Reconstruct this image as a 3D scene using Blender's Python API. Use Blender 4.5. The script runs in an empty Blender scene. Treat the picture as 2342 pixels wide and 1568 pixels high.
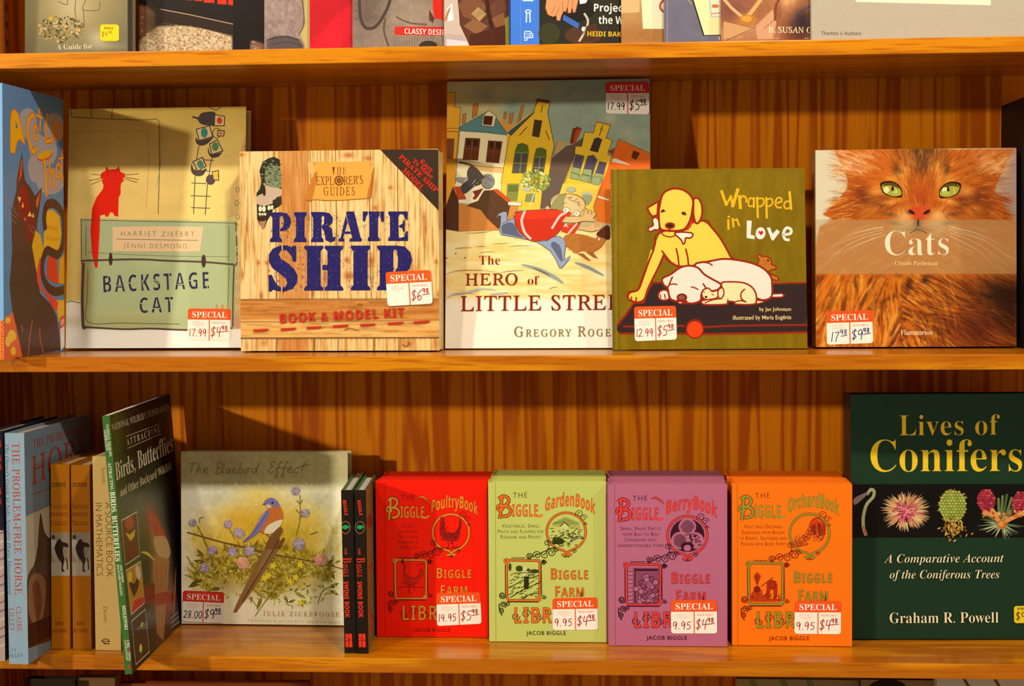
import bpy, math, random
import numpy as np
from mathutils import Vector, Matrix
from mathutils.geometry import tessellate_polygon

SC = bpy.context.scene
COL = SC.collection
# ------------------------------------------------------------------ camera
FPX, CX, CY = 3500.0, 1171.0, 784.0
RW = np.array([[0.99769366, 0.00393029, -0.06776363],
               [0.06746574, 0.05237932, 0.99634571],
               [-0.00746534, 0.99861953, -0.05199335]])      # world axes in (right, up, forward)
EYE = np.array([0.12813482, -1.88227314, 0.11390582])
cam = bpy.data.cameras.new('camera')
cam.sensor_width = 36.0
cam.lens = FPX / 2342 * 36.0
cam.clip_start = 0.05
cam_o = bpy.data.objects.new('camera', cam)
COL.objects.link(cam_o)
M = Matrix.Identity(4)
for i in range(3):
    M[i][0], M[i][1], M[i][2], M[i][3] = RW[i][0], RW[i][1], -RW[i][2], EYE[i]
cam_o.matrix_world = M
SC.camera = cam_o
# ------------------------------------------------------------------ light
SC.view_settings.view_transform = 'Standard'
SC.view_settings.look = 'None'
SC.view_settings.exposure = 0.0
SC.view_settings.gamma = 1.0
world = bpy.data.worlds.new('shop_interior')
SC.world = world
world.use_nodes = True
wb = world.node_tree.nodes['Background']
wb.inputs[0].default_value = (1.0, 0.76, 0.50, 1)
wb.inputs[1].default_value = 0.33
def lamp(name, loc, power, radius, col=(1.0, 0.81, 0.57)):
    l = bpy.data.lights.new(name, 'POINT')
    l.energy = power; l.shadow_soft_size = radius; l.color = col
    o = bpy.data.objects.new(name, l); o.location = loc
    COL.objects.link(o)
    return o
for lx, pw in ((-0.9, 56), (0.45, 76), (1.8, 64)):                                   # row of ceiling spots along the aisle
    lamp('ceiling_spot', (lx, -1.36, 1.31), pw, 0.045)
lamp('far_lamp', (-3.9, -4.15, 1.17), 800, 0.10)               # lamp further off to the left

# ------------------------------------------------------------------ pixel <-> place
SHELF_T, SHELF_M, SHELF_B = 0.3805, 0.0, -0.3795      # tops of the shelf boards
DEPTH = 0.243
def ray(px, py):
    return RW @ np.array([px - CX, CY - py, FPX])
def hit(px, py, P, n):
    d = ray(px, py)
    t = np.dot(np.array(P) - EYE, n) / np.dot(d, n)
    return EYE + d * t
def on_z(px, py, z): return hit(px, py, (0, 0, z), np.array([0, 0, 1.0]))
def on_y(px, py, y): return hit(px, py, (0, y, 0), np.array([0, 1.0, 0]))
def unit(v):
    v = np.array(v, float); return v / np.linalg.norm(v)

# ------------------------------------------------------------------ colour
TINT = np.array([1.22, 1.02, 0.74])          # what a white page shows under these lamps
def lin(c):
    c = np.asarray(c, float) / 255.0
    return np.where(c <= 0.04045, c / 12.92, ((c + 0.055) / 1.055) ** 2.4)
def alb(c, k=1.0):
    return np.clip(lin(c) / (TINT * k), 0.0015, 0.93)
def hx(h):
    if isinstance(h, str):
        h = h.lstrip('#'); return tuple(int(h[i:i + 2], 16) for i in (0, 2, 4))
    return tuple(h)

# ------------------------------------------------------------------ materials
MATS = {}
def nodes(name):
    m = bpy.data.materials.new(name); m.use_nodes = True
    return m, m.node_tree.nodes, m.node_tree.links, m.node_tree.nodes['Principled BSDF']
def print_mat(name, rough=0.4, coat=0.0, bump=0.0, bscale=60, grain=0.04, spec=0.1):
    """printed paper or board: the artwork is in the colour attribute, paper grain and gloss are procedural"""
    if name in MATS: return MATS[name]
    m, N, L, b = nodes(name)
    at = N.new('ShaderNodeVertexColor'); at.layer_name = 'Col'
    tc = N.new('ShaderNodeTexCoord')
    nz = N.new('ShaderNodeTexNoise'); nz.inputs['Scale'].default_value = 900; nz.inputs['Detail'].default_value = 2
    L.new(tc.outputs['Object'], nz.inputs['Vector'])
    mr = N.new('ShaderNodeMapRange'); mr.inputs[3].default_value = 1 - grain; mr.inputs[4].default_value = 1 + grain
    L.new(nz.outputs['Fac'], mr.inputs[0])
    mx = N.new('ShaderNodeVectorMath'); mx.operation = 'SCALE'
    L.new(at.outputs['Color'], mx.inputs[0]); L.new(mr.outputs[0], mx.inputs['Scale'])
    L.new(mx.outputs[0], b.inputs['Base Color'])
    b.inputs['Roughness'].default_value = rough
    b.inputs['Specular IOR Level'].default_value = spec
    b.inputs['Coat Weight'].default_value = coat
    b.inputs['Coat Roughness'].default_value = 0.12
    if bump:
        n2 = N.new('ShaderNodeTexNoise'); n2.inputs['Scale'].default_value = bscale; n2.inputs['Detail'].default_value = 3
        L.new(tc.outputs['Object'], n2.inputs['Vector'])
        bp = N.new('ShaderNodeBump'); bp.inputs['Strength'].default_value = bump; bp.inputs['Distance'].default_value = 0.002
        L.new(n2.outputs['Fac'], bp.inputs['Height'])
        L.new(bp.outputs[0], b.inputs['Coat Normal'])
        L.new(bp.outputs[0], b.inputs['Normal'])
    MATS[name] = m
    return m
def wood_mat(name, c_lo, c_hi, c_dark, axis, scale, stretch, rough=0.35, rings=1.0, pores=1.0, coat=0.3, lo=.12, hi=.72):
    m, N, L, b = nodes(name)
    tc = N.new('ShaderNodeTexCoord')
    mp = N.new('ShaderNodeMapping')
    s = [scale, scale, scale]; s[axis] = scale / stretch
    mp.inputs['Scale'].default_value = s
    L.new(tc.outputs['Object'], mp.inputs['Vector'])
    n1 = N.new('ShaderNodeTexNoise'); n1.inputs['Scale'].default_value = 1.0; n1.inputs['Detail'].default_value = 3; n1.inputs['Roughness'].default_value = .55
    L.new(mp.outputs[0], n1.inputs['Vector'])
    # growth rings: contour lines of a stretched noise field
    mul = N.new('ShaderNodeMath'); mul.operation = 'MULTIPLY'; mul.inputs[1].default_value = 46 * rings
    L.new(n1.outputs['Fac'], mul.inputs[0])
    sn = N.new('ShaderNodeMath'); sn.operation = 'SINE'; L.new(mul.outputs[0], sn.inputs[0])
    r1 = N.new('ShaderNodeValToRGB')
    r1.color_ramp.elements[0].position = lo; r1.color_ramp.elements[0].color = (*c_lo, 1)
    r1.color_ramp.elements[1].position = hi; r1.color_ramp.elements[1].color = (*c_hi, 1)
    mr = N.new('ShaderNodeMapRange'); mr.inputs[1].default_value = -1; L.new(sn.outputs[0], mr.inputs[0])
    L.new(mr.outputs[0], r1.inputs[0])
    # fine fibres
    mp2 = N.new('ShaderNodeMapping'); s2 = [scale * 22] * 3; s2[axis] = scale * 22 / (stretch * 2.4)
    mp2.inputs['Scale'].default_value = s2
    L.new(tc.outputs['Object'], mp2.inputs['Vector'])
    n2 = N.new('ShaderNodeTexNoise'); n2.inputs['Scale'].default_value = 1.0; n2.inputs['Detail'].default_value = 4
    L.new(mp2.outputs[0], n2.inputs['Vector'])
    r2 = N.new('ShaderNodeValToRGB')
    r2.color_ramp.elements[0].position = 0.36; r2.color_ramp.elements[0].color = (1, 1, 1, 1)
    r2.color_ramp.elements[1].position = 0.47; r2.color_ramp.elements[1].color = (0, 0, 0, 1)
    L.new(n2.outputs['Fac'], r2.inputs[0])
    sc_ = N.new('ShaderNodeMath'); sc_.operation = 'MULTIPLY'; sc_.inputs[1].default_value = 0.75 * pores
    L.new(r2.outputs[0], sc_.inputs[0])
    mx = N.new('ShaderNodeMix'); mx.data_type = 'RGBA'
    L.new(sc_.outputs[0], mx.inputs[0]); L.new(r1.outputs[0], mx.inputs[6]); mx.inputs[7].default_value = (*c_dark, 1)
    L.new(mx.outputs[2], b.inputs['Base Color'])
    b.inputs['Roughness'].default_value = rough
    b.inputs['Specular IOR Level'].default_value = 0.12
    b.inputs['Coat Weight'].default_value = coat; b.inputs['Coat Roughness'].default_value = 0.2
    bp = N.new('ShaderNodeBump'); bp.inputs['Strength'].default_value = 0.12; bp.inputs['Distance'].default_value = 0.001
    L.new(n2.outputs['Fac'], bp.inputs['Height']); L.new(bp.outputs[0], b.inputs['Normal'])
    return m
def metal_mat(name, col, rough):
    m, N, L, b = nodes(name)
    b.inputs['Metallic'].default_value = 1.0
    tc = N.new('ShaderNodeTexCoord'); nz = N.new('ShaderNodeTexNoise'); nz.inputs['Scale'].default_value = 120
    L.new(tc.outputs['Object'], nz.inputs['Vector'])
    r = N.new('ShaderNodeValToRGB')
    r.color_ramp.elements[0].color = (*[c * .8 for c in col], 1); r.color_ramp.elements[1].color = (*col, 1)
    L.new(nz.outputs['Fac'], r.inputs[0]); L.new(r.outputs[0], b.inputs['Base Color'])
    b.inputs['Roughness'].default_value = rough
    return m

# ------------------------------------------------------------------ plain meshes
def link(name, me, parent=None, mat=None):
    o = bpy.data.objects.new(name, me)
    COL.objects.link(o)
    if parent is not None: o.parent = parent
    if mat is not None and me is not None and not me.materials: me.materials.append(mat)
    return o
def box_geo(lo, hi, bev=0.0):
    """verts/faces of a box; bev > 0 chamfers its long edges"""
    x0, y0, z0 = lo; x1, y1, z1 = hi
    if bev <= 0:
        v = [(x0, y0, z0), (x1, y0, z0), (x1, y1, z0), (x0, y1, z0), (x0, y0, z1), (x1, y0, z1), (x1, y1, z1), (x0, y1, z1)]
        f = [(0, 3, 2, 1), (4, 5, 6, 7), (0, 1, 5, 4), (1, 2, 6, 5), (2, 3, 7, 6), (3, 0, 4, 7)]
        return v, f
    import bmesh
    bm = bmesh.new()
    v, f = box_geo(lo, hi)
    bv = [bm.verts.new(p) for p in v]
    for q in f: bm.faces.new([bv[i] for i in q])
    bmesh.ops.bevel(bm, geom=list(bm.edges), offset=bev, segments=2, profile=0.6, affect='EDGES')
    bm.verts.index_update()
    vv = [tuple(p.co) for p in bm.verts]; ff = [tuple(p.index for p in q.verts) for q in bm.faces]
    bm.free()
    return vv, ff
def solid(name, geos, mat, parent=None):
    V, Fc = [], []
    for v, f in geos:
        n = len(V); V += list(v); Fc += [tuple(i + n for i in q) for q in f]
    me = bpy.data.meshes.new(name); me.from_pydata(V, [], Fc); me.update()
    return link(name, me, parent, mat)
def tag(o, label, cat, group=None, kind=None):
    if label: o['label'] = label
    if cat: o['category'] = cat
    if group: o['group'] = group
    if kind: o['kind'] = kind
    return o

# ------------------------------------------------------------------ letters
def math_s(s, up, lo, dg=None):
    o = ''
    for ch in s:
        if 'A' <= ch <= 'Z': o += chr(up + ord(ch) - 65)
        elif 'a' <= ch <= 'z': o += chr(lo + ord(ch) - 97)
        elif ch.isdigit() and dg: o += chr(dg + ord(ch) - 48)
        else: o += ch
    return o
FONTS = {'serif': (0x1D400, 0x1D41A, 0x1D7CE), 'ital': (0x1D434, 0x1D44E, None), 'bital': (0x1D468, 0x1D482, None),
         'bold': (0x1D5D4, 0x1D5EE, 0x1D7EC), 'sans': (0x1D5A0, 0x1D5BA, 0x1D7E2), 'mono': (0x1D670, 0x1D68A, 0x1D7F6)}
_gl = {}
def glyph(ch, font, off):
    key = (ch, font, off)
    if key in _gl: return _gl[key]
    c = ch
    if font in FONTS:
        if font == 'ital' and ch == 'h': c = '\u210e'
        else: c = math_s(ch, *FONTS[font])
    cu = bpy.data.curves.new('glyph', 'FONT')
    cu.body = c; cu.size = 1.0; cu.offset = off; cu.resolution_u = 4
    ob = bpy.data.objects.new('glyph', cu); COL.objects.link(ob)
    dg = bpy.context.evaluated_depsgraph_get()
    ev = ob.evaluated_get(dg); me = ev.to_mesh()
    vs = [(v.co.x, v.co.y) for v in me.vertices]
    me.calc_loop_triangles()
    ts = [tuple(t.vertices) for t in me.loop_triangles]
    ev.to_mesh_clear()
    # advance width: measure against a bar glyph
    cu.body = c + '|'; dg.update(); ev = ob.evaluated_get(dg); me = ev.to_mesh()
    w1 = max(v.co.x for v in me.vertices); ev.to_mesh_clear()
    cu.body = '|'; dg.update(); ev = ob.evaluated_get(dg); me = ev.to_mesh()
    w0 = max(v.co.x for v in me.vertices); ev.to_mesh_clear()
    bpy.data.objects.remove(ob); bpy.data.curves.remove(cu)
    _gl[key] = (vs, ts, w1 - w0)
    return _gl[key]
CAPH = {}
SLANT = 0.25
def caph(font):
    if font not in CAPH:
        vs, _, _ = glyph('H', font, 0.0)
        CAPH[font] = max(y for x, y in vs)
    return CAPH[font]
# simple pen strokes for handwriting: unit box, y down from cap height 0 to baseline 1
PEN = {
 '0': [[(.5,0),(.15,.2),(.08,.55),(.25,.95),(.55,1),(.85,.75),(.88,.35),(.7,.05),(.45,0)]],
 '1': [[(.5,0),(.48,.5),(.5,1)]],
 '2': [[(.1,.2),(.35,0),(.75,.08),(.75,.4),(.4,.75),(.08,.98),(.5,.93),(.95,.98)]],
 '4': [[(.25,.0),(.12,.5),(.5,.55),(.9,.48)],[(.75,.02),(.68,.5),(.66,1)]],
 '5': [[(.85,.02),(.3,.06),(.22,.42),(.6,.4),(.82,.65),(.65,.92),(.15,.98)]],
 '6': [[(.7,0),(.3,.3),(.12,.7),(.35,1),(.72,.9),(.7,.6),(.4,.55),(.15,.75)]],
 '7': [[(.08,.08),(.5,.05),(.92,.05),(.6,.5),(.45,1)]],
 '8': [[(.8,.12),(.5,0),(.2,.15),(.35,.42),(.7,.6),(.78,.85),(.5,1),(.2,.85),(.35,.55),(.68,.35),(.8,.12)]],
 '9': [[(.8,.2),(.5,0),(.15,.2),(.2,.5),(.55,.52),(.82,.2),(.78,.6),(.68,1)]],
 '$': [[(.9,.15),(.5,.08),(.15,.28),(.5,.5),(.85,.7),(.5,.92),(.1,.85)],[(.55,-.08),(.45,1.1)]],
 '.': [[(.4,.92),(.5,1)]],
 'T': [[(.02,.06),(.5,0),(1.0,-.04)],[(.5,0),(.4,.55),(.3,1)]],
 'h': [[(.45,-.05),(.25,.5),(.1,1),(.3,.6),(.6,.5),(.6,.8),(.75,1)]],
 'e': [[(.1,.78),(.6,.68),(.6,.5),(.3,.5),(.12,.8),(.35,1),(.85,.88)]],
 'B': [[(.35,0),(.2,.6),(.1,1.08)],[(.1,.1),(.5,-.08),(.9,.1),(.75,.38),(.3,.5),(.8,.6),(.8,.9),(.4,1.08),(.1,1.0)]],
 'l': [[(.55,-.05),(.3,.5),(.25,1),(.5,.9)]],
 'u': [[(.15,.5),(.12,.9),(.35,1),(.7,.6),(.75,.5),(.65,.9),(.9,1)]],
 'b': [[(.5,-.05),(.25,.5),(.15,1),(.5,1),(.75,.75),(.6,.55),(.3,.65)]],
 'i': [[(.45,.5),(.35,.9),(.6,1)]],
 'r': [[(.15,.5),(.25,.6),(.15,1)],[(.22,.65),(.5,.5),(.8,.55)]],
 'd': [[(.75,.55),(.4,.5),(.12,.8),(.35,1),(.7,.75),(1.05,-.05),(.8,.6),(.8,1)]],
 'E': [[(.95,.05),(.5,-.02),(.35,.25),(.65,.42),(.25,.6),(.05,.85),(.4,1.02),(.9,.85)]],
 'f': [[(.95,.1),(.75,-.05),(.5,.4),(.3,1.1),(.25,1.45),(.5,1.3),(.55,.95)],[(.1,.62),(.85,.5)]],
 'c': [[(.85,.58),(.5,.5),(.15,.75),(.35,1),(.8,.92)]],
 't': [[(.6,.05),(.35,.6),(.35,1)],[(-.1,.42),(.7,.3),(1.4,.22)]],
}
PENW = {'1': .5, '.': .45, 'l': .5, 'i': .5, 'r': .75, 'T': 1.1, 'B': 1.05, 'E': 1.0}

def spline(pts, closed=False, n=6):
    """Catmull-Rom through the points"""
    P = [np.array(p, float) for p in pts]
    if len(P) < 3: return [tuple(p) for p in P]
    out = []
    m = len(P)
    for i in range(m if closed else m - 1):
        p1, p2 = P[i], P[(i + 1) % m]
        p0 = P[(i - 1) % m] if (closed or i > 0) else p1
        p3 = P[(i + 2) % m] if (closed or i + 2 < m) else p2
        for k in range(n):
            t = k / n
            out.append(tuple(.5 * ((2 * p1) + (p2 - p0) * t + (2 * p0 - 5 * p1 + 4 * p2 - p3) * t * t + (3 * p1 - p0 - 3 * p2 + p3) * t ** 3)))
    if not closed: out.append(tuple(P[-1]))
    return out

# ------------------------------------------------------------------ soft painted areas (vertex-coloured grids)
def vnoise(X, Y, seed):
    r = np.random.RandomState(seed); T = r.rand(64, 64)
    xi = np.floor(X).astype(int); yi = np.floor(Y).astype(int)
    fx = X - xi; fy = Y - yi
    fx = fx * fx * (3 - 2 * fx); fy = fy * fy * (3 - 2 * fy)
    a = T[yi % 64, xi % 64]; b = T[yi % 64, (xi + 1) % 64]; c = T[(yi + 1) % 64, xi % 64]; d = T[(yi + 1) % 64, (xi + 1) % 64]
    return (a * (1 - fx) + b * fx) * (1 - fy) + (c * (1 - fx) + d * fx) * fy
def fbm(X, Y, seed, oc=3):
    s = 0; a = 1; tot = 0
    for k in range(oc):
        s = s + a * vnoise(X * 2 ** k + 17 * k, Y * 2 ** k + 5 * k, seed + k); tot += a; a *= .5
    return s / tot
class Paint:
    def __init__(self, x0, y0, x1, y1, step, col):
        self.x0, self.y0, self.s = x0, y0, step
        self.W = int(round((x1 - x0) / step)) + 1; self.H = int(round((y1 - y0) / step)) + 1
        self.xs = np.linspace(x0, x1, self.W); self.ys = np.linspace(y0, y1, self.H)
        self.X, self.Y = np.meshgrid(self.xs, self.ys)
        self.I = np.zeros((self.H, self.W, 3)); self.I[:] = hx(col)
        self.cx, self.cy, self.cs = 0, 0, 1.0
    def crop(self, x, y, s): self.cx, self.cy, self.cs = x, y, s
    def p(self, x, y): return self.cx + x / self.cs, self.cy + y / self.cs
    def mix(self, mask, col):
        self.I += (np.array(hx(col)) - self.I) * np.clip(mask, 0, 1)[..., None]
    def blob(self, x, y, rx, ry, col, a=1.0, rot=0, hard=1.0):
        x, y = self.p(x, y); rx /= self.cs; ry /= self.cs
        c, s = math.cos(math.radians(rot)), math.sin(math.radians(rot))
        dx, dy = self.X - x, self.Y - y
        q = ((dx * c + dy * s) / rx) ** 2 + ((-dx * s + dy * c) / ry) ** 2
        self.mix(a * np.exp(-q ** hard), col)
    def poly(self, pts, col, a=1.0, soft=0):
        P = np.array([self.p(*q) for q in pts])
        ins = np.zeros(self.X.shape, bool)
        j = len(P) - 1
        for i in range(len(P)):
            xi, yi = P[i]; xj, yj = P[j]
            if yi != yj:
                c = ((yi > self.Y) != (yj > self.Y)) & (self.X < (xj - xi) * (self.Y - yi) / (yj - yi) + xi)
                ins ^= c
            j = i
        m = ins.astype(float)
        for _ in range(int(soft)):
            m = (m + np.roll(m, 1, 0) + np.roll(m, -1, 0) + np.roll(m, 1, 1) + np.roll(m, -1, 1)) / 5
        self.mix(m * a, col)
    def stroke(self, x0, y0, x1, y1, w, col, a=1.0):
        x0, y0 = self.p(x0, y0); x1, y1 = self.p(x1, y1); w = w / self.cs
        pad = 2 * w + self.s
        i0 = max(0, int((min(x0, x1) - pad - self.x0) / self.s)); i1 = min(self.W, int((max(x0, x1) + pad - self.x0) / self.s) + 2)
        j0 = max(0, int((min(y0, y1) - pad - self.y0) / self.s)); j1 = min(self.H, int((max(y0, y1) + pad - self.y0) / self.s) + 2)
        if i1 <= i0 or j1 <= j0: return
        X = self.X[j0:j1, i0:i1]; Y = self.Y[j0:j1, i0:i1]
        dx, dy = x1 - x0, y1 - y0; L2 = dx * dx + dy * dy + 1e-9
        t = np.clip(((X - x0) * dx + (Y - y0) * dy) / L2, 0, 1)
        d2 = (X - x0 - t * dx) ** 2 + (Y - y0 - t * dy) ** 2
        ww = w * (1 - .75 * t)
        m = a * np.exp(-d2 / (ww * ww + 1e-9))
        self.I[j0:j1, i0:i1] += (np.array(hx(col)) - self.I[j0:j1, i0:i1]) * m[..., None]
    def noise(self, amt, sx, sy, seed, oc=3):
        n = fbm(self.X / sx, self.Y / sy, seed, oc) - .5
        self.I *= (1 + amt * 2 * n)[..., None]

# ------------------------------------------------------------------ printed faces
class Art:
    """flat printed work on one face of a part; drawn in photo pixels and laid onto the face's own plane"""
    EPS = 2.2e-6
    def __init__(self, face, k=1.0):
        self.f = face; self.k = k
        self.V = []; self.F = []; self.C = []; self.z = 1
        self.cx, self.cy, self.cs = 0.0, 0.0, 1.0
        self.T = None
    def crop(self, x, y, s): self.cx, self.cy, self.cs = x, y, s; self.T = None
    def quad(self, tl, tr, br, bl, w=100.0, h=80.0):
        tl, tr, br, bl = [np.array(p, float) for p in (tl, tr, br, bl)]
        self.T = lambda x, y: tuple((tl * (1 - x / w) + tr * (x / w)) * (1 - y / h) + (bl * (1 - x / w) + br * (x / w)) * (y / h))
    def px(self, x, y):
        if self.T: return self.T(x, y)
        return self.cx + x / self.cs, self.cy + y / self.cs
    def uv(self, x, y):
        return self.f.uv(*self.px(x, y))
    def put(self, pts, tris, col):
        """pts in uv"""
        w, h = self.f.w, self.f.h
        c = tuple(alb(hx(col), self.k)); self.z += 1; z = self.z * self.EPS
        arr = np.array(pts)
        if len(arr) == 0: return
        e = 1e-5
        if arr[:, 0].min() >= -e and arr[:, 0].max() <= w + e and arr[:, 1].min() >= -e and arr[:, 1].max() <= h + e:
            n = len(self.V)
            self.V += [(p[0], p[1], z) for p in pts]; self.C += [c] * len(pts)
            self.F += [tuple(i + n for i in t) for t in tris]
            return
        for t in tris:
            P = [tuple(pts[i]) for i in t]
            for ax, lim, sg in ((0, 0.0, 1), (0, w, -1), (1, 0.0, 1), (1, h, -1)):
                Q = []
                for i in range(len(P)):
                    a, b = P[i], P[(i + 1) % len(P)]
                    da, db = sg * (a[ax] - lim), sg * (b[ax] - lim)
                    if da >= 0: Q.append(a)
                    if (da >= 0) != (db >= 0):
                        s = da / (da - db); Q.append((a[0] + (b[0] - a[0]) * s, a[1] + (b[1] - a[1]) * s))
                P = Q
                if len(P) < 3: break
            if len(P) >= 3:
                n = len(self.V)
                self.V += [(p[0], p[1], z) for p in P]; self.C += [c] * len(P)
                self.F.append(tuple(range(n, n + len(P))))
    def poly(self, pts, col, smooth=False):
        if smooth: pts = spline(pts, True, 5)
        q = [self.uv(*p) for p in pts]
        tr = tessellate_polygon([[Vector((a, b, 0)) for a, b in q]])
        self.put(q, tr, col)
    def rect(self, x0, y0, x1, y1, col): self.poly([(x0, y0), (x1, y0), (x1, y1), (x0, y1)], col)
    def ell(self, x, y, rx, ry, col, rot=0, n=28):
        c, s = math.cos(math.radians(rot)), math.sin(math.radians(rot))
        self.poly([(x + rx * math.cos(a) * c - ry * math.sin(a) * s, y + rx * math.cos(a) * s + ry * math.sin(a) * c) for a in [2 * math.pi * i / n for i in range(n)]], col)
    def ring(self, x, y, rx, ry, w, col, n=36, a0=0, a1=360):
        full = abs(a1 - a0) >= 360
        self.line([(x + rx * math.cos(math.radians(a0 + (a1 - a0) * i / n)), y + ry * math.sin(math.radians(a0 + (a1 - a0) * i / n))) for i in range(n + (0 if full else 1))], w, col, closed=full)
    def line(self, pts, w, col, closed=False, smooth=False, taper=False):
        if smooth: pts = spline(pts, closed, 5)
        P = [np.array(self.uv(*p)) for p in pts]
        m = len(P)
        if m < 2: return
        a = self.uv(*pts[0]); cxy = pts[0]
        e1 = np.array(self.uv(cxy[0] + 1, cxy[1])) - np.array(a); e2 = np.array(self.uv(cxy[0], cxy[1] + 1)) - np.array(a)
        sc = math.sqrt(abs(e1[0] * e2[1] - e1[1] * e2[0])) * w / 2
        L, R = [], []
        for i in range(m):
            p = P[i]
            d0 = (p - P[i - 1]) if (closed or i > 0) else (P[i + 1] - p)
            d1 = (P[(i + 1) % m] - p) if (closed or i < m - 1) else d0
            n0 = np.linalg.norm(d0); n1 = np.linalg.norm(d1)
            d0 = d0 / n0 if n0 > 1e-12 else d1 / max(n1, 1e-12); d1 = d1 / n1 if n1 > 1e-12 else d0
            t = d0 + d1; tn = np.linalg.norm(t)
            t = d0 if tn < 1e-6 else t / tn
            nn = np.array([-t[1], t[0]])
            k = 1 / max(.5, abs(np.dot(nn, np.array([-d1[1], d1[0]]))))
            s = sc * k
            if taper: s *= max(.12, 1 - .9 * i / (m - 1)) if taper == 1 else max(.12, math.sin(math.pi * i / (m - 1)) ** .6)
            if not closed and i in (0, m - 1): p = p + (t * sc * .5 * (1 if i else -1) if not taper else 0)
            L.append(p + nn * s); R.append(p - nn * s)
        pts2 = [tuple(x) for x in L + R]; tr = []
        for i in range(m if closed else m - 1):
            j = (i + 1) % m
            tr += [(i, j, m + j), (i, m + j, m + i)]
        self.put(pts2, tr, col)
    def text(self, s, x0, y0, x1, y1, cap, col, font='serif', off=0.0, arc=0.0, fit=True, slant=0.0, sp=0.0, outline=None, ow=0.02, wob=0.0, sc2=None, up=None):
        """baseline from (x0,y0) to (x1,y1); cap = capital height; arc = rise of the middle"""
        if outline is not None:
            self.text(s, x0, y0, x1, y1, cap, outline, font, off + ow, arc, fit, slant, sp, None, 0, wob, sc2, up)
        if font == 'roman': font, slant, off = 'ital', slant - SLANT, off + .006
        ch = caph(font); k = cap / ch
        items = []; x = 0
        for c in s:
            if c == ' ': x += .28 + sp; continue
            small = sc2 is not None and c.islower()
            g = glyph(c.upper() if small else c, font, off); f = sc2 if small else 1.0
            items.append((g, x, f)); x += g[2] * f + sp
        tot = max(x - sp, 1e-6)
        L = math.hypot(x1 - x0, y1 - y0)
        kx = L / tot if fit else k
        dx, dy = (x1 - x0) / L, (y1 - y0) / L
        rnd = random.Random(len(s) * 7 + int(x0))
        ux, uy = up if up else (dy, -dx)
        for (vs, ts, adv), gx, f in items:
            j = rnd.uniform(-wob, wob) * cap; jr = rnd.uniform(-wob, wob) * .6
            pts = []
            for vx, vy in vs:
                a = (gx + (vx + slant * vy) * f) * kx; b = vy * f * k + j + jr * vx * k
                t = a / L
                b += arc * 4 * t * (1 - t)
                pts.append(self.uv(x0 + dx * a + ux * b, y0 + dy * a + uy * b))
            self.put(pts, ts, col)
            self.z -= 1
        self.z += 1
    def pen(self, s, x0, y0, h, w, col, lw, gap=.18, rise=0.0, slant=0.0):
        """handwriting: top-left (x0,y0), letter height h, letter width w"""
        x = x0
        for c in s:
            if c == ' ': x += w * .8; continue
            ww = w * PENW.get(c, 1.0)
            for st in PEN.get(c, []):
                q = [(x + px * ww + slant * (1 - py) * h, y0 + py * h + rise * (x - x0)) for px, py in st]
                self.line(spline(q, False, 4), lw, col)
                self.z -= 1
            x += ww + w * gap
        self.z += 1
        return x
    def grid(self, pt):
        """a Paint area as a grid of coloured vertices"""
        n = len(self.V); z = self.z * self.EPS; self.z += 1
        w, h = self.f.w, self.f.h
        A = np.clip(lin(np.clip(pt.I, 0, 255)) / (TINT * self.k), 0.0015, 0.93)
        f = self.f
        D = np.stack([pt.X - CX, CY - pt.Y, np.full_like(pt.X, FPX)], -1) @ RW.T
        t = np.dot(f.Ow - EYE, f.Nw) / (D @ f.Nw)
        P = EYE + D * t[..., None] - f.Ow
        U = np.clip(P @ f.Uw, 0, w).ravel(); Vv = np.clip(P @ f.Vw, 0, h).ravel()
        self.V += [(a, b, z) for a, b in zip(U.tolist(), Vv.tolist())]
        self.C += [tuple(c) for c in A.reshape(-1, 3).tolist()]
        q = (np.arange(pt.H - 1)[:, None] * pt.W + np.arange(pt.W - 1)[None, :]).ravel() + n
        self.F += [(a, a + 1, a + pt.W + 1, a + pt.W) for a in q.tolist()]
class Face:
    """a rectangle: O lower-left corner, U right, V up, N outward (all in the thing's local axes), plus its world placement"""
    def __init__(self, O, U, V, N, w, h, mw):
        self.O, self.U, self.V, self.N, self.w, self.h = [np.array(a, float) if not np.isscalar(a) else a for a in (O, U, V, N, w, h)]
        R3 = mw[:3, :3]
        self.Ow = R3 @ self.O + mw[:3, 3]; self.Uw, self.Vw, self.Nw = R3 @ self.U, R3 @ self.V, R3 @ self.N
    def uv(self, px, py):
        P = hit(px, py, self.Ow, self.Nw) - self.Ow
        return float(np.dot(P, self.Uw)), float(np.dot(P, self.Vw))
    def pt(self, u, v, z): return tuple(self.O + self.U * u + self.V * v + self.N * z)
def mesh_part(name, parent, mat, solids=(), arts=(), base='ffffff', k=1.0):
    """one mesh: plain solids in the base colour + printed faces"""
    V, Fc, C = [], [], []
    bc = tuple(alb(hx(base), k))
    for s in solids:
        v, f = s[0], s[1]; c = tuple(alb(hx(s[2]), k)) if len(s) > 2 else bc
        n = len(V); V += list(v); Fc += [tuple(i + n for i in q) for q in f]; C += [c] * len(v)
    for a in arts:
        n = len(V); V += [a.f.pt(*p) for p in a.V]; Fc += [tuple(i + n for i in q) for q in a.F]; C += a.C
    me = bpy.data.meshes.new(name); me.from_pydata(V, [], Fc)
    ca = me.color_attributes.new('Col', 'FLOAT_COLOR', 'POINT')
    arr = np.ones((len(V), 4), np.float32); arr[:, :3] = np.array(C)
    ca.data.foreach_set('color', arr.ravel())
    me.update()
    return link(name, me, parent, mat)

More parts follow.
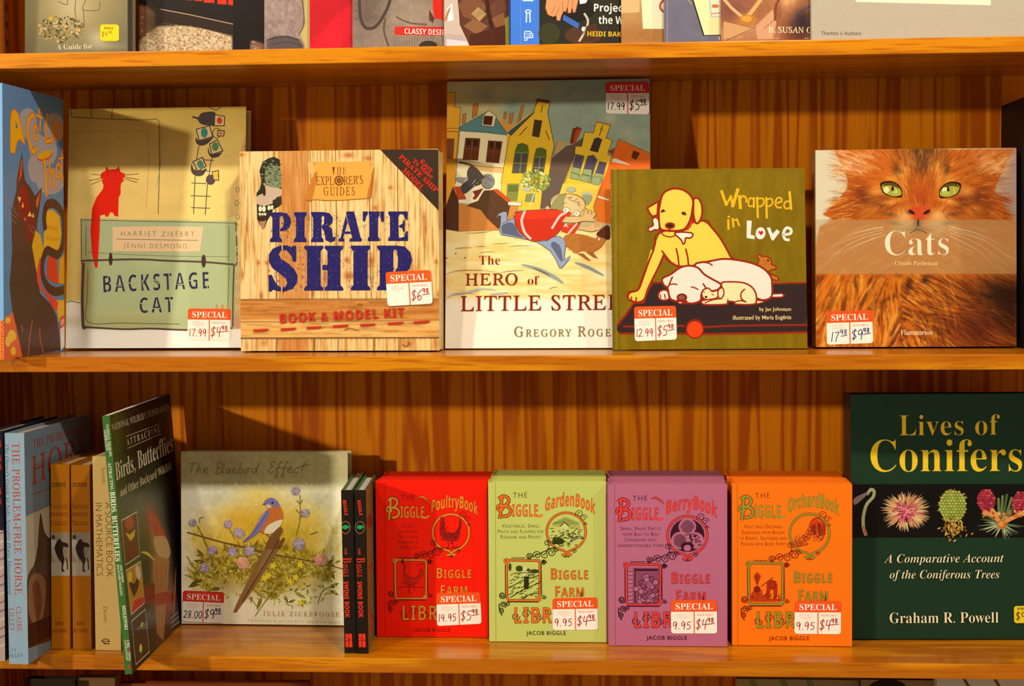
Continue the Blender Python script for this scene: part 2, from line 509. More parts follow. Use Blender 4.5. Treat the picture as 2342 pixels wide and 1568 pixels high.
# ------------------------------------------------------------------ books
class Book:
    """local axes: x along the front cover from the spine, y into the book, z up the cover"""
    def __init__(self, name, P0, u, v_hint, w, h, t, label, cat='book', group=None):
        u = unit(u); v = np.array(v_hint, float); v = unit(v - u * np.dot(u, v)); n = np.cross(v, u)
        self.w, self.h, self.t = w, h, t
        mw = np.eye(4); mw[:3, 0], mw[:3, 1], mw[:3, 2], mw[:3, 3] = u, n, v, P0
        self.mw = mw
        e = bpy.data.objects.new(name, None); COL.objects.link(e)
        e.empty_display_size = 0.02
        e.matrix_world = Matrix([list(map(float, r)) for r in mw])
        tag(e, label, cat, group)
        self.o = e
        self.front = Face((0, 0, 0), (1, 0, 0), (0, 0, 1), (0, -1, 0), w, h, mw)
        self.spine = Face((0, t, 0), (0, -1, 0), (0, 0, 1), (-1, 0, 0), t, h, mw)
        self.top = Face((0, 0, h), (1, 0, 0), (0, 1, 0), (0, 0, 1), w, t, mw)
        self.fore = Face((w, 0, 0), (0, 1, 0), (0, 0, 1), (1, 0, 0), t, h, mw)
    def build(self, cover, art=None, spine_art=None, hard=True, mat=None, spine_col=None, back_col=None, pages='e8d9b4', bw=None, k=1.0, round_spine=0.0, top_edge=None):
        w, h, t = self.w, self.h, self.t
        mat = mat or print_mat('printed_cover', 0.42, 0.06)
        b = bw if bw is not None else (0.0026 if hard else 0.0005)
        if t < 3 * b: b = t / 4
        in_ = 0.0035 if hard else 0.0
        spine_col = spine_col or cover; back_col = back_col or cover
        e = 2e-5
        bev = min(0.0009, b * .3)
        mesh_part('front_cover', self.o, mat, [box_geo((0, e, 0), (w, b, h), bev if art is None or hard else 0)], [art] if art else [], cover, k)
        mesh_part('back_cover', self.o, mat, [box_geo((0, t - b, 0), (w, t, h), bev)], [], back_col, k)
        sp = []
        if round_spine > 0:
            n = 8; V = []; Fc = []
            for i in range(n + 1):
                a = i / n; y = b + (t - 2 * b) * a; x = -round_spine * math.sin(math.pi * a)
                for z in (0, h): V += [(x, y, z), (x + b, y, z)]
            for i in range(n):
                q = 4 * i
                Fc += [(q, q + 4, q + 6, q + 2), (q + 1, q + 3, q + 7, q + 5), (q, q + 1, q + 5, q + 4), (q + 2, q + 6, q + 7, q + 3)]
            sp.append((V, Fc))
        else:
            sp.append(box_geo((e, b, 0), (b, t - b, h)))
            if spine_art: sp.append(box_geo((e, e, 0), (b, t - e, h)))
        mesh_part('spine', self.o, mat, sp, [spine_art] if spine_art else [], spine_col, k)
        mesh_part('page_block', self.o, page_mat(), [box_geo((b, b, in_), (w - in_, t - b, h - in_ if hard else h - 0.0004))], [], pages, 1.0)
        return self
def page_mat():
    if 'pages' in MATS: return MATS['pages']
    m, N, L, b = nodes('page_edges')
    at = N.new('ShaderNodeVertexColor'); at.layer_name = 'Col'
    tc = N.new('ShaderNodeTexCoord'); mp = N.new('ShaderNodeMapping'); mp.inputs['Scale'].default_value = (8, 2600, 8)
    L.new(tc.outputs['Object'], mp.inputs[0])
    nz = N.new('ShaderNodeTexNoise'); nz.inputs['Scale'].default_value = 1; L.new(mp.outputs[0], nz.inputs['Vector'])
    mr = N.new('ShaderNodeMapRange'); mr.inputs[3].default_value = .72; mr.inputs[4].default_value = 1.1
    L.new(nz.outputs['Fac'], mr.inputs[0])
    mx = N.new('ShaderNodeVectorMath'); mx.operation = 'SCALE'
    L.new(at.outputs['Color'], mx.inputs[0]); L.new(mr.outputs[0], mx.inputs['Scale']); L.new(mx.outputs[0], b.inputs['Base Color'])
    b.inputs['Roughness'].default_value = 0.8
    MATS['pages'] = m
    return m
def face_book(name, z, xl, yl, xr, yr, ytop, lean, t, label, xtop=None, **kw):
    """a book facing the viewer: foot corners seen at pixel columns xl, xr at depths yl, yr; top edge seen at row ytop"""
    A = on_y(xl, 800 if z == 0 else (1470 if z < 0 else 110), yl); A[2] = z
    B = on_y(xr, 800 if z == 0 else (1470 if z < 0 else 110), yr); B[2] = z
    u = unit(B - A); w = np.linalg.norm(B - A)
    nin = np.cross(np.array([0, 0, 1.0]), u)
    v = np.array([0, 0, 1.0]) * math.cos(math.radians(lean)) + nin * math.sin(math.radians(lean))
    n = np.cross(v, u)
    A[2] += t * math.sin(math.radians(lean))          # a leaning book stands on its back lower edge
    P = hit(xtop if xtop else (xl + xr) / 2, ytop, A, n) - A
    h = float(np.dot(P, v))
    A = A + np.array([0, 0, max(0.0, 0)])
    return Book(name, A + np.array([0, 0, 0.0003]), u, v, w, h, t, label, **kw)
def edge_book(name, z, near, far, top, t, label, **kw):
    """a book seen by its spine: near/far = foot of the front cover at spine and fore edge (pixels on the shelf), top = pixel of the upper spine corner"""
    A = on_z(*near, z); B = on_z(*far, z)
    u = unit(B - A); w = np.linalg.norm(B - A)
    P = hit(*top, A, u) - A
    h = float(np.linalg.norm(P))
    return Book(name, A + np.array([0, 0, 0.0003]), u, P, w, h, t, label, **kw)

def sticker(book, tl, tr, br, bl, old, new, cents, ink='a01818', head='f2581e', old_cents=None, lift=0.0004):
    fa = getattr(book, 'fa', None)
    lift = max(lift, (fa.z + 20) * Art.EPS if fa else 0)
    a = Art(book.front); a.z = int(lift / Art.EPS)
    a.quad(tl, tr, br, bl)
    def rr(x0, y0, x1, y1, r, corners):
        pts = []
        for (cx, cy, a0, on) in ((x0 + r, y0 + r, 180, corners[0]), (x1 - r, y0 + r, 270, corners[1]), (x1 - r, y1 - r, 0, corners[2]), (x0 + r, y1 - r, 90, corners[3])):
            if on:
                pts += [(cx + r * math.cos(math.radians(a0 + q)), cy + r * math.sin(math.radians(a0 + q))) for q in (0, 30, 60, 90)]
            else:
                sx = x0 if cx < (x0 + x1) / 2 else x1; sy = y0 if cy < (y0 + y1) / 2 else y1
                pts.append((sx, sy))
        return pts
    a.poly(rr(0, 0, 100, 80, 6, (1, 1, 1, 1)), 'fdeccf')
    a.poly(rr(0, 0, 100, 28, 6, (1, 1, 0, 0)), head)
    a.text('SPECIAL', 9, 22.5, 91, 22.5, 14.5, 'fff3e0', 'serif', off=-0.004)
    a.rect(49.2, 28, 51.6, 80, head)
    for i, s in enumerate(('ORIGINALLY', 'PUBLISHED', 'AT')):
        hw = (15, 13.5, 3)[i]
        a.text(s, 25 - hw, 37 + i * 6, 25 + hw, 37 + i * 6, 4, 'f0a98c', 'default')
    a.text('NOW ONLY', 57, 38, 92, 38, 5, 'e87038', 'default', off=.01)
    if old:
        if old_cents:
            a.pen(old, 8, 50, 23, 10, ink, 1.9, slant=.12)
            a.pen(old_cents, 29, 45, 12, 7, ink, 1.8); a.line([(31, 61), (44, 59)], 1.8, ink)
        else:
            a.pen(old, 3, 52, 18, 8.6 if len(old) > 4 else 10, ink, 1.9, slant=.06)
    if new:
        a.pen('$' + new, 52.5, 46, 24, 12, ink, 2.0, gap=.1, slant=.1)
        a.pen(cents, 79, 43, 10.5, 6.5, ink, 2.0); a.line([(79, 58), (95, 56)], 2.0, ink)
    o = mesh_part('price_sticker', book.o, print_mat('sticker_paper', 0.45, 0.0), [], [a], 'ffffff')
    o['label'] = 'white price sticker with an orange-red SPECIAL header'
    return o
# ------------------------------------------------------------------ bookcase
shelf_m = wood_mat('oak_shelf', (.40, .125, .002), (.55, .215, .003), (.30, .07, .001), 0, 16.0, 9.0, rough=0.30, rings=.5, pores=.85, coat=.30)
panel_m = wood_mat('oak_plywood', (.44, .095, .001), (.72, .240, .002), (.42, .09, .001), 2, 12.0, 28.0, rough=0.5, rings=1.5, pores=.4, coat=.02, lo=.05, hi=.62)
brass_m = metal_mat('brass', (.62, .44, .16), .35)
XL = float(on_y(54, 900, DEPTH)[0])
XR = 1.05
case = bpy.data.objects.new('bookcase', None); COL.objects.link(case)
case.location = (0.15, 0.12, -1.15)
tag(case, 'golden oak bookcase with long shelves full of bargain books', 'bookcase')
def cpart(name, geos, mat):
    off = Vector(case.location)
    g = [([tuple(Vector(p) - off) for p in v], f) for v, f in geos]
    return solid(name, g, mat, case)
cpart('back_panel', [box_geo((XL - .02, DEPTH, -1.15), (XR + .02, DEPTH + .012, 1.0))], panel_m)
cpart('side_panel', [box_geo((XL - .02, -.002, -1.15), (XL, DEPTH, 1.0), .0012)], panel_m)
cpart('side_panel', [box_geo((XR, -.002, -1.15), (XR + .02, DEPTH, 1.0), .0012)], panel_m)
for z in (SHELF_T, SHELF_M, SHELF_B, -.762):
    cpart('shelf', [box_geo((XL + .0005, 0, z - .019), (XR - .0005, DEPTH - .0005, z), .0014)], shelf_m)
# slotted strip and support pin on the left side panel
y0, y1 = .196, .216
G = []
zz = .3806
while zz < .99:
    for a, b, c, d in ((0, .006, 0, .024), (.014, .02, 0, .024), (.006, .014, 0, .014)):
        G.append(box_geo((XL, y0 + a, zz + c), (XL + .0035, y0 + b, zz + d)))
    zz += .024
cpart('shelf_standard', G, brass_m)
V, Fc = [], []
for i in range(20):
    a = 2 * math.pi * i / 20
    V += [(XL, .19 + .0075 * math.cos(a), -.024 + .0042 * math.sin(a)), (XL + .012, .19 + .0075 * math.cos(a), -.024 + .0042 * math.sin(a))]
Fc = [(2 * i, 2 * ((i + 1) % 20), 2 * ((i + 1) % 20) + 1, 2 * i + 1) for i in range(20)] + [tuple(2 * i + 1 for i in range(20))]
cpart('shelf_pin', [(V, Fc)], brass_m)
# ------------------------------------------------------------------ the books, plain
R = random.Random(5)
gloss = print_mat('glossy_cover', 0.36, 0.08, .05, 40)
matte = print_mat('matte_cover', 0.5, 0.02)
B = {}
def art(b, **k):
    b.fa = Art(b.front, **k)
    return b.fa
B['act'] = edge_book('book', SHELF_M, (9, 822), (147, 802), (5, 190), .012, 'blue picture book with a long brown cat, turned sideways at the far left')
B['backstage'] = face_book('book', SHELF_M, 150, .142, 558, .142, 247, 6, .030, 'yellow picture book with a red cat sitting on a green trunk')
B['pirate'] = face_book('boxed_book_kit', SHELF_M, 551, .088, 1005, .086, 344, 2, .048, 'boxed book and model kit printed like planks with blue stencil letters', xtop=775, cat='box')
B['hero'] = face_book('book', SHELF_M, 1018, .130, 1490, .130, 184, 9, .011, 'tall picture book showing a boy in red flying past tilted Dutch houses')
B['wrapped'] = face_book('book', SHELF_M, 1402, .096, 1847, .112, 386, 6, .011, 'olive green picture book with a yellow dog holding a bone')
B['cats'] = face_book('book', SHELF_M, 1866, .124, 2325, .121, 341, 2.5, .046, 'thick photo book with a ginger long-haired cat face on the cover')
# the black book beyond the ginger cat, standing edge-on at the right
nr = on_y(2352, 800, .035); nr[2] = 0
bk = on_y(2290, 243, .232)
B['black'] = Book('book', (bk[0] + .032, .035, .0003), (0, 1, 0), (0, 0, 1), .197, float(bk[2]), .032, 'tall black book standing edge-on at the right end of the middle shelf')
# bottom shelf, left: books showing their spines
def spine_book(name, nx, ny, topx, topy, w, t, label, group=None):
    A = on_z(nx, ny, SHELF_B); u = np.array([0, 1.0, 0])
    P = hit(topx, topy, A, u) - A
    return Book(name, A + np.array([0, 0, .0003]), u, P, w, float(np.linalg.norm(P)), t, label, group=group)
def edge_w(b, px, py):
    """widen a book so that its upper fore-edge corner is seen at this pixel"""
    return b.front.uv(px, py)[0]
def edge_book2(name, z, near, far, top, topfar, t, label, **kw):
    b = edge_book(name, z, near, far, top, t, label, **kw)
    w = edge_w(b, *topfar)
    b.w = w; b.front.w = w; b.top.w = w
    b.fore.O = np.array((w, 0, 0.0))
    return b
B['dusty'] = spine_book('book', 12, 1512, 6, 986, .19, .022, 'dark book with red spine lettering, leftmost on the shelf of spines')
B['horse'] = edge_book2('book', SHELF_B, (65, 1519), (113.8, 1485.7), (55, 990.4), (208, 944.5), .0245, 'pale blue horse-care book with red spine lettering')
B['west1'] = spine_book('book', 160.5, 1484.5, 158.5, 1062, .15, .0245, 'orange horse-training book beside the pale blue book', 'pair of orange horse-training books')
B['west2'] = spine_book('book', 209.5, 1485, 205, 1064, .15, .0245, 'orange horse-training book beside the tan mathematics book', 'pair of orange horse-training books')
B['maths'] = spine_book('book', 277, 1487, 270, 1044, .14, .0335, 'tan paperback with thin brown mathematics lettering down its spine')
B['birds'] = edge_book2('book', SHELF_B, (302.5, 1541), (409, 1432), (250, 950), (394, 903), .0088, 'dark green garden-wildlife paperback leaning out over the shelf edge')
_b = B['birds']; _b.w -= .013; _b.front.w = _b.top.w = _b.w; _b.fore.O = np.array((_b.w, 0, 0.0))
B['blue'] = face_book('book', SHELF_B, 416, .166, 797, .163, 1033, 3, .030, 'cream book with a painted bluebird on a flowery branch')
B['sw1'] = edge_book2('book', SHELF_B, (815, 1493), (829.5, 1453), (807, 1121), (836.5, 1079), .0150, 'black and green small hardcover beside the bluebird book', group='pair of black farm-library spines')
B['sw2'] = edge_book2('book', SHELF_B, (843, 1494), (857.5, 1454), (837, 1121), (860, 1081), .0148, 'black and green small hardcover beside the red stack', group='pair of black farm-library spines')
B['conifer'] = face_book('book', SHELF_B, 1947, .112, 2385, .122, 901, 2, .05, 'large dark green book with a row of conifer cones')
STACKS = []
for key, xl, yl, xr, yr, yt, n, t, word in (('red', 862, .106, 1117, .107, 1100, 6, .0158, 'red'), ('green', 1119, .086, 1388, .087, 1103, 7, .0172, 'pale green'),
                                            ('purple', 1392, .070, 1664, .071, 1108, 8, .0166, 'purple'), ('orange', 1674, .078, 1949, .078, 1107, 8, .0158, 'orange')):
    words = ['front', 'second', 'third', 'fourth', 'fifth', 'sixth', 'seventh', 'rearmost']
    pic = {'red': 'hen in a medallion', 'green': 'vegetable garden in a medallion', 'purple': 'berries in a medallion', 'orange': 'fruit basket in a medallion'}[key]
    rr = random.Random(key)
    for i in range(n):
        nm = words[i] if i < n - 1 else 'rearmost'
        lab = ('small %s hardcover with a %s, front of its stack' % (word, pic)) if i == 0 else \
              ('plain-topped %s hardcover, %s in the %s stack' % (word, nm if nm == 'rearmost' else nm + ' from the front', word))
        sx = 0 if i == 0 else rr.uniform(-4.5, 4.5)
        kx = {'red': 0, 'green': 0, 'purple': 0, 'orange': 0}[key]
        dy = i * (t + .0004)
        # columns shift with depth so that the pile stays square to the shelf
        A = on_y(xl, 1470, yl); Bq = on_y(xr, 1470, yr)
        b = face_book('book', SHELF_B, xl, yl, xr, yr, yt, 1.0, t - .0003, lab, group='%s farm-library hardcovers stacked front to back' % word)
        if i:
            mw = b.mw.copy(); mw[0, 3] += sx * .0004; mw[1, 3] += dy
            b.mw = mw; b.o.matrix_world = Matrix([list(map(float, r)) for r in mw])
        STACKS.append((key, i, b))
        if i == 0: B[key] = b
# top shelf: shingled covers, only their feet in view
TOPS = [('guide', 56, .105, 291, .105, .034, 'grey-green film-wrapped guide with a yellow price sticker'),
        ('truck', 316, .150, 612, .150, .012, 'book with a black truck and red letters over gravel'),
        ('stone', 604, .137, 900, .137, .010, 'book with a grey stone-textured cover beside the red cover'),
        ('redcl', 708, .124, 1000, .124, .010, 'book with a plain red cloth-like cover'),
        ('classy', 806, .110, 1110, .110, .010, 'grey knitwear book with a red title strip'),
        ('argyle', 1016, .096, 1330, .096, .010, 'book showing a brown argyle diamond sweater'),
        ('worker', 1164, .080, 1480, .080, .012, 'dark book with a blue tool-icon band and a hammer'),
        ('tan', 1421, .066, 1700, .066, .009, 'tan book with a pale paper corner'),
        ('slate', 1519, .053, 1810, .053, .009, 'slate blue book with a cream card on its cover'),
        ('painting', 1649, .040, 1950, .040, .009, 'book with a warm brown painting of a woodworker'),
        ('grey', 1856, .022, 2400, .022, .014, 'large plain grey art book at the right of the top shelf')]
for k, xl, yl, xr, yr, t, lab in TOPS:
    B[k] = face_book('book', SHELF_T, xl, yl, xr, yr, -330, 4, t, lab)
# the shelf below: only the heads of the books reach into view
for k, xl, yl, xr, yr, yt, t, lab in (('lowa', 40, .06, 150, .06, 1552, .02, 'dark book with its head just showing under the bottom shelf, far left'),
                                      ('lowb', 158, .08, 248, .08, 1549, .02, 'dim tan book under the shelf, beside the reddish brown one'),
                                      ('lowc', 257, .10, 700, .115, 1562, .02, 'wide reddish brown book under the bottom shelf, its top edge catching light'),
                                      ('lowd', 1687, .12, 1973, .12, 1554, .02, 'greenish tan book under the bottom shelf at right'),
                                      ('lowe', 1976, .10, 2150, .10, 1555, .02, 'brown book with a dark round shape, under the bottom shelf'),
                                      ('lowf', 2152, .08, 2400, .08, 1553, .02, 'white book with brown diagonal stripes under the bottom shelf')):
    B[k] = face_book('book', -.762, xl, yl, xr, yr, yt, 4, t, lab)
# ------------------------------------------------------------------ middle shelf artwork
def do_act():
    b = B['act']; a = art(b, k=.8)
    BL, BR, YE, RD, GR = '5c7d9c', '56321f', 'e0a010', 'd8401a', 'a1958f'
    a.crop(0, 80, 3.5636)
    a.rect(-60, 200, 560, 2700, BL)
    for e in ((225, 720, 75, 125), (300, 900, 70, 100), (290, 1080, 62, 125), (440, 760, 85, 125), (410, 1190, 115, 110), (365, 950, 100, 120)): a.ell(*e, GR)
    def L(pts, w=24): a.line(pts, w + 9, RD, smooth=True); a.line(pts, w, YE, smooth=True)
    A = [(84, 940), (85, 700), (95, 620), (120, 604), (148, 640), (206, 892), (192, 880), (162, 845), (138, 870), (121, 962), (94, 962)]
    a.line(A, 10, RD, closed=True); a.poly(A, YE); a.poly([(128, 700), (146, 752), (128, 764)], '5f6f80')
    L([(272, 655), (240, 680), (226, 780), (243, 890), (272, 950), (298, 925)]); a.ring(290, 795, 17, 55, 22, RD); a.ring(290, 795, 17, 55, 14, YE)
    L([(318, 604), (328, 690), (325, 780)], 14); L([(300, 650), (342, 676)], 14)
    L([(383, 645), (376, 760), (374, 868)], 18); L([(376, 868), (422, 858)], 18)
    L([(428, 720), (426, 840)], 12); L([(452, 690), (450, 845)], 12); L([(478, 730), (455, 780), (478, 850)], 10); a.ring(497, 785, 14, 52, 14, RD); a.ring(497, 785, 14, 52, 8, YE)
    a.ell(366, 984, 66, 36, RD, -25); a.ell(366, 976, 62, 30, YE, -25); L([(360, 1020), (372, 1150), (378, 1310)], 22)
    L([(404, 1025), (405, 1140), (404, 1250)], 14); L([(406, 1130), (430, 1110), (448, 1255)], 14); a.ring(476, 1105, 18, 55, 22, RD); a.ring(476, 1105, 18, 55, 13, YE)
    L([(508, 930), (503, 1050), (500, 1190)], 12); L([(480, 1010), (530, 990)], 10)
    a.crop(0, 480, 4.126)
    TW = '52301f'
    a.poly([(105, -20), (340, -20), (332, 230), (300, 340), (332, 520), (378, 790), (480, 890), (535, 1000), (558, 1150), (575, 1320), (260, 1385), (205, 1400), (150, 1180), (104, 860), (90, 700), (110, 450), (122, 200)], TW)
    a.crop(0, 80, 3.5636)
    # cat head
    a.poly([(180, 950), (190, 1090), (205, 1190), (245, 1235), (285, 1312), (342, 1240), (322, 1400), (300, 1568), (330, 1700), (95, 1700), (95, 1420), (135, 1260), (136, 1180), (160, 1050)], BR)
    a.poly([(172, 1020), (182, 1010), (178, 1140), (150, 1205)], 'd8481c'); a.poly([(292, 1350), (328, 1275), (310, 1400), (296, 1405)], 'd8601c')
    a.poly([(150, 1310), (175, 1220), (215, 1260), (255, 1440), (240, 1540), (200, 1500), (150, 1470)], '8c1c10', True)
    a.poly([(142, 1318), (172, 1322), (160, 1366)], 'f0c060'); a.poly([(176, 1402), (186, 1360), (194, 1405)], 'f0c060')
    a.poly([(226, 1448), (246, 1434), (240, 1482)], 'f0c060'); a.poly([(258, 1486), (264, 1444), (276, 1490)], 'f0c060')
    a.poly([(190, 1480), (216, 1492), (202, 1528)], 'e0502c')
    for q in ((90, 1380, 10, 1270), (110, 1430, 40, 1330), (100, 1460, 50, 1420), (90, 1500, 0, 1450)): a.line([(q[0] + 40, q[1] + 40), (q[0], q[1]), (q[2], q[3])], 2.5, 'a08a80', smooth=True)
    # body, tail, flowers
    a.crop(0, 480, 4.126)
    a.poly([(40, 1022), (122, 962), (215, 1400), (40, 1430)], 'e2602c')
    for e in ((75, 1040, 26, 30), (110, 1190, 40, 60), (75, 1240, 25, 50), (125, 1330, 25, 40)): a.ell(*e, 'f0b830')
    for e in ((105, 1000, 16, 24), (135, 1252, 17, 28)): a.ell(*e, 'e06a30')
    a.poly([(300, 340), (332, 190), (380, 232), (412, 385), (362, 505), (346, 600)], 'd8a010')
    a.poly([(415, 180), (420, 60), (445, 0), (500, 0), (560, 60), (578, 230), (556, 385), (470, 352), (410, 372)], 'e0a81a')
    a.text('Wendy', 444, 180, 545, 196, 40, 'd07010', 'default'); a.text('Wahman', 430, 285, 556, 290, 44, 'd07010', 'default')
    a.poly([(556, 470), (640, 380), (640, 700), (552, 690)], 'd8960c'); a.poly([(520, 850), (640, 850), (640, 1010), (556, 1060)], 'e0a818')
    a.poly([(378, 450), (346, 600), (366, 720), (430, 800), (525, 955), (545, 900), (540, 860), (450, 780), (385, 690)], 'e04020', True)
    a.poly([(448, 450), (490, 428), (532, 480), (552, 692), (510, 690), (440, 632)], 'd83c14')
    TW = '52301f'
    a.line([(425, 170), (416, 70), (440, -40), (510, -60), (580, 20), (600, 130), (594, 320), (545, 420), (490, 400), (440, 385), (405, 470), (400, 600), (440, 710), (520, 770), (640, 740)], 56, TW, smooth=True)
    a.poly([(170, 0), (300, 0), (330, 120), (330, 200), (310, 280), (250, 300), (230, 120)], '7c1c12', True)
    a.poly([(258, 60), (280, 10), (300, 60)], 'f0c060'); a.poly([(300, 66), (312, 24), (322, 70)], 'f0c060'); a.poly([(222, 60), (250, 88), (232, 110)], 'e0502c')
    for q in (((204, 1085), (214, 1150)), ((304, 1045), (280, 1200), (264, 1370)), ((374, 1120), (378, 1220), (408, 1345))): a.line(list(q), 9, 'd86030', smooth=len(q) > 2)
    for q in ((270, 130, 330, 300), (280, 170, 330, 230), (300, 150, 350, 190)): a.line([q[:2], q[2:]], 2.5, '9c8070')
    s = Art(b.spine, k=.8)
    s.crop(0, 0, 1); s.rect(-40, 150, 12, 740, '6f98b4'); s.rect(-40, 733, 12, 850, 'f06a20')
    s.text('Wahman', 3, 730, 3, 820, 5, '5a2a18', 'default')
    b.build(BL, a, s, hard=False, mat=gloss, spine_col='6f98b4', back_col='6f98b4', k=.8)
    sticker(b, (136, 726), (158, 712), (159, 778), (138, 802), None, None, '')
do_act()

def do_backstage():
    b = B['backstage']; a = art(b)
    p = Paint(146, 242, 580, 806, 2.4, 'f8d072')
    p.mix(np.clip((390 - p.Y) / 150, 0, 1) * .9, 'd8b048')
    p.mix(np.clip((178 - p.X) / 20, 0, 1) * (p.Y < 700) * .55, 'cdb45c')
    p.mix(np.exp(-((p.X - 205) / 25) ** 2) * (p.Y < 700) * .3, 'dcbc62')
    p.noise(.05, 40, 40, 3)
    p.crop(0, 170, 3.903); p.poly([(2210, 1190), (2035, 1300), (2060, 1010), (2130, 860), (2160, 640), (2205, 500), (2260, 480), (2260, 3000), (2030, 2300)], 'dca860', 1, 2)
    p.mix(((p.Y > 688) & (p.X < 190)).astype(float), 'faf0dc'); p.mix((p.Y > 752).astype(float), 'faf2e0')
    p.crop(0, 500, 3.903)
    p.poly([(725, 0), (2110, 20), (2120, 380), (2090, 980), (740, 980), (730, 400)], 'b4bc84', 1, 1)
    p.blob(760, 600, 60, 420, '9a8a48', .7); p.blob(1100, 900, 260, 80, 'c8bc74', .5); p.blob(2070, 300, 60, 500, '9fa66a', .6)
    p.blob(1350, 400, 150, 60, 'c4c890', .6); p.blob(1100, 920, 700, 50, 'a6a868', .5)
    p.poly([(2090, 850), (2140, 850), (2140, 980), (2070, 960)], 'c89878', .9, 1)
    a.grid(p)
    K, KB = '4c4238', '5a4438'
    a.crop(0, 170, 3.903)
    for q in ([(638, 320), (640, 385)], [(813, 310), (816, 385)], [(1003, 305), (998, 390)], [(640, 380), (900, 395), (1260, 408), (1400, 398), (1420, 420), (1425, 800), (1412, 1245)]): a.line(q, 7, '6a5a38')
    a.line([(1440, 420), (1436, 800), (1400, 1000)], 4, '8a9070')
    a.line([(590, 510), (1100, 508), (1320, 512), (1328, 800), (1305, 1200)], 4, 'cc8a40')
    # row of spotlights and ladder
    LD = '5e4a40'
    a.line([(1775, 640), (1755, 760), (1742, 900), (1728, 1245)], 8, LD); a.line([(1905, 690), (1880, 800), (1850, 1000), (1832, 1252)], 8, LD)
    for y, x0, x1 in ((762, 1820, 1910), (858, 1830, 1880), (968, 1710, 1840), (1082, 1705, 1880), (1188, 1708, 1872)): a.line([(x0, y), ((x0 + x1) / 2, y + 4), (x1, y + 6)], 8, LD)
    SH = '4f4038'
    a.poly([(1720, 372), (1770, 380), (1800, 345), (1880, 332), (1925, 350), (1930, 450), (1850, 455), (1790, 440), (1760, 400), (1722, 388)], SH, True)
    a.line([(1856, 290), (1930, 322), (1972, 290)], 7, LD)
    def lampf(pts, cx, cy, rx, ry, col, rot=0):
        a.poly(pts, 'e8c880'); a.line(pts, 9, SH, closed=True); a.ell(cx, cy, rx, ry, col, rot)
    lampf([(1918, 360), (2005, 375), (2002, 458), (1912, 460)], 1960, 412, 24, 30, 'd8402c')
    a.poly([(1750, 560), (1780, 590), (1870, 570), (1905, 560), (1850, 620), (1790, 636), (1750, 610)], SH, True)
    lampf([(1752, 490), (1870, 458), (1898, 556), (1778, 590)], 1824, 520, 30, 44, '3f8a78')
    a.ring(1935, 525, 36, 44, 7, LD); lampf([(1945, 500), (2002, 502), (1998, 550), (1942, 550)], 1970, 525, 16, 17, 'd87848')
    a.poly([(1860, 650), (1880, 710), (1960, 700), (1985, 690), (1950, 735), (1890, 742), (1858, 700)], SH, True)
    lampf([(1872, 620), (1938, 584), (1990, 682), (1890, 716)], 1922, 644, 30, 40, '5a8a50')
    a.poly([(1710, 800), (1735, 850), (1800, 855), (1845, 840), (1810, 900), (1750, 905), (1708, 870)], SH, True)
    lampf([(1720, 780), (1808, 740), (1840, 820), (1768, 862)], 1790, 806, 28, 40, '5a9070', -15)
    a.ell(1880, 940, 42, 46, '5a4440'); lampf([(1895, 868), (1950, 858), (1952, 945), (1905, 940)], 1928, 900, 18, 34, 'e8b818')
    # orange dotted edge at right
    for x, y in ((2200, 650), (2120, 1028), (2112, 1148), (2122, 1270)): a.ring(x, y, 15, 24, 6, '8a6a40')
    # the red cat
    RC = 'f0230c'
    a.poly([(950, 815), (968, 850), (1040, 845), (1060, 815), (1075, 870), (1112, 885), (1118, 910), (1095, 930), (1108, 945), (1080, 975), (1076, 1020), (1078, 1060), (1060, 1100), (1055, 1270), (1020, 1262), (1010, 1235), (985, 1230), (965, 1270), (940, 1268), (935, 1250), (895, 1260), (890, 1400), (872, 1720), (850, 1725), (822, 1600), (808, 1400), (822, 1200), (860, 1100), (920, 1020), (925, 985), (910, 960), (918, 935), (895, 915), (905, 880), (940, 862)], RC)
    for q in ((920, 900, 815, 890), (915, 925, 795, 948), (915, 940, 810, 984), (1110, 898, 1238, 888), (1110, 915, 1240, 940), (1108, 930, 1225, 966)): a.line([q[:2], q[2:]], 5, '5a3020')
    a.line([(963, 880), (963, 908)], 6, '801808'); a.line([(1036, 886), (1036, 910)], 6, '801808'); a.line([(985, 935), (1020, 935)], 4, 'b01808')
    # trunk outline
    a.crop(0, 500, 3.903)
    for q, w in (([(735, 10), (1100, 18), (1700, 30), (2080, 40), (2120, 60)], 5), ([(725, 0), (728, 370), (740, 390)], 7), ([(725, 375), (1200, 362), (1500, 375), (1800, 385), (2085, 408)], 16), ([(2105, 30), (2115, 380), (2080, 410)], 10),
                 ([(745, 400), (735, 700), (742, 950), (760, 968)], 26), ([(785, 460), (780, 700), (785, 920), (1100, 930), (1600, 940)], 5), ([(745, 965), (1100, 985), (1350, 980), (1680, 992), (2070, 975)], 16), ([(2088, 420), (2080, 700), (2078, 960)], 12), ([(2045, 60), (2040, 380)], 4), ([(2045, 430), (2030, 880)], 4),
                 ([(790, 300), (1400, 330), (2050, 340)], 3), ([(770, 60), (765, 330)], 4)):
        a.line(q, w, KB, smooth=True)
    a.ell(988, 360, 17, 58, '4a3024'); a.ell(1818, 378, 20, 58, '4a3024')
    for y in (130, 270, 360, 460, 570, 680, 790): a.ring(2122, y, 14, 20, 5, 'e8d8b0')
    a.line([(590, 745), (640, 735), (720, 752)], 9, '8a9048')
    # name card
    a.poly([(1005, 75), (1400, 66), (1818, 72), (1782, 292), (1300, 292), (1005, 290)], 'f2c890')
    a.line([(1042, 182), (1765, 193)], 5, '6a5840')
    a.text('HARRIET ZIEFERT', 1075, 155, 1738, 158, 44, '7a6c4c', 'default', off=-.012, wob=.06, sp=.18)
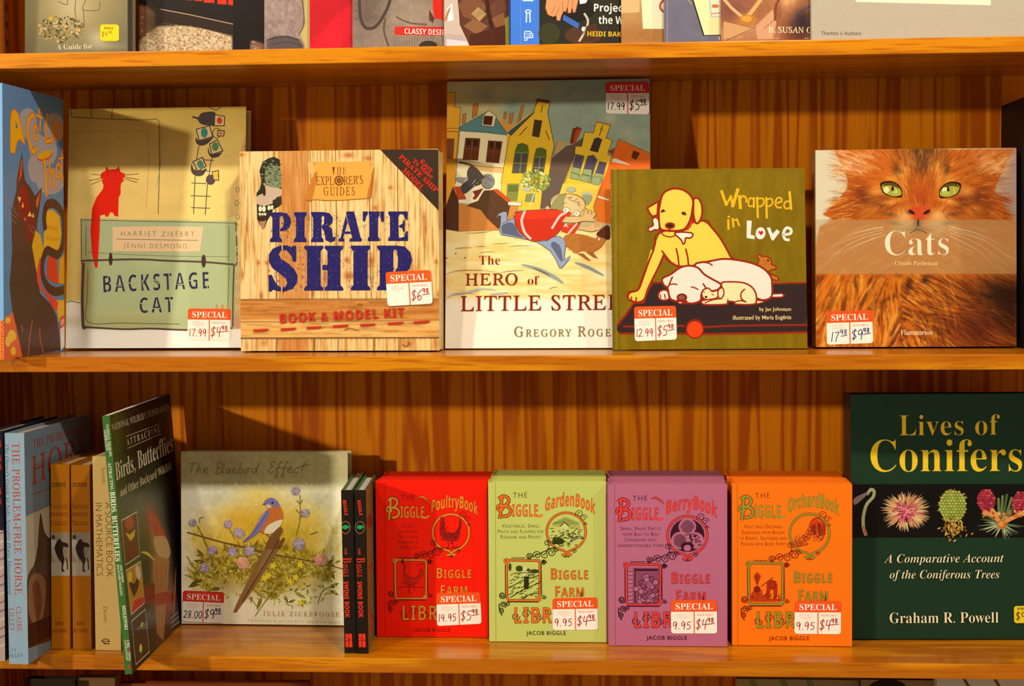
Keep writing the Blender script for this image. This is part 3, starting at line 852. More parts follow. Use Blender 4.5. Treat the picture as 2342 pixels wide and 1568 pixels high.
    a.text('JENNI DESMOND', 1108, 260, 1672, 268, 42, '7a6c4c', 'default', off=-.012, wob=.06, sp=.18)
    # stencilled title
    NV = '30304c'; BX = 'b2ba84'
    a.text('BACKSTAGE', 912, 658, 1875, 622, 150, NV, 'bold', off=-.012, sp=.17)
    a.text('CAT', 1240, 842, 1552, 834, 138, NV, 'bold', off=-.012, sp=.17)
    for x, y, ang in ((960, 515, 80), (960, 640, 80), (1060, 600, 0), (1150, 570, 25), (1205, 570, -20), (1276, 580, 80), (1395, 560, 40), (1508, 500, 90), (1618, 585, 0), (1720, 560, 20), (1850, 590, 90), (1270, 760, 20), (1320, 770, -20), (1395, 800, 0), (1515, 705, 90)):
        c, s = math.cos(math.radians(ang)), math.sin(math.radians(ang)); l = 32
        a.line([(x - c * l, y - s * l), (x + c * l, y + s * l)], 8, BX)
    for x in (1925, 1975, 2025): a.rect(x, 765, x + 18, 800, 'c09050')
    b.build('ecd088', a, mat=matte, pages='d8c08c')
    sticker(b, (430, 705), (528, 706), (527, 779), (429, 777), '17.99', '4', '98', ink='b01c10', head='f2561c')
do_backstage()

def do_pirate():
    b = B['pirate']; a = art(b)
    p = Paint(544, 340, 1022, 806, 2.0, 'f0c47a')
    p.crop(530, 330, 4.684)
    g = fbm(p.X / 3.2, p.Y / 70 + .15 * np.sin(p.X), 11, 3)
    p.mix(np.clip((g - .5) * 4.2, 0, 1) * .75, 'b87830'); p.mix(np.clip((.42 - g) * 4, 0, 1) * .6, 'fadc98')
    # reddish second plank
    m = ((p.X > 530 + 500 / 4.684) & (p.X < 530 + 830 / 4.684)).astype(float) * np.clip(.35 + .6 * fbm(p.X / 12, p.Y / 60, 5), 0, 1)
    p.mix(m, 'c06c28')
    for x, y, rx, ry in ((1250, 115, 60, 30), (1700, 462, 24, 18), (1535, 680, 26, 24), (1460, 150, 40, 24), (100, 110, 40, 20), (165, 900, 20, 80), (2075, 900, 22, 90), (2060, 780, 14, 60)): p.blob(x, y, rx, ry, 'b05a20', .8)
    p.crop(530, 560, 4.684)
    for x, y, rx, ry in ((285, 190, 22, 26), (375, 190, 22, 24), (1240, 165, 28, 28), (1500, 170, 30, 60), (1260, 330, 60, 44), (315, 545, 22, 40), (2190, 180, 20, 26), (2215, 530, 18, 40), (115, 320, 14, 50), (1000, 350, 16, 60), (870, 520, 20, 60)): p.blob(x, y, rx, ry, 'a85420', .8)
    X, Y = (p.X - 530) * 4.684, (p.Y - 560) * 4.684
    gh = fbm(p.X / 90, p.Y / 4.5 + .4 * np.sin(p.X / 40), 23, 3)
    up = ((Y > 583) & (Y < 805)).astype(float); lo = ((Y >= 805) & (Y < 995)).astype(float)
    p.mix(up, 'cc8238'); p.mix(up * np.clip((gh - .5) * 4, 0, 1) * .6, 'a85c22'); p.mix(up * np.clip((.45 - gh) * 4, 0, 1) * .5, 'e0a458')
    p.mix(lo, 'e4ac58'); p.mix(lo * np.clip((gh - .52) * 4, 0, 1) * .6, 'b87832'); p.mix(lo * np.clip((.42 - gh) * 4, 0, 1) * .5, 'f4cc84')
    for x, y, rx, ry in ((350, 1050, 50, 40), (1890, 1050, 60, 50), (2190, 1060, 40, 60), (160, 1080, 20, 60)): p.blob(x, y, rx, ry, 'b87434', .7)
    a.grid(p)
    K = '54340c'
    a.crop(530, 330, 4.684)
    for q in ([(455, 80), (460, 250), (470, 700), (480, 1250), (478, 1655)], [(838, 65), (845, 300), (858, 700), (860, 1650)], [(1113, 65), (1118, 600), (1128, 1100), (1138, 1650)], [(1485, 60), (1478, 700), (1482, 1150), (1495, 1650)], [(1775, 250), (1778, 720), (1790, 1050)]): a.line(q, 7, K)
    for q in ([(165, 300), (175, 640), (160, 900)], [(205, 400), (215, 800), (200, 1100)], [(130, 500), (128, 1000), (140, 1400)], [(2050, 560), (2048, 800), (2060, 1100)], [(2130, 620), (2120, 900)], [(1998, 1100), (1990, 1400)], [(620, 300), (640, 700)], [(700, 100), (720, 400)], [(250, 1100), (245, 1500)], [(1650, 1200), (1640, 1600)]): a.line(q, 4, '9a6424', smooth=True)
    # bone face behind the broken plank
    a.poly([(330, 190), (390, 150), (455, 132), (515, 165), (522, 380), (530, 470), (535, 640), (500, 670), (440, 700), (430, 740), (380, 820), (355, 895), (325, 905), (300, 860), (272, 800), (265, 520), (300, 480), (318, 400), (298, 280)], '2c2a1c')
    a.poly([(370, 250), (440, 230), (520, 250), (530, 440), (470, 470), (400, 440), (355, 380)], '7c8458', True)
    a.poly([(345, 420), (420, 455), (530, 480), (520, 560), (440, 600), (445, 660), (380, 660), (275, 640), (270, 560), (340, 520), (360, 470)], 'c8a884', True)
    a.poly([(335, 440), (362, 480), (360, 545), (335, 540)], '302818', True); a.ell(500, 600, 34, 44, '34301c', 20)
    a.line([(275, 660), (360, 665), (450, 640)], 18, '241c10', smooth=True)
    for x, y, w, h in ((305, 690, 18, 32), (345, 690, 20, 34), (400, 680, 17, 26), (432, 675, 14, 24), (300, 742, 12, 20), (330, 748, 12, 20), (358, 745, 12, 18)): a.ell(x, y, w, h, 'f0dca8')
    a.line([(280, 725), (350, 730), (440, 700)], 10, '241c10', smooth=True); a.poly([(290, 770), (365, 770), (350, 895), (320, 900)], 'b07858', True); a.poly([(280, 775), (370, 765), (360, 815), (300, 820)], '3a2418', True)
    rr = random.Random(4)
    for i in range(130):
        x, y = rr.uniform(330, 520), rr.uniform(170, 450); a.line([(x, y), (x + rr.uniform(-22, 22), y + rr.uniform(-10, 10)), (x + rr.uniform(-25, 25), y + rr.uniform(-16, 16))], 5, rr.choice(['8c9468', '4a4a2c', 'a0a080', '22200f']))
    # parchment
    a.poly([(815, 195), (860, 185), (1000, 188), (1250, 186), (1500, 180), (1525, 250), (1500, 320), (1505, 400), (1490, 575), (1350, 585), (1150, 600), (960, 595), (800, 605), (795, 545), (840, 440), (870, 340), (890, 270)], 'f2a440')
    a.poly([(815, 195), (860, 185), (890, 270), (870, 340), (820, 300)], 'e8b060'); a.poly([(795, 545), (880, 320), (920, 300), (900, 420), (860, 600), (800, 605)], 'c87828', True)
    a.poly([(1525, 260), (1505, 480), (1490, 575), (1450, 560), (1480, 420)], 'c47020', True)
    a.line([(800, 603), (900, 592), (1000, 602), (1150, 600), (1350, 588), (1485, 576)], 7, '8a4a14'); a.line([(1525, 255), (1502, 330), (1508, 400), (1490, 570)], 6, '8a4a14')
    for x, y in ((890, 203), (1487, 218), (850, 578), (1497, 555)): a.ell(x, y, 9, 9, 'a08468')
    BRN = '7c3c10'
    a.text('THE', 1070, 325, 1232, 325, 84, BRN, 'serif', off=-.02, sp=.18)
    a.text('EXPL', 905, 436, 1100, 436, 92, BRN, 'roman', off=0, sp=.03); a.text("RER'S", 1205, 434, 1420, 420, 88, BRN, 'roman', off=0, sp=.03)
    a.text('GUIDES', 988, 546, 1328, 546, 88, BRN, 'roman', off=0, sp=.16)
    a.ring(1150, 388, 44, 48, 13, BRN); a.ring(1150, 388, 20, 22, 9, BRN); a.ell(1150, 388, 8, 8, BRN)
    for i in range(8):
        t = math.pi * i / 4; a.line([(1150 + 12 * math.cos(t), 388 + 12 * math.sin(t)), (1150 + 44 * math.cos(t), 388 + 46 * math.sin(t))], 9, BRN)
    # black corner
    a.poly([(1590, 55), (2230, 55), (2228, 722)], '3a2c1e')
    RD = 'e8240c'
    def diag(s, x0, y0, x1, y1, cap): a.text(s, x0, y0, x1, y1, cap, RD, 'serif', off=.004)
    diag('Easy', 2010, 185, 2140, 300, 46); diag('To Make', 1930, 185, 2140, 372, 46)
    diag('PIRATE SHIP', 1785, 140, 2185, 520, 52); diag('MODEL', 1822, 282, 2030, 498, 56)
    # stencilled title: fat slab letters cut by thin bridges
    NV = '26205c'
    def stem(x0, x1, y0, y1, e, top=True):
        t = [(x0 - e, y0 + 26), (x0 - e, y0), (x1 + e, y0), (x1 + e, y0 + 26), (x1, y0 + 58)] if top else [(x0, y0), (x1, y0)]
        a.poly(([] if not top else [(x0, y0 + 58)]) + t + [(x1, y1 - 58), (x1 + e, y1 - 26), (x1 + e, y1), (x0 - e, y1), (x0 - e, y1 - 26), (x0, y1 - 58)], NV)
    def P(*pts): a.poly(list(pts), NV)
    stem(436, 512, 728, 1046, 26)
    P((522, 728), (590, 738), (628, 785), (636, 835), (618, 890), (575, 925), (520, 930), (520, 905), (548, 888), (560, 830), (552, 775), (522, 758))
    stem(690, 780, 726, 1046, 22); stem(872, 962, 724, 1046, 22)
    P((972, 724), (1045, 735), (1084, 785), (1078, 840), (1040, 876), (1074, 905), (1084, 995), (1112, 985), (1108, 1030), (1062, 1050), (1008, 1028), (990, 935), (966, 892), (966, 870), (988, 850), (992, 780), (972, 755))
    P((1232, 718), (1310, 718), (1380, 996), (1395, 1012), (1393, 1040), (1265, 1040), (1263, 1012), (1292, 1000), (1225, 745))
    P((1222, 762), (1242, 835), (1192, 1002), (1206, 1014), (1206, 1040), (1145, 1040), (1145, 1012), (1168, 998)); P((1212, 932), (1270, 932), (1276, 958), (1205, 958))
    P((1404, 718), (1458, 718), (1458, 745), (1440, 775), (1428, 826), (1404, 820)); P((1592, 718), (1630, 718), (1632, 826), (1606, 832), (1590, 770))
    P((1466, 718), (1584, 718), (1582, 760), (1566, 790), (1566, 985), (1584, 1008), (1584, 1036), (1458, 1036), (1458, 1008), (1474, 985), (1474, 790))
    stem(1696, 1784, 718, 1034, 18)
    P((1795, 718), (1886, 718), (1886, 812), (1860, 800), (1840, 752), (1795, 745)); P((1795, 868), (1828, 850), (1840, 808), (1852, 808), (1852, 936), (1838, 936), (1825, 896), (1795, 890)); P((1795, 1004), (1848, 990), (1868, 930), (1888, 930), (1888, 1034), (1795, 1034))
    a.crop(530, 560, 4.684)
    P((690, 8), (692, 175), (660, 182), (640, 118), (595, 62), (555, 50), (520, 65), (505, 105), (530, 150), (605, 198), (672, 260), (706, 330), (700, 405), (650, 470), (560, 500), (480, 490), (440, 478), (425, 500), (398, 498), (395, 320), (430, 320), (452, 372), (490, 430), (530, 455), (572, 450), (596, 410), (580, 360), (520, 310), (440, 250), (398, 180), (400, 100), (440, 40), (520, 5), (600, 5), (640, 25), (655, 8))
    stem(808, 952, 8, 488, 30); stem(1026, 1165, 8, 488, 30); P((972, 214), (1030, 214), (1030, 268), (972, 268))
    stem(1304, 1456, 6, 486, 28); stem(1586, 1732, 6, 484, 28)
    P((1752, 4), (1850, 15), (1915, 80), (1932, 165), (1905, 255), (1850, 298), (1755, 290), (1752, 275), (1778, 235), (1782, 150), (1770, 60), (1752, 45))
    rr = random.Random(9)
    for i in range(620):
        big = rr.random() < .6
        x = rr.uniform(400, 1920); y = rr.uniform(10, 480) if big else rr.uniform(-330, -30)
        a.ell(x, y, rr.uniform(2, 4), rr.uniform(4, 12), rr.choice(['4c4484', '5c5490', '7a6c98', '1c1848']), 0, 6)
    W = 'e8b868'
    a.line([(545, 0), (545, 55)], 12, W); a.line([(540, 448), (540, 505)], 12, W)
    # lower boards
    a.crop(530, 560, 4.684)
    a.line([(80, 583), (600, 578), (2270, 576)], 8, '8a5820'); a.line([(80, 820), (1200, 815), (2240, 800)], 6, '9a6024'); a.line([(85, 996), (1200, 992), (2285, 990)], 10, '6a4414')
    for x in (485, 885, 1142, 1525, 1792): a.line([(x, 1000), (x, 1150)], 7, K)
    for q in ([(1830, 1060), (1860, 1085), (1905, 1060), (1890, 1040)], [(1210, 908), (1260, 890), (1360, 915)], [(1350, 640), (1375, 630), (1400, 645)]): a.line(q, 7, '6a3c10', smooth=True)
    for i in range(60):
        x = rr.uniform(100, 2200); y = rr.uniform(600, 980); a.line([(x, y), (x + rr.uniform(60, 260), y + rr.uniform(-8, 8))], rr.uniform(2, 4), 'a4682a')
    RB = 'c8301c'
    a.text('BOOK & MODEL KIT', 512, 838, 1850, 770, 98, RB, 'bold', off=.012, sp=.09)
    for x0, x1, y in ((235, 392, 912), (528, 688, 900), (805, 962, 884), (1086, 1248, 868), (1378, 1540, 855), (1675, 1840, 838), (1950, 2118, 824)): a.poly([(x0, y - 8), (x1, y - 18), (x1, y + 6), (x0, y + 18)], RB)
    # box: lid front, tray behind
    mt = print_mat('kit_box_card', .35, .25)
    w, h, t = b.w, b.h, b.t
    mesh_part('front_cover', b.o, mt, [box_geo((0, 2e-5, 0), (w, .004, h), .0006)], [a], 'e8bc70')
    mesh_part('box_tray', b.o, mt, [box_geo((.0005, .004, .0004), (w - .0005, t - .003, h - .0005), .0006)], [], 'f0cc88')
    mesh_part('back_cover', b.o, mt, [box_geo((0, t - .003, 0), (w, t, h), .0006)], [], 'dcae62')
    sticker(b, (882, 622), (985, 617), (990, 694), (887, 700), None, '6', '98', ink='b81810', head='f25a1c')
do_pirate()
def do_hero():
    b = B['hero']; a = art(b)
    p = Paint(1016, 180, 1496, 802, 2.4, 'c4b476')
    p.crop(1000, 170, 4.504)
    p.mix(np.clip((p.X - 1130) / 120, 0, 1) * (p.Y < 500), '9aa888'); p.blob(500, 220, 130, 90, '8a9480', .7); p.blob(760, 330, 90, 120, '86a48c', .8); p.blob(300, 120, 130, 90, 'd0b888', .6); p.blob(1050, 120, 170, 80, 'c8ac70', .6); p.blob(640, 140, 70, 70, 'd0b27a', .6)
    p.blob(1900, 300, 400, 160, '93a488', .6); p.blob(1780, 450, 80, 60, 'd2c49a', .6); p.blob(1940, 600, 80, 60, 'c8bc94', .6); p.noise(.06, 25, 18, 8)
    p.crop(1000, 400, 5.576)
    gy = ((p.Y > 525)).astype(float)
    p.mix(gy, 'fbdc8c'); n = fbm(p.X / 60, p.Y / 9, 31, 3)
    p.mix(gy * np.clip((n - .5) * 4, 0, 1) * .8, 'f4c468'); p.mix(gy * np.clip((.45 - n) * 4, 0, 1) * .7, 'fdeeb4')
    p.mix(np.clip((p.Y - 676) / 14, 0, 1), 'fdf0d0'); p.mix(((p.X < 1045) & (p.Y > 650)).astype(float) * .0, 'ffffff')
    a.grid(p)
    K = '4a3418'
    a.crop(1000, 170, 4.504)
    YL, OR = 'f2c02c', 'f0a82c'
    def win(pts, fr, gl): a.poly(pts, fr); a.line(pts, 4, K, closed=True)
    # left tower
    a.poly([(95, 185), (182, 190), (176, 335), (242, 345), (222, 600), (190, 910), (185, 1130), (60, 1130), (60, 185)], OR); a.line([(115, 185), (190, 190), (178, 335), (242, 345), (222, 600), (190, 910)], 5, K)
    a.line([(100, 555), (220, 555)], 5, K); a.line([(100, 585), (215, 592)], 9, '9a5a20'); a.poly([(80, 660), (178, 660), (165, 872), (80, 870)], '8a4a24'); a.line([(130, 660), (125, 870)], 4, K)
    # chimneys
    for pts in ([(262, 410), (298, 402), (290, 500), (258, 510)], [(370, 305), (425, 298), (408, 420), (360, 450)], [(690, 390), (716, 386), (700, 470), (680, 480)], [(745, 405), (785, 400), (760, 540), (730, 560)], [(868, 322), (895, 318), (850, 500), (825, 500)]): a.poly(pts, 'c87a30'); a.line(pts, 4, K, closed=True)
    a.poly([(625, 490), (690, 455), (725, 510), (810, 510), (720, 600), (640, 540)], 'e0a040')
    # white house
    a.poly([(235, 570), (740, 620), (700, 880), (660, 1130), (185, 1130), (200, 900)], 'f6e4a8'); a.line([(232, 580), (205, 900), (185, 1130)], 5, K); a.line([(742, 630), (690, 930), (660, 1130)], 5, K)
    a.poly([(232, 545), (450, 420), (530, 375), (600, 440), (735, 628), (500, 600), (232, 582)], '5f8a80'); a.line([(232, 545), (450, 420), (530, 375), (600, 440), (735, 628), (500, 600), (232, 582)], 5, K, closed=True)
    a.poly([(475, 420), (530, 372), (608, 430), (585, 540), (458, 525)], 'f0dca8'); a.line([(475, 420), (530, 372), (608, 430), (585, 540), (458, 525)], 5, K, closed=True); a.poly([(482, 425), (575, 430), (560, 525), (472, 515)], '5a2a16')
    for pts in ([(290, 652), (445, 660), (420, 888), (262, 878)], [(525, 680), (672, 690), (636, 915), (500, 905)]):
        a.poly(pts, '6a341a'); (x0, y0), (x1, y1), (x2, y2), (x3, y3) = pts
        a.line([((x0 + x1) / 2, y0), ((x2 + x3) / 2, y2)], 6, '8a5428'); a.line([((x0 + x3) / 2, (y0 + y3) / 2), ((x1 + x2) / 2, (y1 + y2) / 2)], 6, '8a5428'); a.rect(x0 + 15, y0 + 18, x0 + 55, y0 + 80, '3a2418'); a.rect(x0 + 85, y0 + 20, x0 + 125, y0 + 84, '3a2418')
    a.poly([(200, 905), (690, 960), (670, 1020), (440, 990)], 'e8b868'); a.line([(200, 905), (420, 945), (690, 965)], 4, K)
    # tall yellow house
    a.poly([(720, 600), (900, 440), (1000, 380), (1020, 290), (1040, 250), (1160, 270), (1130, 400), (1200, 720), (1190, 800), (1140, 1130), (655, 1130), (700, 880)], YL)
    a.poly([(720, 600), (1000, 380), (1000, 395), (760, 635)], '4a5a58'); a.poly([(1015, 320), (1025, 250), (1165, 270), (1145, 300), (1040, 282)], '7a4a24')
    a.line([(760, 630), (990, 400), (1015, 320), (1030, 250), (1168, 272), (1140, 390), (1205, 740), (1175, 860), (1140, 1130)], 5, K); a.line([(745, 640), (690, 930), (655, 1130)], 5, K)
    a.line([(1085, 320), (1070, 392)], 8, K); a.line([(925, 540), (848, 628)], 8, K); a.line([(1118, 580), (1155, 672)], 8, K)
    a.poly([(1000, 465), (1082, 475), (1050, 652), (975, 635)], '4a3c24')
    for x0, x1, yt, yb in ((775, 945, 705, 1020), (975, 1125, 750, 1040)):
        m = (x0 + x1) / 2 + 20
        a.poly([(x0 + 25, yt + 80), (m - 50, yt + 12), (m, yt), (m + 55, yt + 25), (x1, yt + 90), (x1 - 30, yb), (x0 - 10, yb)], '5e6a24', False)
        a.poly([(x0 + 35, yt + 110), (x1 - 15, yt + 110), (x1 - 45, yb - 8), (x0 + 8, yb - 8)], '5a4a50'); a.line([(m - 10, yt + 100), (m - 30, yb)], 9, '8a9440'); a.line([(x0 + 20, yt + 210), (x1 - 25, yt + 212)], 9, '8a9440'); a.line([(x0 + 30, yt + 100), (x1 - 10, yt + 100)], 14, '6a8a30')
    # shaded gable and stepped house
    a.poly([(1180, 860), (1330, 740), (1400, 720), (1520, 640), (1560, 640), (1400, 900), (1310, 1130), (1140, 1130)], '6a5444')
    a.poly([(1200, 830), (1235, 690), (1262, 680), (1270, 700), (1300, 690), (1340, 700), (1300, 760)], 'c8a060'); a.line([(1195, 830), (1240, 690)], 4, K)
    a.poly([(1395, 560), (1445, 538), (1490, 560), (1420, 715), (1365, 710)], '7a3418'); a.poly([(1430, 570), (1488, 562), (1422, 715), (1400, 712)], 'c04a1c')
    a.poly([(1640, 490), (1785, 520), (1740, 655), (1800, 680), (1755, 820), (1800, 850), (1700, 1130), (1300, 1130), (1420, 830), (1420, 740), (1490, 740), (1520, 600), (1610, 605)], YL)
    a.line([(1310, 1130), (1400, 900), (1425, 740), (1488, 742), (1518, 590), (1610, 605), (1642, 488), (1785, 522), (1738, 655), (1802, 680), (1755, 820), (1800, 850), (1700, 1130)], 5, K)
    a.line([(1642, 488), (1785, 522)], 14, 'a8702c'); a.line([(1705, 520), (1670, 632)], 8, K); a.line([(1680, 560), (1712, 572)], 6, K)
    a.poly([(1620, 655), (1660, 640), (1700, 670), (1655, 805), (1570, 785)], '40382c'); a.line([(1600, 665), (1655, 645), (1700, 668)], 8, 'c8a850')
    for pts in ([(1425, 820), (1515, 840), (1450, 1090), (1365, 1070)], [(1550, 840), (1610, 830), (1650, 880), (1575, 1120), (1470, 1090)], [(1670, 895), (1745, 910), (1690, 1130), (1590, 1120)]):
        a.poly(pts, '5a4a58'); xs = [q[0] for q in pts]; lo = pts[-2:]
        a.poly([((pts[0][0] + pts[-1][0]) / 2, (pts[0][1] + pts[-1][1]) / 2 + 10), ((pts[-2][0] + pts[1][0]) / 2, (pts[1][1] + pts[-2][1]) / 2 + 10), pts[-2], pts[-1]], '98a468'); a.line(pts, 7, '7a7c38', closed=True)
        a.line([((pts[0][0] + pts[-1][0]) / 2 - 20, (pts[0][1] + pts[-1][1]) / 2 + 60), ((pts[-2][0] + pts[1][0]) / 2 - 20, (pts[1][1] + pts[-2][1]) / 2 + 70)], 8, '5a5a34')
    # orange house
    a.poly([(1870, 680), (2225, 830), (2225, 1000), (1850, 1130), (1690, 1130), (1800, 860)], 'ea6a1c'); a.line([(1800, 860), (1870, 668), (2225, 830)], 12, 'a86a38'); a.poly([(1975, 645), (2008, 655), (1998, 710), (1960, 695)], 'c8a468'); a.poly([(2020, 780), (2090, 810), (2050, 880), (1998, 858)], '5a3018'); a.poly([(1800, 870), (1840, 865), (2000, 935), (1800, 900)], 'e8dcc0')
    a.poly([(1755, 790), (1830, 755), (1805, 840)], '8a4a28')
    # tree, bridge, ground figures
    a.crop(1000, 400, 5.576)
    a.poly([(60, 110), (228, 110), (215, 440), (60, 690)], OR); a.poly([(228, 115), (820, 110), (805, 440), (225, 440)], 'f8e4ac'); a.poly([(820, 110), (1345, 110), (1310, 445), (800, 445)], 'f2c63c')
    a.poly([(1575, 110), (2110, 110), (1990, 420), (2000, 600), (1300, 600), (1450, 420)], 'f2c84a'); a.poly([(2085, 110), (2420, 110), (2420, 640), (2030, 600), (1990, 400)], 'e0701c'); a.poly([(2050, 262), (2190, 310), (2190, 330), (2045, 285)], 'e8dcc0')
    a.line([(2110, 110), (1992, 420)], 4, K); a.line([(820, 110), (802, 440)], 4, K)
    rr = random.Random(12)
    a.poly([(890, 110), (1050, 110), (1020, 335), (880, 330)], '8a8c40'); a.rect(905, 130, 1030, 205, '6a7434'); a.line([(900, 205), (1020, 208)], 5, K); a.poly([(1130, 240), (1250, 230), (1240, 350), (1115, 345)], '8a8c50')
    a.line([(1240, 220), (1185, 400)], 12, 'd8d4b0')
    a.poly([(1820, 5), (1940, 15), (1930, 100), (1815, 70)], '98a468'); a.line([(1820, 5), (1940, 15), (1930, 100), (1815, 70)], 6, '6a6a34', closed=True)
    a.poly([(690 + 990, 0), (1800, 10), (1795, 60), (1680, 20)], '98a468'); a.poly([(1980, 20), (2100, 30), (2060, 135), (1960, 110)], '98a468'); a.line([(1980, 20), (2100, 30), (2060, 135), (1960, 110)], 6, '6a6a34', closed=True)
    a.poly([(1340, 180), (1640, 0), (1560, 240), (1450, 420), (1310, 430)], '6a5648')
    for i in range(210):
        t, r = rr.uniform(0, 6.28), rr.random() ** .5
        x, y = 1255 + 190 * r * math.cos(t), 75 + 130 * r * math.sin(t)
        a.ell(x, y, rr.uniform(10, 26), rr.uniform(8, 18), rr.choice(['a0a838', '7c8c30', 'c8cc70', 'e0dc98', '98a048', '6e8038']) if r > .35 else rr.choice(['8a7424', '9a8a34', '7c8c30']), rr.uniform(0, 90), 7)
    a.ell(1140, 180, 60, 25, 'b8bca8'); a.ell(1710, 190, 60, 30, 'b0b498'); a.ring(1710, 190, 60, 30, 4, '6a6a4c'); a.ell(1910, 255, 60, 34, 'b8bcac'); a.poly([(1850, 260), (1975, 270), (1930, 380), (1890, 360)], '98a070', True)
    # bridge
    a.poly([(100, 430), (200, 150), (280, 330), (280, 720), (110, 690)], '54301c'); a.poly([(215, 148), (298, 148), (375, 310), (270, 318)], 'c8481c')
    a.poly([(275, 360), (370, 380), (1030, 390), (1030, 440), (920, 560), (800, 700), (370, 715), (275, 722)], 'd8883c')
    for i in range(14):
        y = 400 + i * 23; a.line([(290, y), (480, y + 8), (850, y + 4)], 3, 'a45c24')
    a.poly([(370, 390), (515, 330), (600, 200), (760, 190), (880, 320), (930, 400), (900, 530), (780, 690), (640, 560), (560, 450)], '5c3c22', False)
    a.poly([(700, 185), (770, 180), (945, 330), (890, 345)], 'd0501c'); a.poly([(270, 315), (400, 310), (398, 368), (272, 362)], 'f0e4c0'); a.poly([(900, 345), (1075, 350), (1070, 395), (905, 385)], 'f0e4c0')
    a.line([(270, 315), (400, 310), (398, 368), (272, 362)], 4, K, closed=True); a.line([(900, 345), (1075, 350), (1070, 395), (905, 385)], 4, K, closed=True)
    # far figure with a round tray
    a.poly([(400, 0), (540, 0), (560, 110), (470, 150), (350, 240), (300, 150), (390, 60)], '4a4440', True); a.poly([(470, 200), (545, 160), (600, 190), (520, 330), (380, 380), (365, 290)], 'f4e0b0'); a.poly([(450, 210), (590, 170), (520, 280), (480, 320), (450, 300), (480, 260)], '7c3418')
    a.poly([(190 + 30, 30), (400, 30), (330, 110), (250, 80)], 'a09888'); a.ell(645, 85, 82, 90, '8c8c84'); a.ring(645, 85, 82, 90, 6, K)
    for i in range(26): a.line([(rr.uniform(440, 700), rr.uniform(0, 130)), (rr.uniform(440, 700), rr.uniform(0, 130))][:1] + [(rr.uniform(470, 560), rr.uniform(0, 110))], 6, rr.choice(['c07838', '3a302c', 'd8c090', '90503c'])) if i < 7 else a.ell(rr.uniform(440, 720), rr.uniform(0, 140), 10, 7, rr.choice(['c07838', '6a5a4c', 'b8b0a0']))
    a.crop(1000, 170, 4.504)
    a.line([(228, 905), (350, 935), (455, 1030), (480, 1060)], 13, K, smooth=True); a.ell(370, 1010, 40, 40, 'd8b070'); a.poly([(310, 1000), (360, 940), (440, 1000), (470, 1080), (330, 1080)], '54483c', True)
    # ground marks
    a.crop(1000, 400, 5.576)
    for q in ([(350, 745), (540, 735), (720, 712)], [(220, 945), (300, 930), (460, 925)], [(490, 912), (560, 908), (640, 912)], [(700, 875), (800, 875), (915, 865)], [(890, 920), (1050, 900), (1210, 905)], [(530, 995), (640, 980), (740, 985)], [(975, 975), (1080, 978)], [(130, 770), (280, 772)]): a.line(q, 5, '8a6a38', smooth=True, taper=2)
    # running boy
    BL, SK, RD = '94a0b4', 'e8b878', 'd03018'
    a.poly([(1380, 410), (1420, 395), (1440, 440), (1390, 450)], SK)
    a.ell(1665, 380, 225, 140, 'e6c080', 10); a.poly([(1445, 420), (1480, 330), (1560, 260), (1650, 240), (1620, 330), (1600, 440), (1460, 440)], '9c9458', True); a.ring(1665, 380, 225, 140, 6, K, a0=170, a1=400)
    for q in ([(1660, 290), (1720, 285), (1680, 310), (1740, 330), (1790, 300)], [(1740, 345), (1810, 350), (1790, 375), (1830, 390)], [(1590, 370), (1650, 352)]): a.line(q, 6, K, smooth=True)
    a.poly([(985, 560), (1000, 500), (1020, 470), (1250, 448), (1500, 440), (1715, 490), (1640, 560), (1580, 690), (1450, 820), (1250, 848), (1150, 820), (1060, 740), (1000, 650)], RD, False); a.poly([(1000, 500), (1250, 450), (1660, 465), (1640, 520), (1300, 560), (1000, 560)], 'ee3a1c', True)
    a.line([(1120, 455), (1080, 560), (1085, 640), (1120, 740), (1190, 812)], 32, 'd8c8b0', smooth=True); a.line([(1640, 480), (1560, 530), (1465, 680)], 30, 'd8c8b0', smooth=True)
    a.line([(985, 560), (1000, 500), (1020, 470), (1250, 448), (1500, 440), (1715, 490), (1640, 560), (1590, 680)], 6, K, smooth=True); a.line([(985, 560), (1010, 660), (1060, 740), (1150, 820), (1250, 848), (1450, 820), (1580, 690)], 6, K, smooth=True)
    a.poly([(1600, 640), (1830, 610), (1740, 770), (1650, 745), (1580, 720)], 'd83a1c'); a.line([(1780, 620), (1670, 750)], 24, 'd8c8b0'); a.poly([(1605, 665), (1640, 630), (1680, 670), (1640, 655)], 'f0e0c0')
    a.poly([(1590, 600), (1640, 530), (1850, 525), (1880, 470), (1900, 430), (1920, 440), (1918, 500), (1950, 445), (1970, 460), (1960, 510), (2000, 470), (2030, 490), (1990, 560), (2010, 600), (1880, 590), (1760, 615)], SK); a.line([(1590, 605), (1760, 612), (1880, 590), (2010, 600)], 6, K, smooth=True); a.line([(1640, 530), (1850, 525), (1880, 470), (1900, 430), (1920, 440), (1918, 500), (1950, 445), (1970, 460), (1960, 510), (2000, 470), (2030, 490), (1990, 560)], 5, K)
    a.poly([(1790, 690), (1950, 650), (1990, 610), (2080, 600), (2110, 640), (2060, 700), (1960, 720), (1850, 700)], SK, True); a.line([(1790, 695), (1850, 705), (1960, 725), (2060, 700)], 5, K, smooth=True)
    for y in (605, 625, 648): a.line([(2000, y + 20), (2090, y)], 4, K)
    for x, y in ((1645, 450), (1780, 495)): a.ell(x, y, 42, 32, 'f8ecc8'); a.ring(x, y, 42, 32, 5, K); a.ell(x - 8, y, 8, 9, K)
    # legs
    leg1 = [(745, 550), (790, 490), (850, 465), (892, 475), (890, 590), (980, 550), (995, 650), (1050, 740), (1150, 825), (950, 785), (820, 765), (795, 710), (808, 610), (810, 520), (780, 525)]
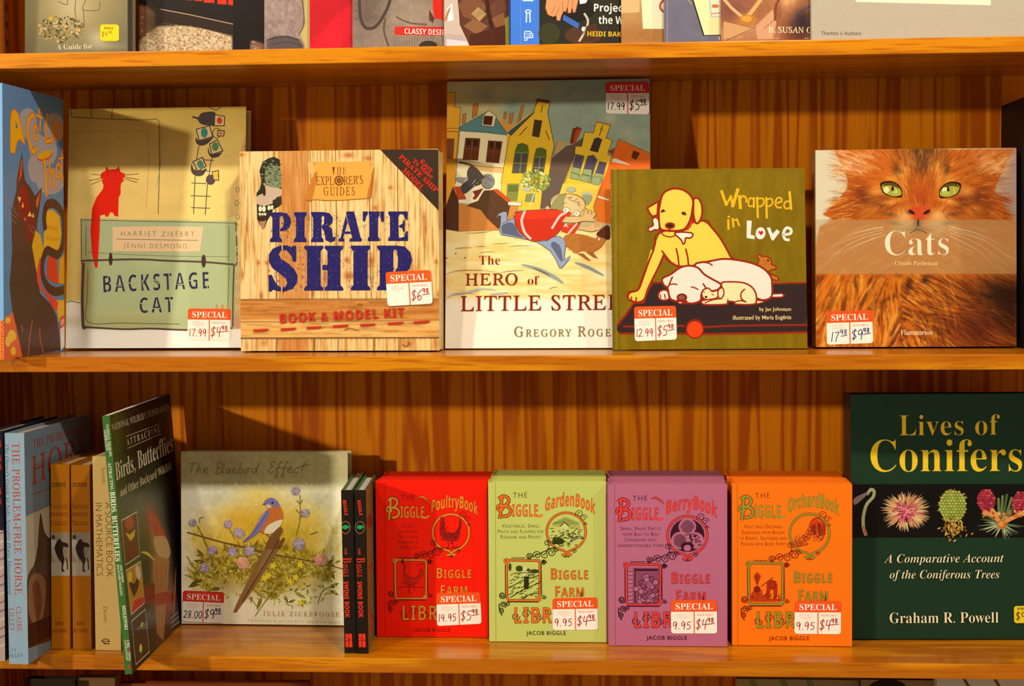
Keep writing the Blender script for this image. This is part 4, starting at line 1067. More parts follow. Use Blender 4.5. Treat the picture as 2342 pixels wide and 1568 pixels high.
    a.poly(leg1, BL); a.line(leg1[:5], 6, K); a.line(leg1[8:], 6, K); a.poly([(830, 640), (960, 610), (1040, 740), (1100, 800), (900, 760), (830, 740)], '5e6274', True); a.line([(830, 620), (975, 552)], 6, K)
    leg2 = [(1250, 850), (1400, 840), (1480, 790), (1560, 785), (1615, 820), (1640, 900), (1625, 1000), (1622, 1085), (1698, 1030), (1670, 1090), (1590, 1185), (1560, 1185), (1510, 1070), (1440, 970), (1330, 890)]
    a.poly(leg2, BL); a.poly([(1480, 850), (1560, 900), (1590, 1000), (1600, 1100), (1560, 1080), (1500, 980), (1450, 900)], '62667a', True); a.line(leg2, 6, K, closed=True)
    # small brown dog
    a.poly([(1620, 780), (1760, 750), (1900, 770), (2000, 800), (2130, 740), (2190, 760), (2150, 830), (2080, 930), (1960, 990), (1850, 970), (1760, 1000), (1700, 950), (1640, 900)], 'b8702c', True)
    a.poly([(2030, 760), (2090, 690), (2170, 640), (2200, 700), (2190, 820), (2100, 800)], '5a2a18', True); a.poly([(1780, 1000), (1860, 1000), (1960, 1095), (1920, 1090)], 'a85c24'); a.poly([(1900, 990), (1980, 980), (2050, 1070), (1990, 1050)], 'a85c24')
    a.ell(2015, 790, 18, 20, 'f0dca0'); a.ell(2062, 818, 12, 18, 'f0dca0')
    for i in range(16): x = rr.uniform(1680, 2040); y = rr.uniform(800, 960); a.line([(x, y), (x - 40, y + rr.uniform(5, 25))], 5, '7a4418', taper=1)
    # title
    a.crop(1000, 560, 5.407)
    for q, w, c in (([(1040, 240), (1250, 300), (1450, 400), (1560, 475)], 46, '98a090'), ([(1180, 285), (1300, 330), (1400, 385)], 14, '5a4c3c'), ([(1700, 215), (1850, 270), (2060, 380)], 40, '8c9488'), ([(1740, 230), (1900, 300)], 16, '54483a'), ([(120, 660), (200, 610), (350, 590), (560, 540), (740, 562)], 26, 'b8bcb0'), ([(650, 610), (760, 600), (880, 590)], 26, 'b4b8ac')): a.line(q, w, c, smooth=True, taper=2)
    for q in ([(110, 360), (250, 320), (500, 310), (800, 345)], [(780, 340), (900, 322), (1090, 312)], [(1380, 545), (1430, 525), (1500, 520)], [(900, 600), (1150, 588)], [(200, 620), (330, 595), (480, 605)]): a.line(q, 6, '9a8458', smooth=True, taper=2)
    RB = '8c2410'
    a.text('The', 518, 245, 780, 243, 112, RB, 'serif', off=-.012, sp=.04)
    a.text('HERO', 362, 498, 1022, 494, 142, RB, 'roman', sp=.04); a.text('of', 1112, 492, 1248, 492, 112, RB, 'serif', off=-.013)
    a.text('LITTLE STREET', 305, 816, 2480, 796, 182, RB, 'roman', sp=.055)
    GD = '8a7030'
    a.text('Gregory Rogers', 960, 1133, 2330, 1126, 122, GD, 'roman', sp=.14, sc2=.72)
    for x, y in ((345, 157), (230, 105), (118, 160)): a.ell(x, y, 10, 7, '7a6438')
    b.build('f4e2b4', a, mat=gloss)
    sticker(b, (1385, 188), (1484, 187), (1485, 262), (1386, 260), '17.99', '5', '98', ink='14100c', head='e83428')
do_hero()

def do_wrapped():
    b = B['wrapped']; a = art(b)
    GR, RD, YD, WH, NV = '806404', '98230c', 'fcca46', 'fddcc0', '33221f'
    p = Paint(1396, 374, 1852, 804, 3.0, GR); p.noise(.10, 14, 60, 4); p.noise(.05, 3, 3, 6)
    a.grid(p)
    a.crop(1380, 360, 4.78)
    for x in (100, 130, 160): a.line([(x, 80), (x + 4, 1000), (x + 14, 2100)], 7, '5e5410' if x != 130 else '8c7c1c')
    # dog
    body = [(1075, 690), (1180, 760), (1290, 900), (1390, 1080), (1400, 1110), (1180, 1130), (1000, 1180), (830, 1190), (760, 1160), (700, 1120), (660, 1070), (600, 1200), (530, 1340), (480, 1450), (450, 1530), (400, 1570), (330, 1570), (280, 1545), (265, 1510), (290, 1470), (380, 1440), (440, 1280), (500, 1130), (560, 960), (620, 820)]
    a.poly(body, YD); a.line(body, 24, RD, closed=True, smooth=True)
    head = [(640, 420), (680, 370), (760, 340), (860, 350), (940, 400), (980, 470), (975, 560), (950, 680), (900, 770), (830, 800), (720, 800), (640, 790), (612, 740), (605, 600), (620, 500)]
    a.poly([(970, 480), (1000, 520), (990, 700), (930, 790), (860, 810), (900, 740)], RD); a.poly([(975, 680), (960, 760), (900, 790), (930, 720)], 'd83418')
    a.poly(head, YD, True); a.line(head, 24, RD, closed=True, smooth=True)
    e1 = [(600, 480), (480, 550), (500, 600), (535, 645), (590, 630)]; e2 = [(990, 450), (1040, 450), (1075, 520), (1078, 620), (1050, 700), (1010, 715), (985, 620), (985, 500)]
    for e in (e1, e2): a.poly(e, YD, e is e2); a.line(e, 22, RD, closed=True, smooth=e is e2)
    bone1 = [(605, 690), (575, 655), (545, 665), (535, 690), (545, 740), (500, 765), (490, 795), (520, 810), (560, 790), (608, 785)]
    bone2 = [(780, 830), (860, 815), (960, 825), (978, 850), (950, 880), (900, 880), (890, 930), (870, 945), (850, 900)]
    for q in (bone1, bone2): a.poly(q, 'fbe6c0', True); a.line(q, 18, RD, closed=True, smooth=True)
    a.line([(620, 800), (720, 800), (830, 812)], 22, RD, smooth=True); a.poly([(640, 820), (740, 835), (740, 860), (680, 850)], YD); a.line([(635, 815), (660, 850), (730, 868), (790, 850)], 14, RD, smooth=True)
    a.ell(728, 745, 56, 38, RD); a.ell(728, 745, 36, 18, '34201a'); a.line([(720, 780), (722, 815)], 14, RD)
    a.poly([(628, 580), (655, 562), (682, 588), (650, 600), (630, 606)], '5a2410'); a.poly([(850, 600), (875, 590), (900, 602), (910, 632), (862, 628)], '5a2410')
    for q in ([(640, 1020), (700, 1100), (760, 1170)], [(795, 995), (815, 1080), (825, 1180)], [(900, 1000), (920, 1080), (930, 1170)]): a.line(q, 18, RD, smooth=True)
    # couch
    a.crop(1380, 570, 4.78)
    cu = [(540, 362), (640, 362), (700, 400), (1800, 500), (1840, 370), (2225, 370), (2225, 830), (2230, 905), (1800, 915), (1000, 930), (700, 920), (180, 920), (145, 880), (150, 830), (240, 720), (330, 590), (440, 580), (480, 460)]
    a.poly(cu, NV); a.line(cu[13:] + cu[:2], 22, RD); a.line([(1850, 374), (2040, 368), (2225, 366)], 18, RD)
    a.line([(2225, 905), (1800, 915), (1100, 925), (700, 920), (180, 920)], 22, RD); a.line([(220, 842), (880, 836)], 20, RD); a.line([(1100, 850), (1500, 832), (2225, 826)], 20, RD, smooth=True)
    a.crop(1380, 360, 4.78)
    paw = [(480, 1380), (560, 1400), (520, 1500), (450, 1590), (330, 1570), (270, 1530)]
    a.crop(1380, 570, 4.78)
    lp = [(440, 280), (545, 310), (480, 450), (455, 530), (400, 572), (330, 570), (280, 548), (270, 510), (300, 470), (380, 440)]
    a.poly(lp, YD, True); a.poly([(520, 0), (660, 60), (540, 330), (430, 320)], YD); a.line([(660, 60), (600, 200), (530, 340), (480, 450), (450, 540), (400, 575), (330, 572), (280, 548), (268, 510), (295, 470), (380, 440), (430, 320), (490, 150), (550, 0)], 22, RD, smooth=True)
    for q in ([(305, 520), (308, 560)], [(360, 525), (355, 570)]): a.line(q, 16, RD)
    # white dog and puppy
    wb = [(1000, 170), (1080, 140), (1140, 135), (1300, 105), (1450, 115), (1620, 150), (1750, 210), (1830, 300), (1845, 400), (1835, 520), (1740, 555), (1650, 530), (1200, 460), (1000, 300)]
    a.poly([(1840, 490), (1960, 480), (1980, 500), (1960, 520), (1840, 520)], WH); a.line([(1840, 488), (1950, 482), (1978, 500), (1955, 522), (1840, 525)], 16, RD)
    # teddy
    TD = 'b4741c'
    tb = [(1690, 170), (1700, 110), (1680, 80), (1700, 52), (1730, 75), (1790, 80), (1835, 120), (1840, 165), (1880, 180), (1885, 215), (1850, 220), (1810, 240), (1830, 270), (1900, 300), (1915, 335), (1870, 335), (1800, 290), (1740, 220)]
    a.poly(tb, TD); a.line(tb, 15, RD, closed=True, smooth=True); a.line([(1745, 115), (1780, 150), (1815, 165)], 12, 'f03820', smooth=True); a.ell(1800, 122, 14, 10, '3a2018', 30)
    a.poly(wb, WH, True); a.line(wb, 22, RD, closed=True, smooth=True); a.line([(1080, 140), (1150, 150), (1190, 175)], 16, RD, smooth=True)
    wp = [(600, 520), (610, 470), (650, 445), (700, 455), (720, 520), (700, 550), (640, 555)]
    a.poly(wp, WH, True); a.line(wp, 18, RD, closed=True, smooth=True); a.line([(620, 490), (628, 530)], 13, RD); a.line([(668, 490), (678, 540)], 13, RD)
    wh = [(645, 320), (740, 270), (830, 205), (930, 178), (1030, 200), (1100, 270), (1180, 320), (1270, 370), (1285, 400), (1250, 440), (1180, 455), (1130, 430), (1090, 450), (1070, 500), (1060, 560), (980, 590), (900, 585), (830, 575), (740, 545), (715, 490), (700, 420), (660, 390)]
    a.poly(wh, WH, True); a.line(wh, 22, RD, closed=True, smooth=True)
    a.line([(755, 300), (725, 370), (700, 430)], 17, RD, smooth=True); a.line([(725, 385), (770, 378), (805, 385)], 15, RD, smooth=True); a.line([(960, 410), (1000, 420), (1035, 440)], 15, RD, smooth=True); a.line([(1090, 375), (1130, 430), (1180, 455)], 18, RD, smooth=True)
    a.ell(858, 525, 58, 44, '7c1c0c'); a.ell(855, 525, 36, 24, '8c5440'); a.poly([(800, 550), (920, 560), (880, 600), (820, 590)], RD, True); a.ell(840, 582, 16, 6, WH)
    PP = 'f8dc9c'
    pb = [(1290, 370), (1380, 355), (1530, 365), (1620, 410), (1665, 480), (1672, 560), (1640, 600), (1450, 600), (1430, 575), (1360, 570), (1340, 600), (1120, 605), (1070, 580), (1080, 560), (1260, 520), (1310, 470)]
    a.poly([(1680, 560), (1760, 570), (1680, 590)], PP); a.line([(1670, 555), (1765, 572), (1680, 595)], 12, RD)
    a.poly(pb, PP, True); a.line(pb, 18, RD, closed=True, smooth=True)
    ph = [(1075, 480), (1100, 440), (1150, 425), (1190, 460), (1255, 450), (1250, 520), (1180, 545), (1100, 540)]
    a.poly(ph, PP, True); a.line(ph, 16, RD, closed=True, smooth=True); a.poly([(1255, 450), (1300, 420), (1318, 480), (1290, 535), (1258, 520)], PP, True); a.line([(1255, 450), (1300, 420), (1318, 480), (1290, 535), (1258, 520)], 15, RD, closed=True, smooth=True)
    a.ell(1122, 520, 16, 12, '2c1814'); a.line([(1090, 465), (1110, 470)], 9, RD); a.line([(1185, 490), (1205, 500)], 10, RD)
    a.line([(1545, 435), (1505, 480), (1510, 540), (1560, 575)], 16, RD, smooth=True); a.line([(1440, 575), (1500, 560), (1560, 575)], 15, RD, smooth=True); a.line([(1110, 585), (1200, 550), (1290, 540)], 14, RD, smooth=True); a.line([(1360, 545), (1362, 590)], 13, RD)
    a.ell(1000, 868, 102, 108, '8c200c'); a.ell(1000, 875, 86, 88, 'f84210')
    # lettering
    a.crop(1380, 360, 4.78)
    TY = 'eeb01c'
    for q, w in (([(1290, 365), (1345, 520)], 30), ([(1345, 515), (1395, 420)], 22), ([(1392, 420), (1412, 535)], 24), ([(1412, 535), (1470, 348)], 36), ([(1488, 420), (1498, 555)], 34), ([(1498, 450), (1530, 420), (1560, 445), (1562, 488)], 20), ([(1645, 440), (1645, 545)], 22), ([(1640, 455), (1600, 445), (1585, 500), (1600, 535), (1645, 520)], 18), ([(1680, 435), (1688, 655)], 24), ([(1685, 450), (1745, 450), (1752, 500), (1720, 535), (1690, 530)], 18),
                 ([(1780, 440), (1786, 660)], 24), ([(1785, 460), (1835, 450), (1850, 495), (1820, 530), (1790, 530)], 18), ([(1885, 500), (1945, 480), (1940, 445), (1900, 445), (1880, 500), (1900, 545), (1945, 545)], 19), ([(2035, 375), (2052, 565)], 28), ([(2040, 480), (1990, 485), (1975, 530), (2000, 560), (2045, 545)], 18),
                 ([(1365, 680), (1368, 785)], 24), ([(1412, 665), (1422, 760)], 22), ([(1420, 690), (1460, 675), (1485, 745)], 20)): a.line(q, w, TY, smooth=len(q) > 3)
    a.ell(1370, 648, 13, 13, TY)
    LW = 'fde2c8'
    a.poly([(1568, 688), (1622, 692), (1610, 845), (1655, 855), (1652, 892), (1565, 880)], LW); a.ell(1718, 828, 54, 66, LW, 8); a.poly([(1785, 768), (1822, 765), (1850, 835), (1895, 785), (1930, 812), (1855, 910), (1838, 900)], LW)
    a.line([(1970, 845), (2045, 830), (2048, 785), (2000, 770), (1968, 830), (1985, 890), (2028, 900)], 30, LW, smooth=True)
    a.poly([(1722, 852), (1695, 820), (1700, 800), (1715, 808), (1735, 800), (1748, 815), (1742, 830)], 'd81818')
    a.crop(1380, 570, 4.78)
    a.text('by Jan Johnston', 1702, 672, 2055, 672, 40, 'e8c880', 'default', off=.009, wob=.04); a.text('illustrated by Maria Eugênia', 1412, 768, 2055, 762, 44, 'e8c880', 'default', off=.009, wob=.04)
    s = Art(b.spine); s.crop(0, 0, 1); s.rect(1380, 370, 1412, 810, '3c2c18'); 
    s.text('Johnston/Eugenia', 1395.5, 420, 1396, 500, 4, 'e8d0a0', 'default'); s.text('Wrapped in Love', 1395.8, 530, 1397, 640, 5, 'e8a830', 'default')
    b.build('806404', a, s, mat=matte, spine_col='3c2c18', pages='c86a28')
    sticker(b, (1450, 701), (1546, 699), (1548, 776), (1452, 780), '12.99', '5', '98', ink='b41c14', head='f2561c')
do_wrapped()

def do_cats():
    b = B['cats']; a = art(b)
    p = Paint(1864, 338, 2328, 798, 1.35, 'd8c8a0')
    p.mix(np.clip((p.X - 2200) / 120, 0, 1), 'a88470')
    rr = random.Random(21)
    p.crop(1842, 180, 4.612)
    OR, DK, LT = 'c25a14', '5c2410', 'ee9a34'
    p.poly([(300, 745), (420, 980), (445, 1080), (440, 1160), (380, 1230), (300, 1330), (180, 1430), (290, 1480), (150, 1560), (100, 1800), (100, 3000), (2300, 3000), (2300, 1560), (2180, 1470), (2110, 1380), (2060, 1250), (2000, 1190), (2010, 1130), (2060, 1020), (2110, 900), (2200, 745)], OR, 1, 2)
    p.blob(1230, 700, 220, 200, '4a3418', .95); p.blob(1240, 900, 70, 130, '54341a', .8)
    for s in (-1, 1):
        X = lambda d: 1225 + s * d
        p.blob(X(185), 970, 75, 110, LT, .9, -8 * s); p.blob(X(265), 960, 42, 100, '4a2a14', .9, 8 * s); p.blob(X(120), 860, 60, 60, 'b06a2a', .5)
        p.blob(X(310), 1060, 110, 50, LT, .7, 20 * s); p.blob(X(180), 1130, 60, 90, 'e0882c', .8, -20 * s); p.blob(X(120), 1080, 40, 90, '8a3c14', .6)
        p.blob(X(480), 1190, 90, 60, 'eea044', .8); p.blob(X(620), 1260, 90, 190, DK, .75, 25 * s); p.blob(X(400), 1280, 130, 40, '6a2c10', .7, -8 * s); p.blob(X(290), 1290, 110, 26, LT, .85, 14 * s)
        p.blob(X(440), 1340, 120, 34, '4c2412', .7, -14 * s); p.blob(X(560), 1380, 120, 80, 'd87c28', .6); p.blob(X(700), 1370, 70, 130, '7c3412', .6)
        p.blob(X(330), 1430, 110, 24, '54301a', .8, -8 * s); p.blob(X(160), 1430, 110, 70, 'f0b860', .8, 10 * s); p.blob(X(170), 1560, 120, 90, 'eec080', .7)
        p.blob(X(560), 900, 260, 160, 'd0702a', .5); p.blob(X(720), 880, 160, 60, 'e8a468', .6, 30 * s); p.blob(X(800), 950, 80, 30, 'f0c080', .6, 40 * s); p.blob(X(300), 1520, 100, 24, '6a4426', .7, -10 * s)
    p.blob(1225, 1250, 110, 120, 'a83c14', .7); p.blob(1200, 1400, 110, 60, 'd04a1c', .9); p.blob(1200, 1465, 60, 30, 'c84418', .9)
    p.blob(1115, 1405, 38, 24, '3a1810', .95); p.blob(1275, 1405, 38, 24, '3a1810', .95)
    p.crop(1842, 490, 4.356)
    p.blob(1120, 100, 40, 60, '3c2418', .9); p.blob(1120, 150, 160, 26, '5a3c20', .6)
    # fur below: light left ruff, dark right flank
    p.blob(1750, 1150, 560, 330, '5e2410', .85); p.blob(1950, 800, 260, 160, '34200e', .9); p.blob(2050, 1000, 140, 300, '3a1c0c', .7); p.blob(900, 1180, 120, 150, '7c3210', .7)
    p.blob(560, 750, 360, 170, 'd87a1c', .6); p.blob(1150, 650, 260, 70, 'd87c20', .6)
    for x, y, rx, ry, r in ((1030, 700, 40, 90, 20), (1190, 660, 40, 50, 0), (640, 760, 30, 140, 25), (860, 830, 200, 30, -25), (260, 860, 40, 120, 20), (1480, 720, 120, 26, 30), (1000, 1000, 50, 130, 15)): p.blob(x, y, rx, ry, '4a2010', .75, r)
    # fur strokes
    def fur(n, x0, y0, x1, y1, ang, L, cols, w=3.2, al=.55, jit=16):
        for i in range(n):
            x, y = rr.uniform(x0, x1), rr.uniform(y0, y1)
            t = math.radians(ang(x, y) + rr.uniform(-jit, jit)); l = L * rr.uniform(.5, 1.2)
            p.stroke(x, y, x + l * math.cos(t), y + l * math.sin(t), w * rr.uniform(.6, 1.3) * 4.4, rr.choice(cols), al * rr.uniform(.4, 1))
    up = ['f09a38', 'b8500f', '7a3010', 'd8701c', 'f4bc60', 'c25a14', '5c2810']
    fc = lambda x, y: math.degrees(math.atan2(y - 1150, x - 1225)) if abs(x - 1225) > 260 else (-90 + (x - 1225) * .12)
    p.crop(1842, 180, 4.612)
    fur(1100, 320, 760, 2130, 1460, fc, 110, up, 1.7, .42, 10)
    fur(120, 330, 1230, 520, 1480, lambda x, y: 165, 170, up, 1.6, .6, 10); fur(120, 1930, 1200, 2120, 1480, lambda x, y: 22, 150, ['a04412', '7a3010', 'c06020'], 1.6, .6, 10)
    fur(90, 360, 770, 720, 1020, lambda x, y: 205, 150, ['f4cc90', 'f0b060', 'f8dcb0'], 1.3, .5, 9); fur(90, 1790, 770, 2120, 1020, lambda x, y: -28, 150, ['f4cc90', 'e8a868', 'd08840'], 1.3, .5, 9)
    fur(160, 950, 760, 1500, 1000, lambda x, y: -90 + (x - 1225) * .12, 90, ['3c2410', '5c3418', 'd88a34', '8a4a1c'], 1.4, .5, 8)
    p.crop(1842, 490, 4.356)
    # tufts: a dark root line with light hairs beside it
    fl = lambda x, y: 112 - (x - 100) * .012 + 16 * math.sin(x / 70 + y / 160) if x < 950 else 52 + 26 * math.sin(x / 150 + y / 200)
    fur(300, 105, 600, 1420, 1320, fl, 210, ['3c1808', '542410', '6a2c0c'], 4.6, .5, 8)
    fur(760, 105, 600, 1480, 1320, fl, 190, ['f49a2c', 'e88a20', 'f8b44c', 'd87414', 'c4620c'], 2.6, .6, 9)
    fur(620, 1080, 600, 2090, 1320, lambda x, y: 26 + 14 * math.sin(y / 80 + x / 260), 210, ['9c4412', '4a1e0c', 'b8560f', '2c140a', 'c8701c', '7a3410'], 2.4, .5, 8)
    p.blob(1980, 800, 230, 130, '241408', .75); p.blob(2020, 960, 130, 220, '2c1408', .6); p.blob(1660, 1120, 330, 150, '4a1c0c', .45); p.blob(1190, 655, 34, 34, '34160a', .8); p.blob(1030, 700, 34, 70, '401a0a', .7, 20)
    fur(300, 140, 80, 2080, 590, (lambda x, y: 162 - (y - 100) * .03 if x < 1120 else 18 + (y - 100) * .03), 190, ['b8742c', '8a4c1c', 'dca050', 'a06030'], 2.0, .45, 8)
    # translucent title band printed across the picture
    band = ((p.Y > 490 + 52 / 4.356) & (p.Y < 490 + 590 / 4.356)).astype(float)
    p.mix(band * .50, 'b09a68')
    a.grid(p)
    # eyes, nose
    a.crop(1842, 180, 4.612)
    for s, cx, cy in ((1, 908, 1165), (-1, 1524, 1172)):
        m = lambda pts: [(cx + s * (x - 908), cy + y - 1165) for x, y in pts]
        a.poly(m([(788, 1110), (830, 1082), (900, 1078), (960, 1100), (1010, 1150), (1024, 1205), (1010, 1250), (940, 1250), (860, 1230), (810, 1190)]), '2c1c0e', True)
        a.poly(m([(806, 1130), (850, 1100), (910, 1095), (970, 1125), (1010, 1185), (1008, 1225), (940, 1240), (870, 1222), (825, 1190)]), 'a8a030', True)
        a.poly(m([(810, 1135), (850, 1100), (910, 1095), (970, 1125), (1000, 1160), (900, 1125), (840, 1130)]), '5a4018', True)
        a.ell(cx - 52, cy + 5, 30, 34, 'dcd890'); a.ell(cx + (12 if s > 0 else -18), cy + 4, 13, 38, '1c140a'); a.ell(cx + 40 * s, cy + 32, 40, 22, 'b8b048'); a.line([(cx + 40, cy - 10), (cx + 52, cy + 18), (cx + 45, cy + 40)], 5, 'e8e4b8')
    a.poly([(1090, 1380), (1130, 1345), (1200, 1352), (1270, 1345), (1315, 1380), (1270, 1430), (1240, 1480), (1195, 1488), (1155, 1480), (1130, 1430)], 'cc4a1c', True)
    a.poly([(1085, 1385), (1120, 1385), (1155, 1415), (1150, 1430), (1115, 1420)], '38160e', True); a.poly([(1318, 1385), (1285, 1385), (1245, 1415), (1250, 1430), (1285, 1420)], '38160e', True)
    # whiskers
    a.crop(1842, 490, 4.356)
    for q in ([(770, 130), (500, 190), (250, 320), (110, 420)], [(780, 150), (550, 210), (300, 310), (180, 440)], [(760, 185), (560, 240), (330, 370), (150, 560)], [(800, 200), (480, 330), (240, 520)], [(780, 120), (560, 165), (330, 230)], [(700, 230), (450, 330), (300, 430)],
              [(1450, 130), (1700, 190), (1900, 280), (2020, 370)], [(1430, 150), (1650, 200), (1900, 320), (2080, 520)], [(1440, 190), (1650, 260), (1880, 400), (2060, 560)], [(1420, 120), (1650, 170), (1850, 240)], [(1430, 210), (1650, 320), (1800, 430), (1900, 560)], [(1470, 175), (1750, 250), (2000, 400)]): a.line(q, 5, 'd8bc8c', smooth=True, taper=1)
    a.line([(1125, 50), (1122, 110)], 14, '3a2418'); a.line([(1040, 190), (1122, 150), (1210, 190)], 7, '5a3c20', smooth=True)
    WH = 'f8dcb0'
    a.text('Cats', 775, 408, 1448, 404, 244, WH, 'serif', off=-.0135)
    a.text('Claude Pacheteau', 890, 505, 1322, 505, 40, 'e8c488', 'serif', off=-.008)
    a.text('Flammarion', 948, 1200, 1268, 1198, 50, 'f0d4a0', 'serif', off=-.008)
    rr = random.Random(3)
    b.build('b8521a', a, mat=print_mat('laminated_cover', .34, .12, .08, 30), spine_col='8a6a48', pages='c8a878')
    sticker(b, (1890, 712), (1994, 709), (1997, 784), (1891, 788), '17', '9', '98', ink='2a2a6a', head='f2521c', old_cents='98')
do_cats()
b = B['black']
b.build('120e0c', None, mat=matte, pages='8a7a60')
# ------------------------------------------------------------------ bottom shelf artwork
def do_left():  # covers and spines here painted darker: shelf shade put into their colours by k
    b = B['dusty']; s = Art(b.spine, k=1.12)
    s.crop(0, 840, 4.355); s.rect(-80, 500, 60, 1650, '1c1620')
    for y in (760, 900, 985, 1230, 1330, 1530): s.line([(0, y - 30), (8, y + 30)], 12, 'b8281c')
    s.crop(0, 1180, 4.04); s.rect(-80, 0, 60, 1400, '241c28'); s.rect(-80, 130, 60, 1400, 'b89a88')
    for i in range(14):
        y = 160 + i * 80; s.line([(-60, y + 40), (0, y), (50, y - 20)], 18, ('8a6a68', 'd0b49c', '9c6c64')[i % 3])
    b.build('1d2230', None, s, mat=gloss, spine_col='1c1620', pages='c09a68', k=1.12)
    # pale blue horse book
    b = B['horse']; a = art(b, k=1.15); s = Art(b.spine, k=1.15)
    s.crop(0, 0, 1); s.rect(-20, 900, 80, 1600, '92a8ac')
    s.text('THE PROBLEM-FREE HORSE', 27.5, 1014, 34.5, 1362, 16.5, 'b83a28', 'roman', off=0, sp=.05)
    s.text("The Owner's Guide to Safe, Sensible Horse Management", 11.5, 1014, 19, 1360, 8, '3c4450', 'ital')
    s.text('CLAIRE', 37, 1388, 39.5, 1446, 11, 'b04030', 'roman', off=0, sp=.05); s.text('LILLEY', 20.5, 1391, 22.5, 1443, 11, '9a4a40', 'roman', off=0, sp=.05)
    s.text('J.A.', 25, 1489, 39, 1489, 8, '50606c', 'serif', off=-.01); s.text('ALLEN', 21, 1503, 53, 1502, 9, '50606c', 'serif', off=-.01)
    a.crop(0, 0, 1); a.rect(40, 900, 260, 1600, '7e9094')
    a.text('THE PROBLEM-FREE', 75.8, 1026, 206, 984, 20, 'a83c30', 'serif', off=-.01, sp=.03, up=(-.02, -1))
    a.text('HORSE', 75.5, 1107, 238, 1038, 62, 'b0402c', 'roman', off=0, sp=.03, up=(-.02, -1))
    a.line([(76, 1129), (150, 1105)], 1.5, 'a84a3c')
    a.poly([(53, 1183), (215, 1112), (215, 1440), (60, 1483)], 'd8c49c')
    a.poly([(88, 1215), (93, 1172), (101, 1212), (112, 1230), (125, 1240), (140, 1440), (60, 1482), (62, 1330), (78, 1290), (86, 1250)], '6a4024', True); a.poly([(66, 1330), (84, 1310), (104, 1330), (100, 1400), (84, 1432), (66, 1400)], 'a87850', True); a.poly([(74, 1340), (88, 1330), (96, 1380), (84, 1420)], '8a5030', True)
    a.poly([(60, 1430), (130, 1400), (130, 1445), (61, 1483)], '4c2414')
    a.poly([(60, 1484), (215, 1430), (215, 1500), (60, 1530)], '8c9a9c')
    b.build('7e9094', a, s, mat=gloss, spine_col='92a8ac', pages='d8b488', k=1.15)
    # two orange horse-training books
    for key, dx in (('west1', 0), ('west2', 164)):
        b = B[key]; s = Art(b.spine, k=1.12)
        s.crop(100, 1040, 3.41); BR = '5a2c0c'
        s.rect(0, 0, 600, 1700, 'd67c12')
        s.text('JONES', 54 + dx, 248, 174 + dx, 246, 30, '4c2a10', 'mono', off=.012)
        for t, y in (('Practical', 418), ('Western', 478), ('Training', 546)): s.text(t, 56 + dx, y, 183 + dx, y - 2, 33, '96401a', 'mono', off=.01)
        s.rect(0 + dx, 604, 400 + dx, 942, 'b49a78') if dx == 0 else s.rect(200, 604, 600, 942, 'b49a78')
        s.poly([(40 + dx, 840), (210 + dx, 830), (210 + dx, 942), (40 + dx, 942)], 'd0b894')
        s.ell(75 + dx, 640, 15, 18, '54443c'); s.poly([(48 + dx, 670), (85 + dx, 660), (104 + dx, 690), (90 + dx, 720), (55 + dx, 720)], 'd8ccb4', True); s.poly([(55 + dx, 715), (85 + dx, 715), (110 + dx, 830), (95 + dx, 840), (60 + dx, 760)], 'c8b89c')
        s.poly([(85 + dx, 720), (110 + dx, 665), (130 + dx, 655), (140 + dx, 675), (185 + dx, 690), (190 + dx, 720), (150 + dx, 720), (165 + dx, 790), (150 + dx, 880), (165 + dx, 905), (140 + dx, 905), (138 + dx, 840), (105 + dx, 790)], '3c2a20', True)
        s.line([(150 + dx, 760), (180 + dx, 820), (186 + dx, 890)], 10, '4a3426', smooth=True); s.poly([(150 + dx, 720), (180 + dx, 730), (175 + dx, 800), (155 + dx, 790)], 'a88c6c', True)
        s.text('RED', 86 + dx, 1325, 156 + dx, 1325, 25, '96401a', 'mono', off=.015); s.text('RIVER', 68 + dx, 1382, 180 + dx, 1382, 25, '96401a', 'mono', off=.015)
        b.build('c4701a', None, s, mat=gloss, spine_col='d67c12', pages='d8b080', k=1.12)
    b = B['maths']; s = Art(b.spine, k=1.12); s.crop(100, 1040, 3.41); s.rect(300, -100, 800, 1700, 'dcb060')
    BR = '5a3a14'
    s.text('Smith', 450, 95, 453, 222, 31, BR, 'default', off=-.012); s.text('A SOURCE BOOK', 478, 368, 492, 955, 50, BR, 'default', off=-.014); s.text('IN MATHEMATICS', 402, 368, 412, 946, 50, BR, 'default', off=-.014); s.text('Dover', 464, 1180, 470, 1312, 32, BR, 'default', off=-.012)
    s.ring(482, 1450, 26, 16, 6, '3c2810', a0=90, a1=400); s.line([(450, 1450), (515, 1452)], 6, '3c2810'); s.line([(470, 1470), (515, 1472)], 7, '3c2810')
    b.build('d8ac5c', None, s, hard=False, mat=matte, spine_col='dcb060', pages='d8bc84', k=1.12)
    # dark green wildlife paperback
    b = B['birds']; a = art(b, k=1.12); s = Art(b.spine, k=1.12)
    s.crop(0, 0, 1); s.rect(200, 880, 330, 1600, '3f6a2c')
    CR = 'f0e2b8'
    s.text('NATIONAL WILDLIFE', 242.5, 970, 250.5, 1044, 5.5, CR, 'serif', off=-.006); s.text('FEDERATION', 237, 983, 243, 1031, 5.5, CR, 'serif', off=-.006)
    s.text('ATTRACTING', 246.5, 1058, 253, 1122, 7, CR, 'serif', off=-.004); s.text('BIRDS, BUTTERFLIES', 251.5, 1124, 264, 1284, 11, CR, 'serif', off=.004)
    s.text('AND OTHER', 273.5, 1291, 279, 1331, 5, CR, 'serif', off=-.006); s.text('BACKYARD WILDLIFE', 267, 1291, 275.5, 1362, 5, CR, 'serif', off=-.006); s.text('MIZEJEWSKI', 279, 1384, 285.5, 1440, 7.5, CR, 'serif')
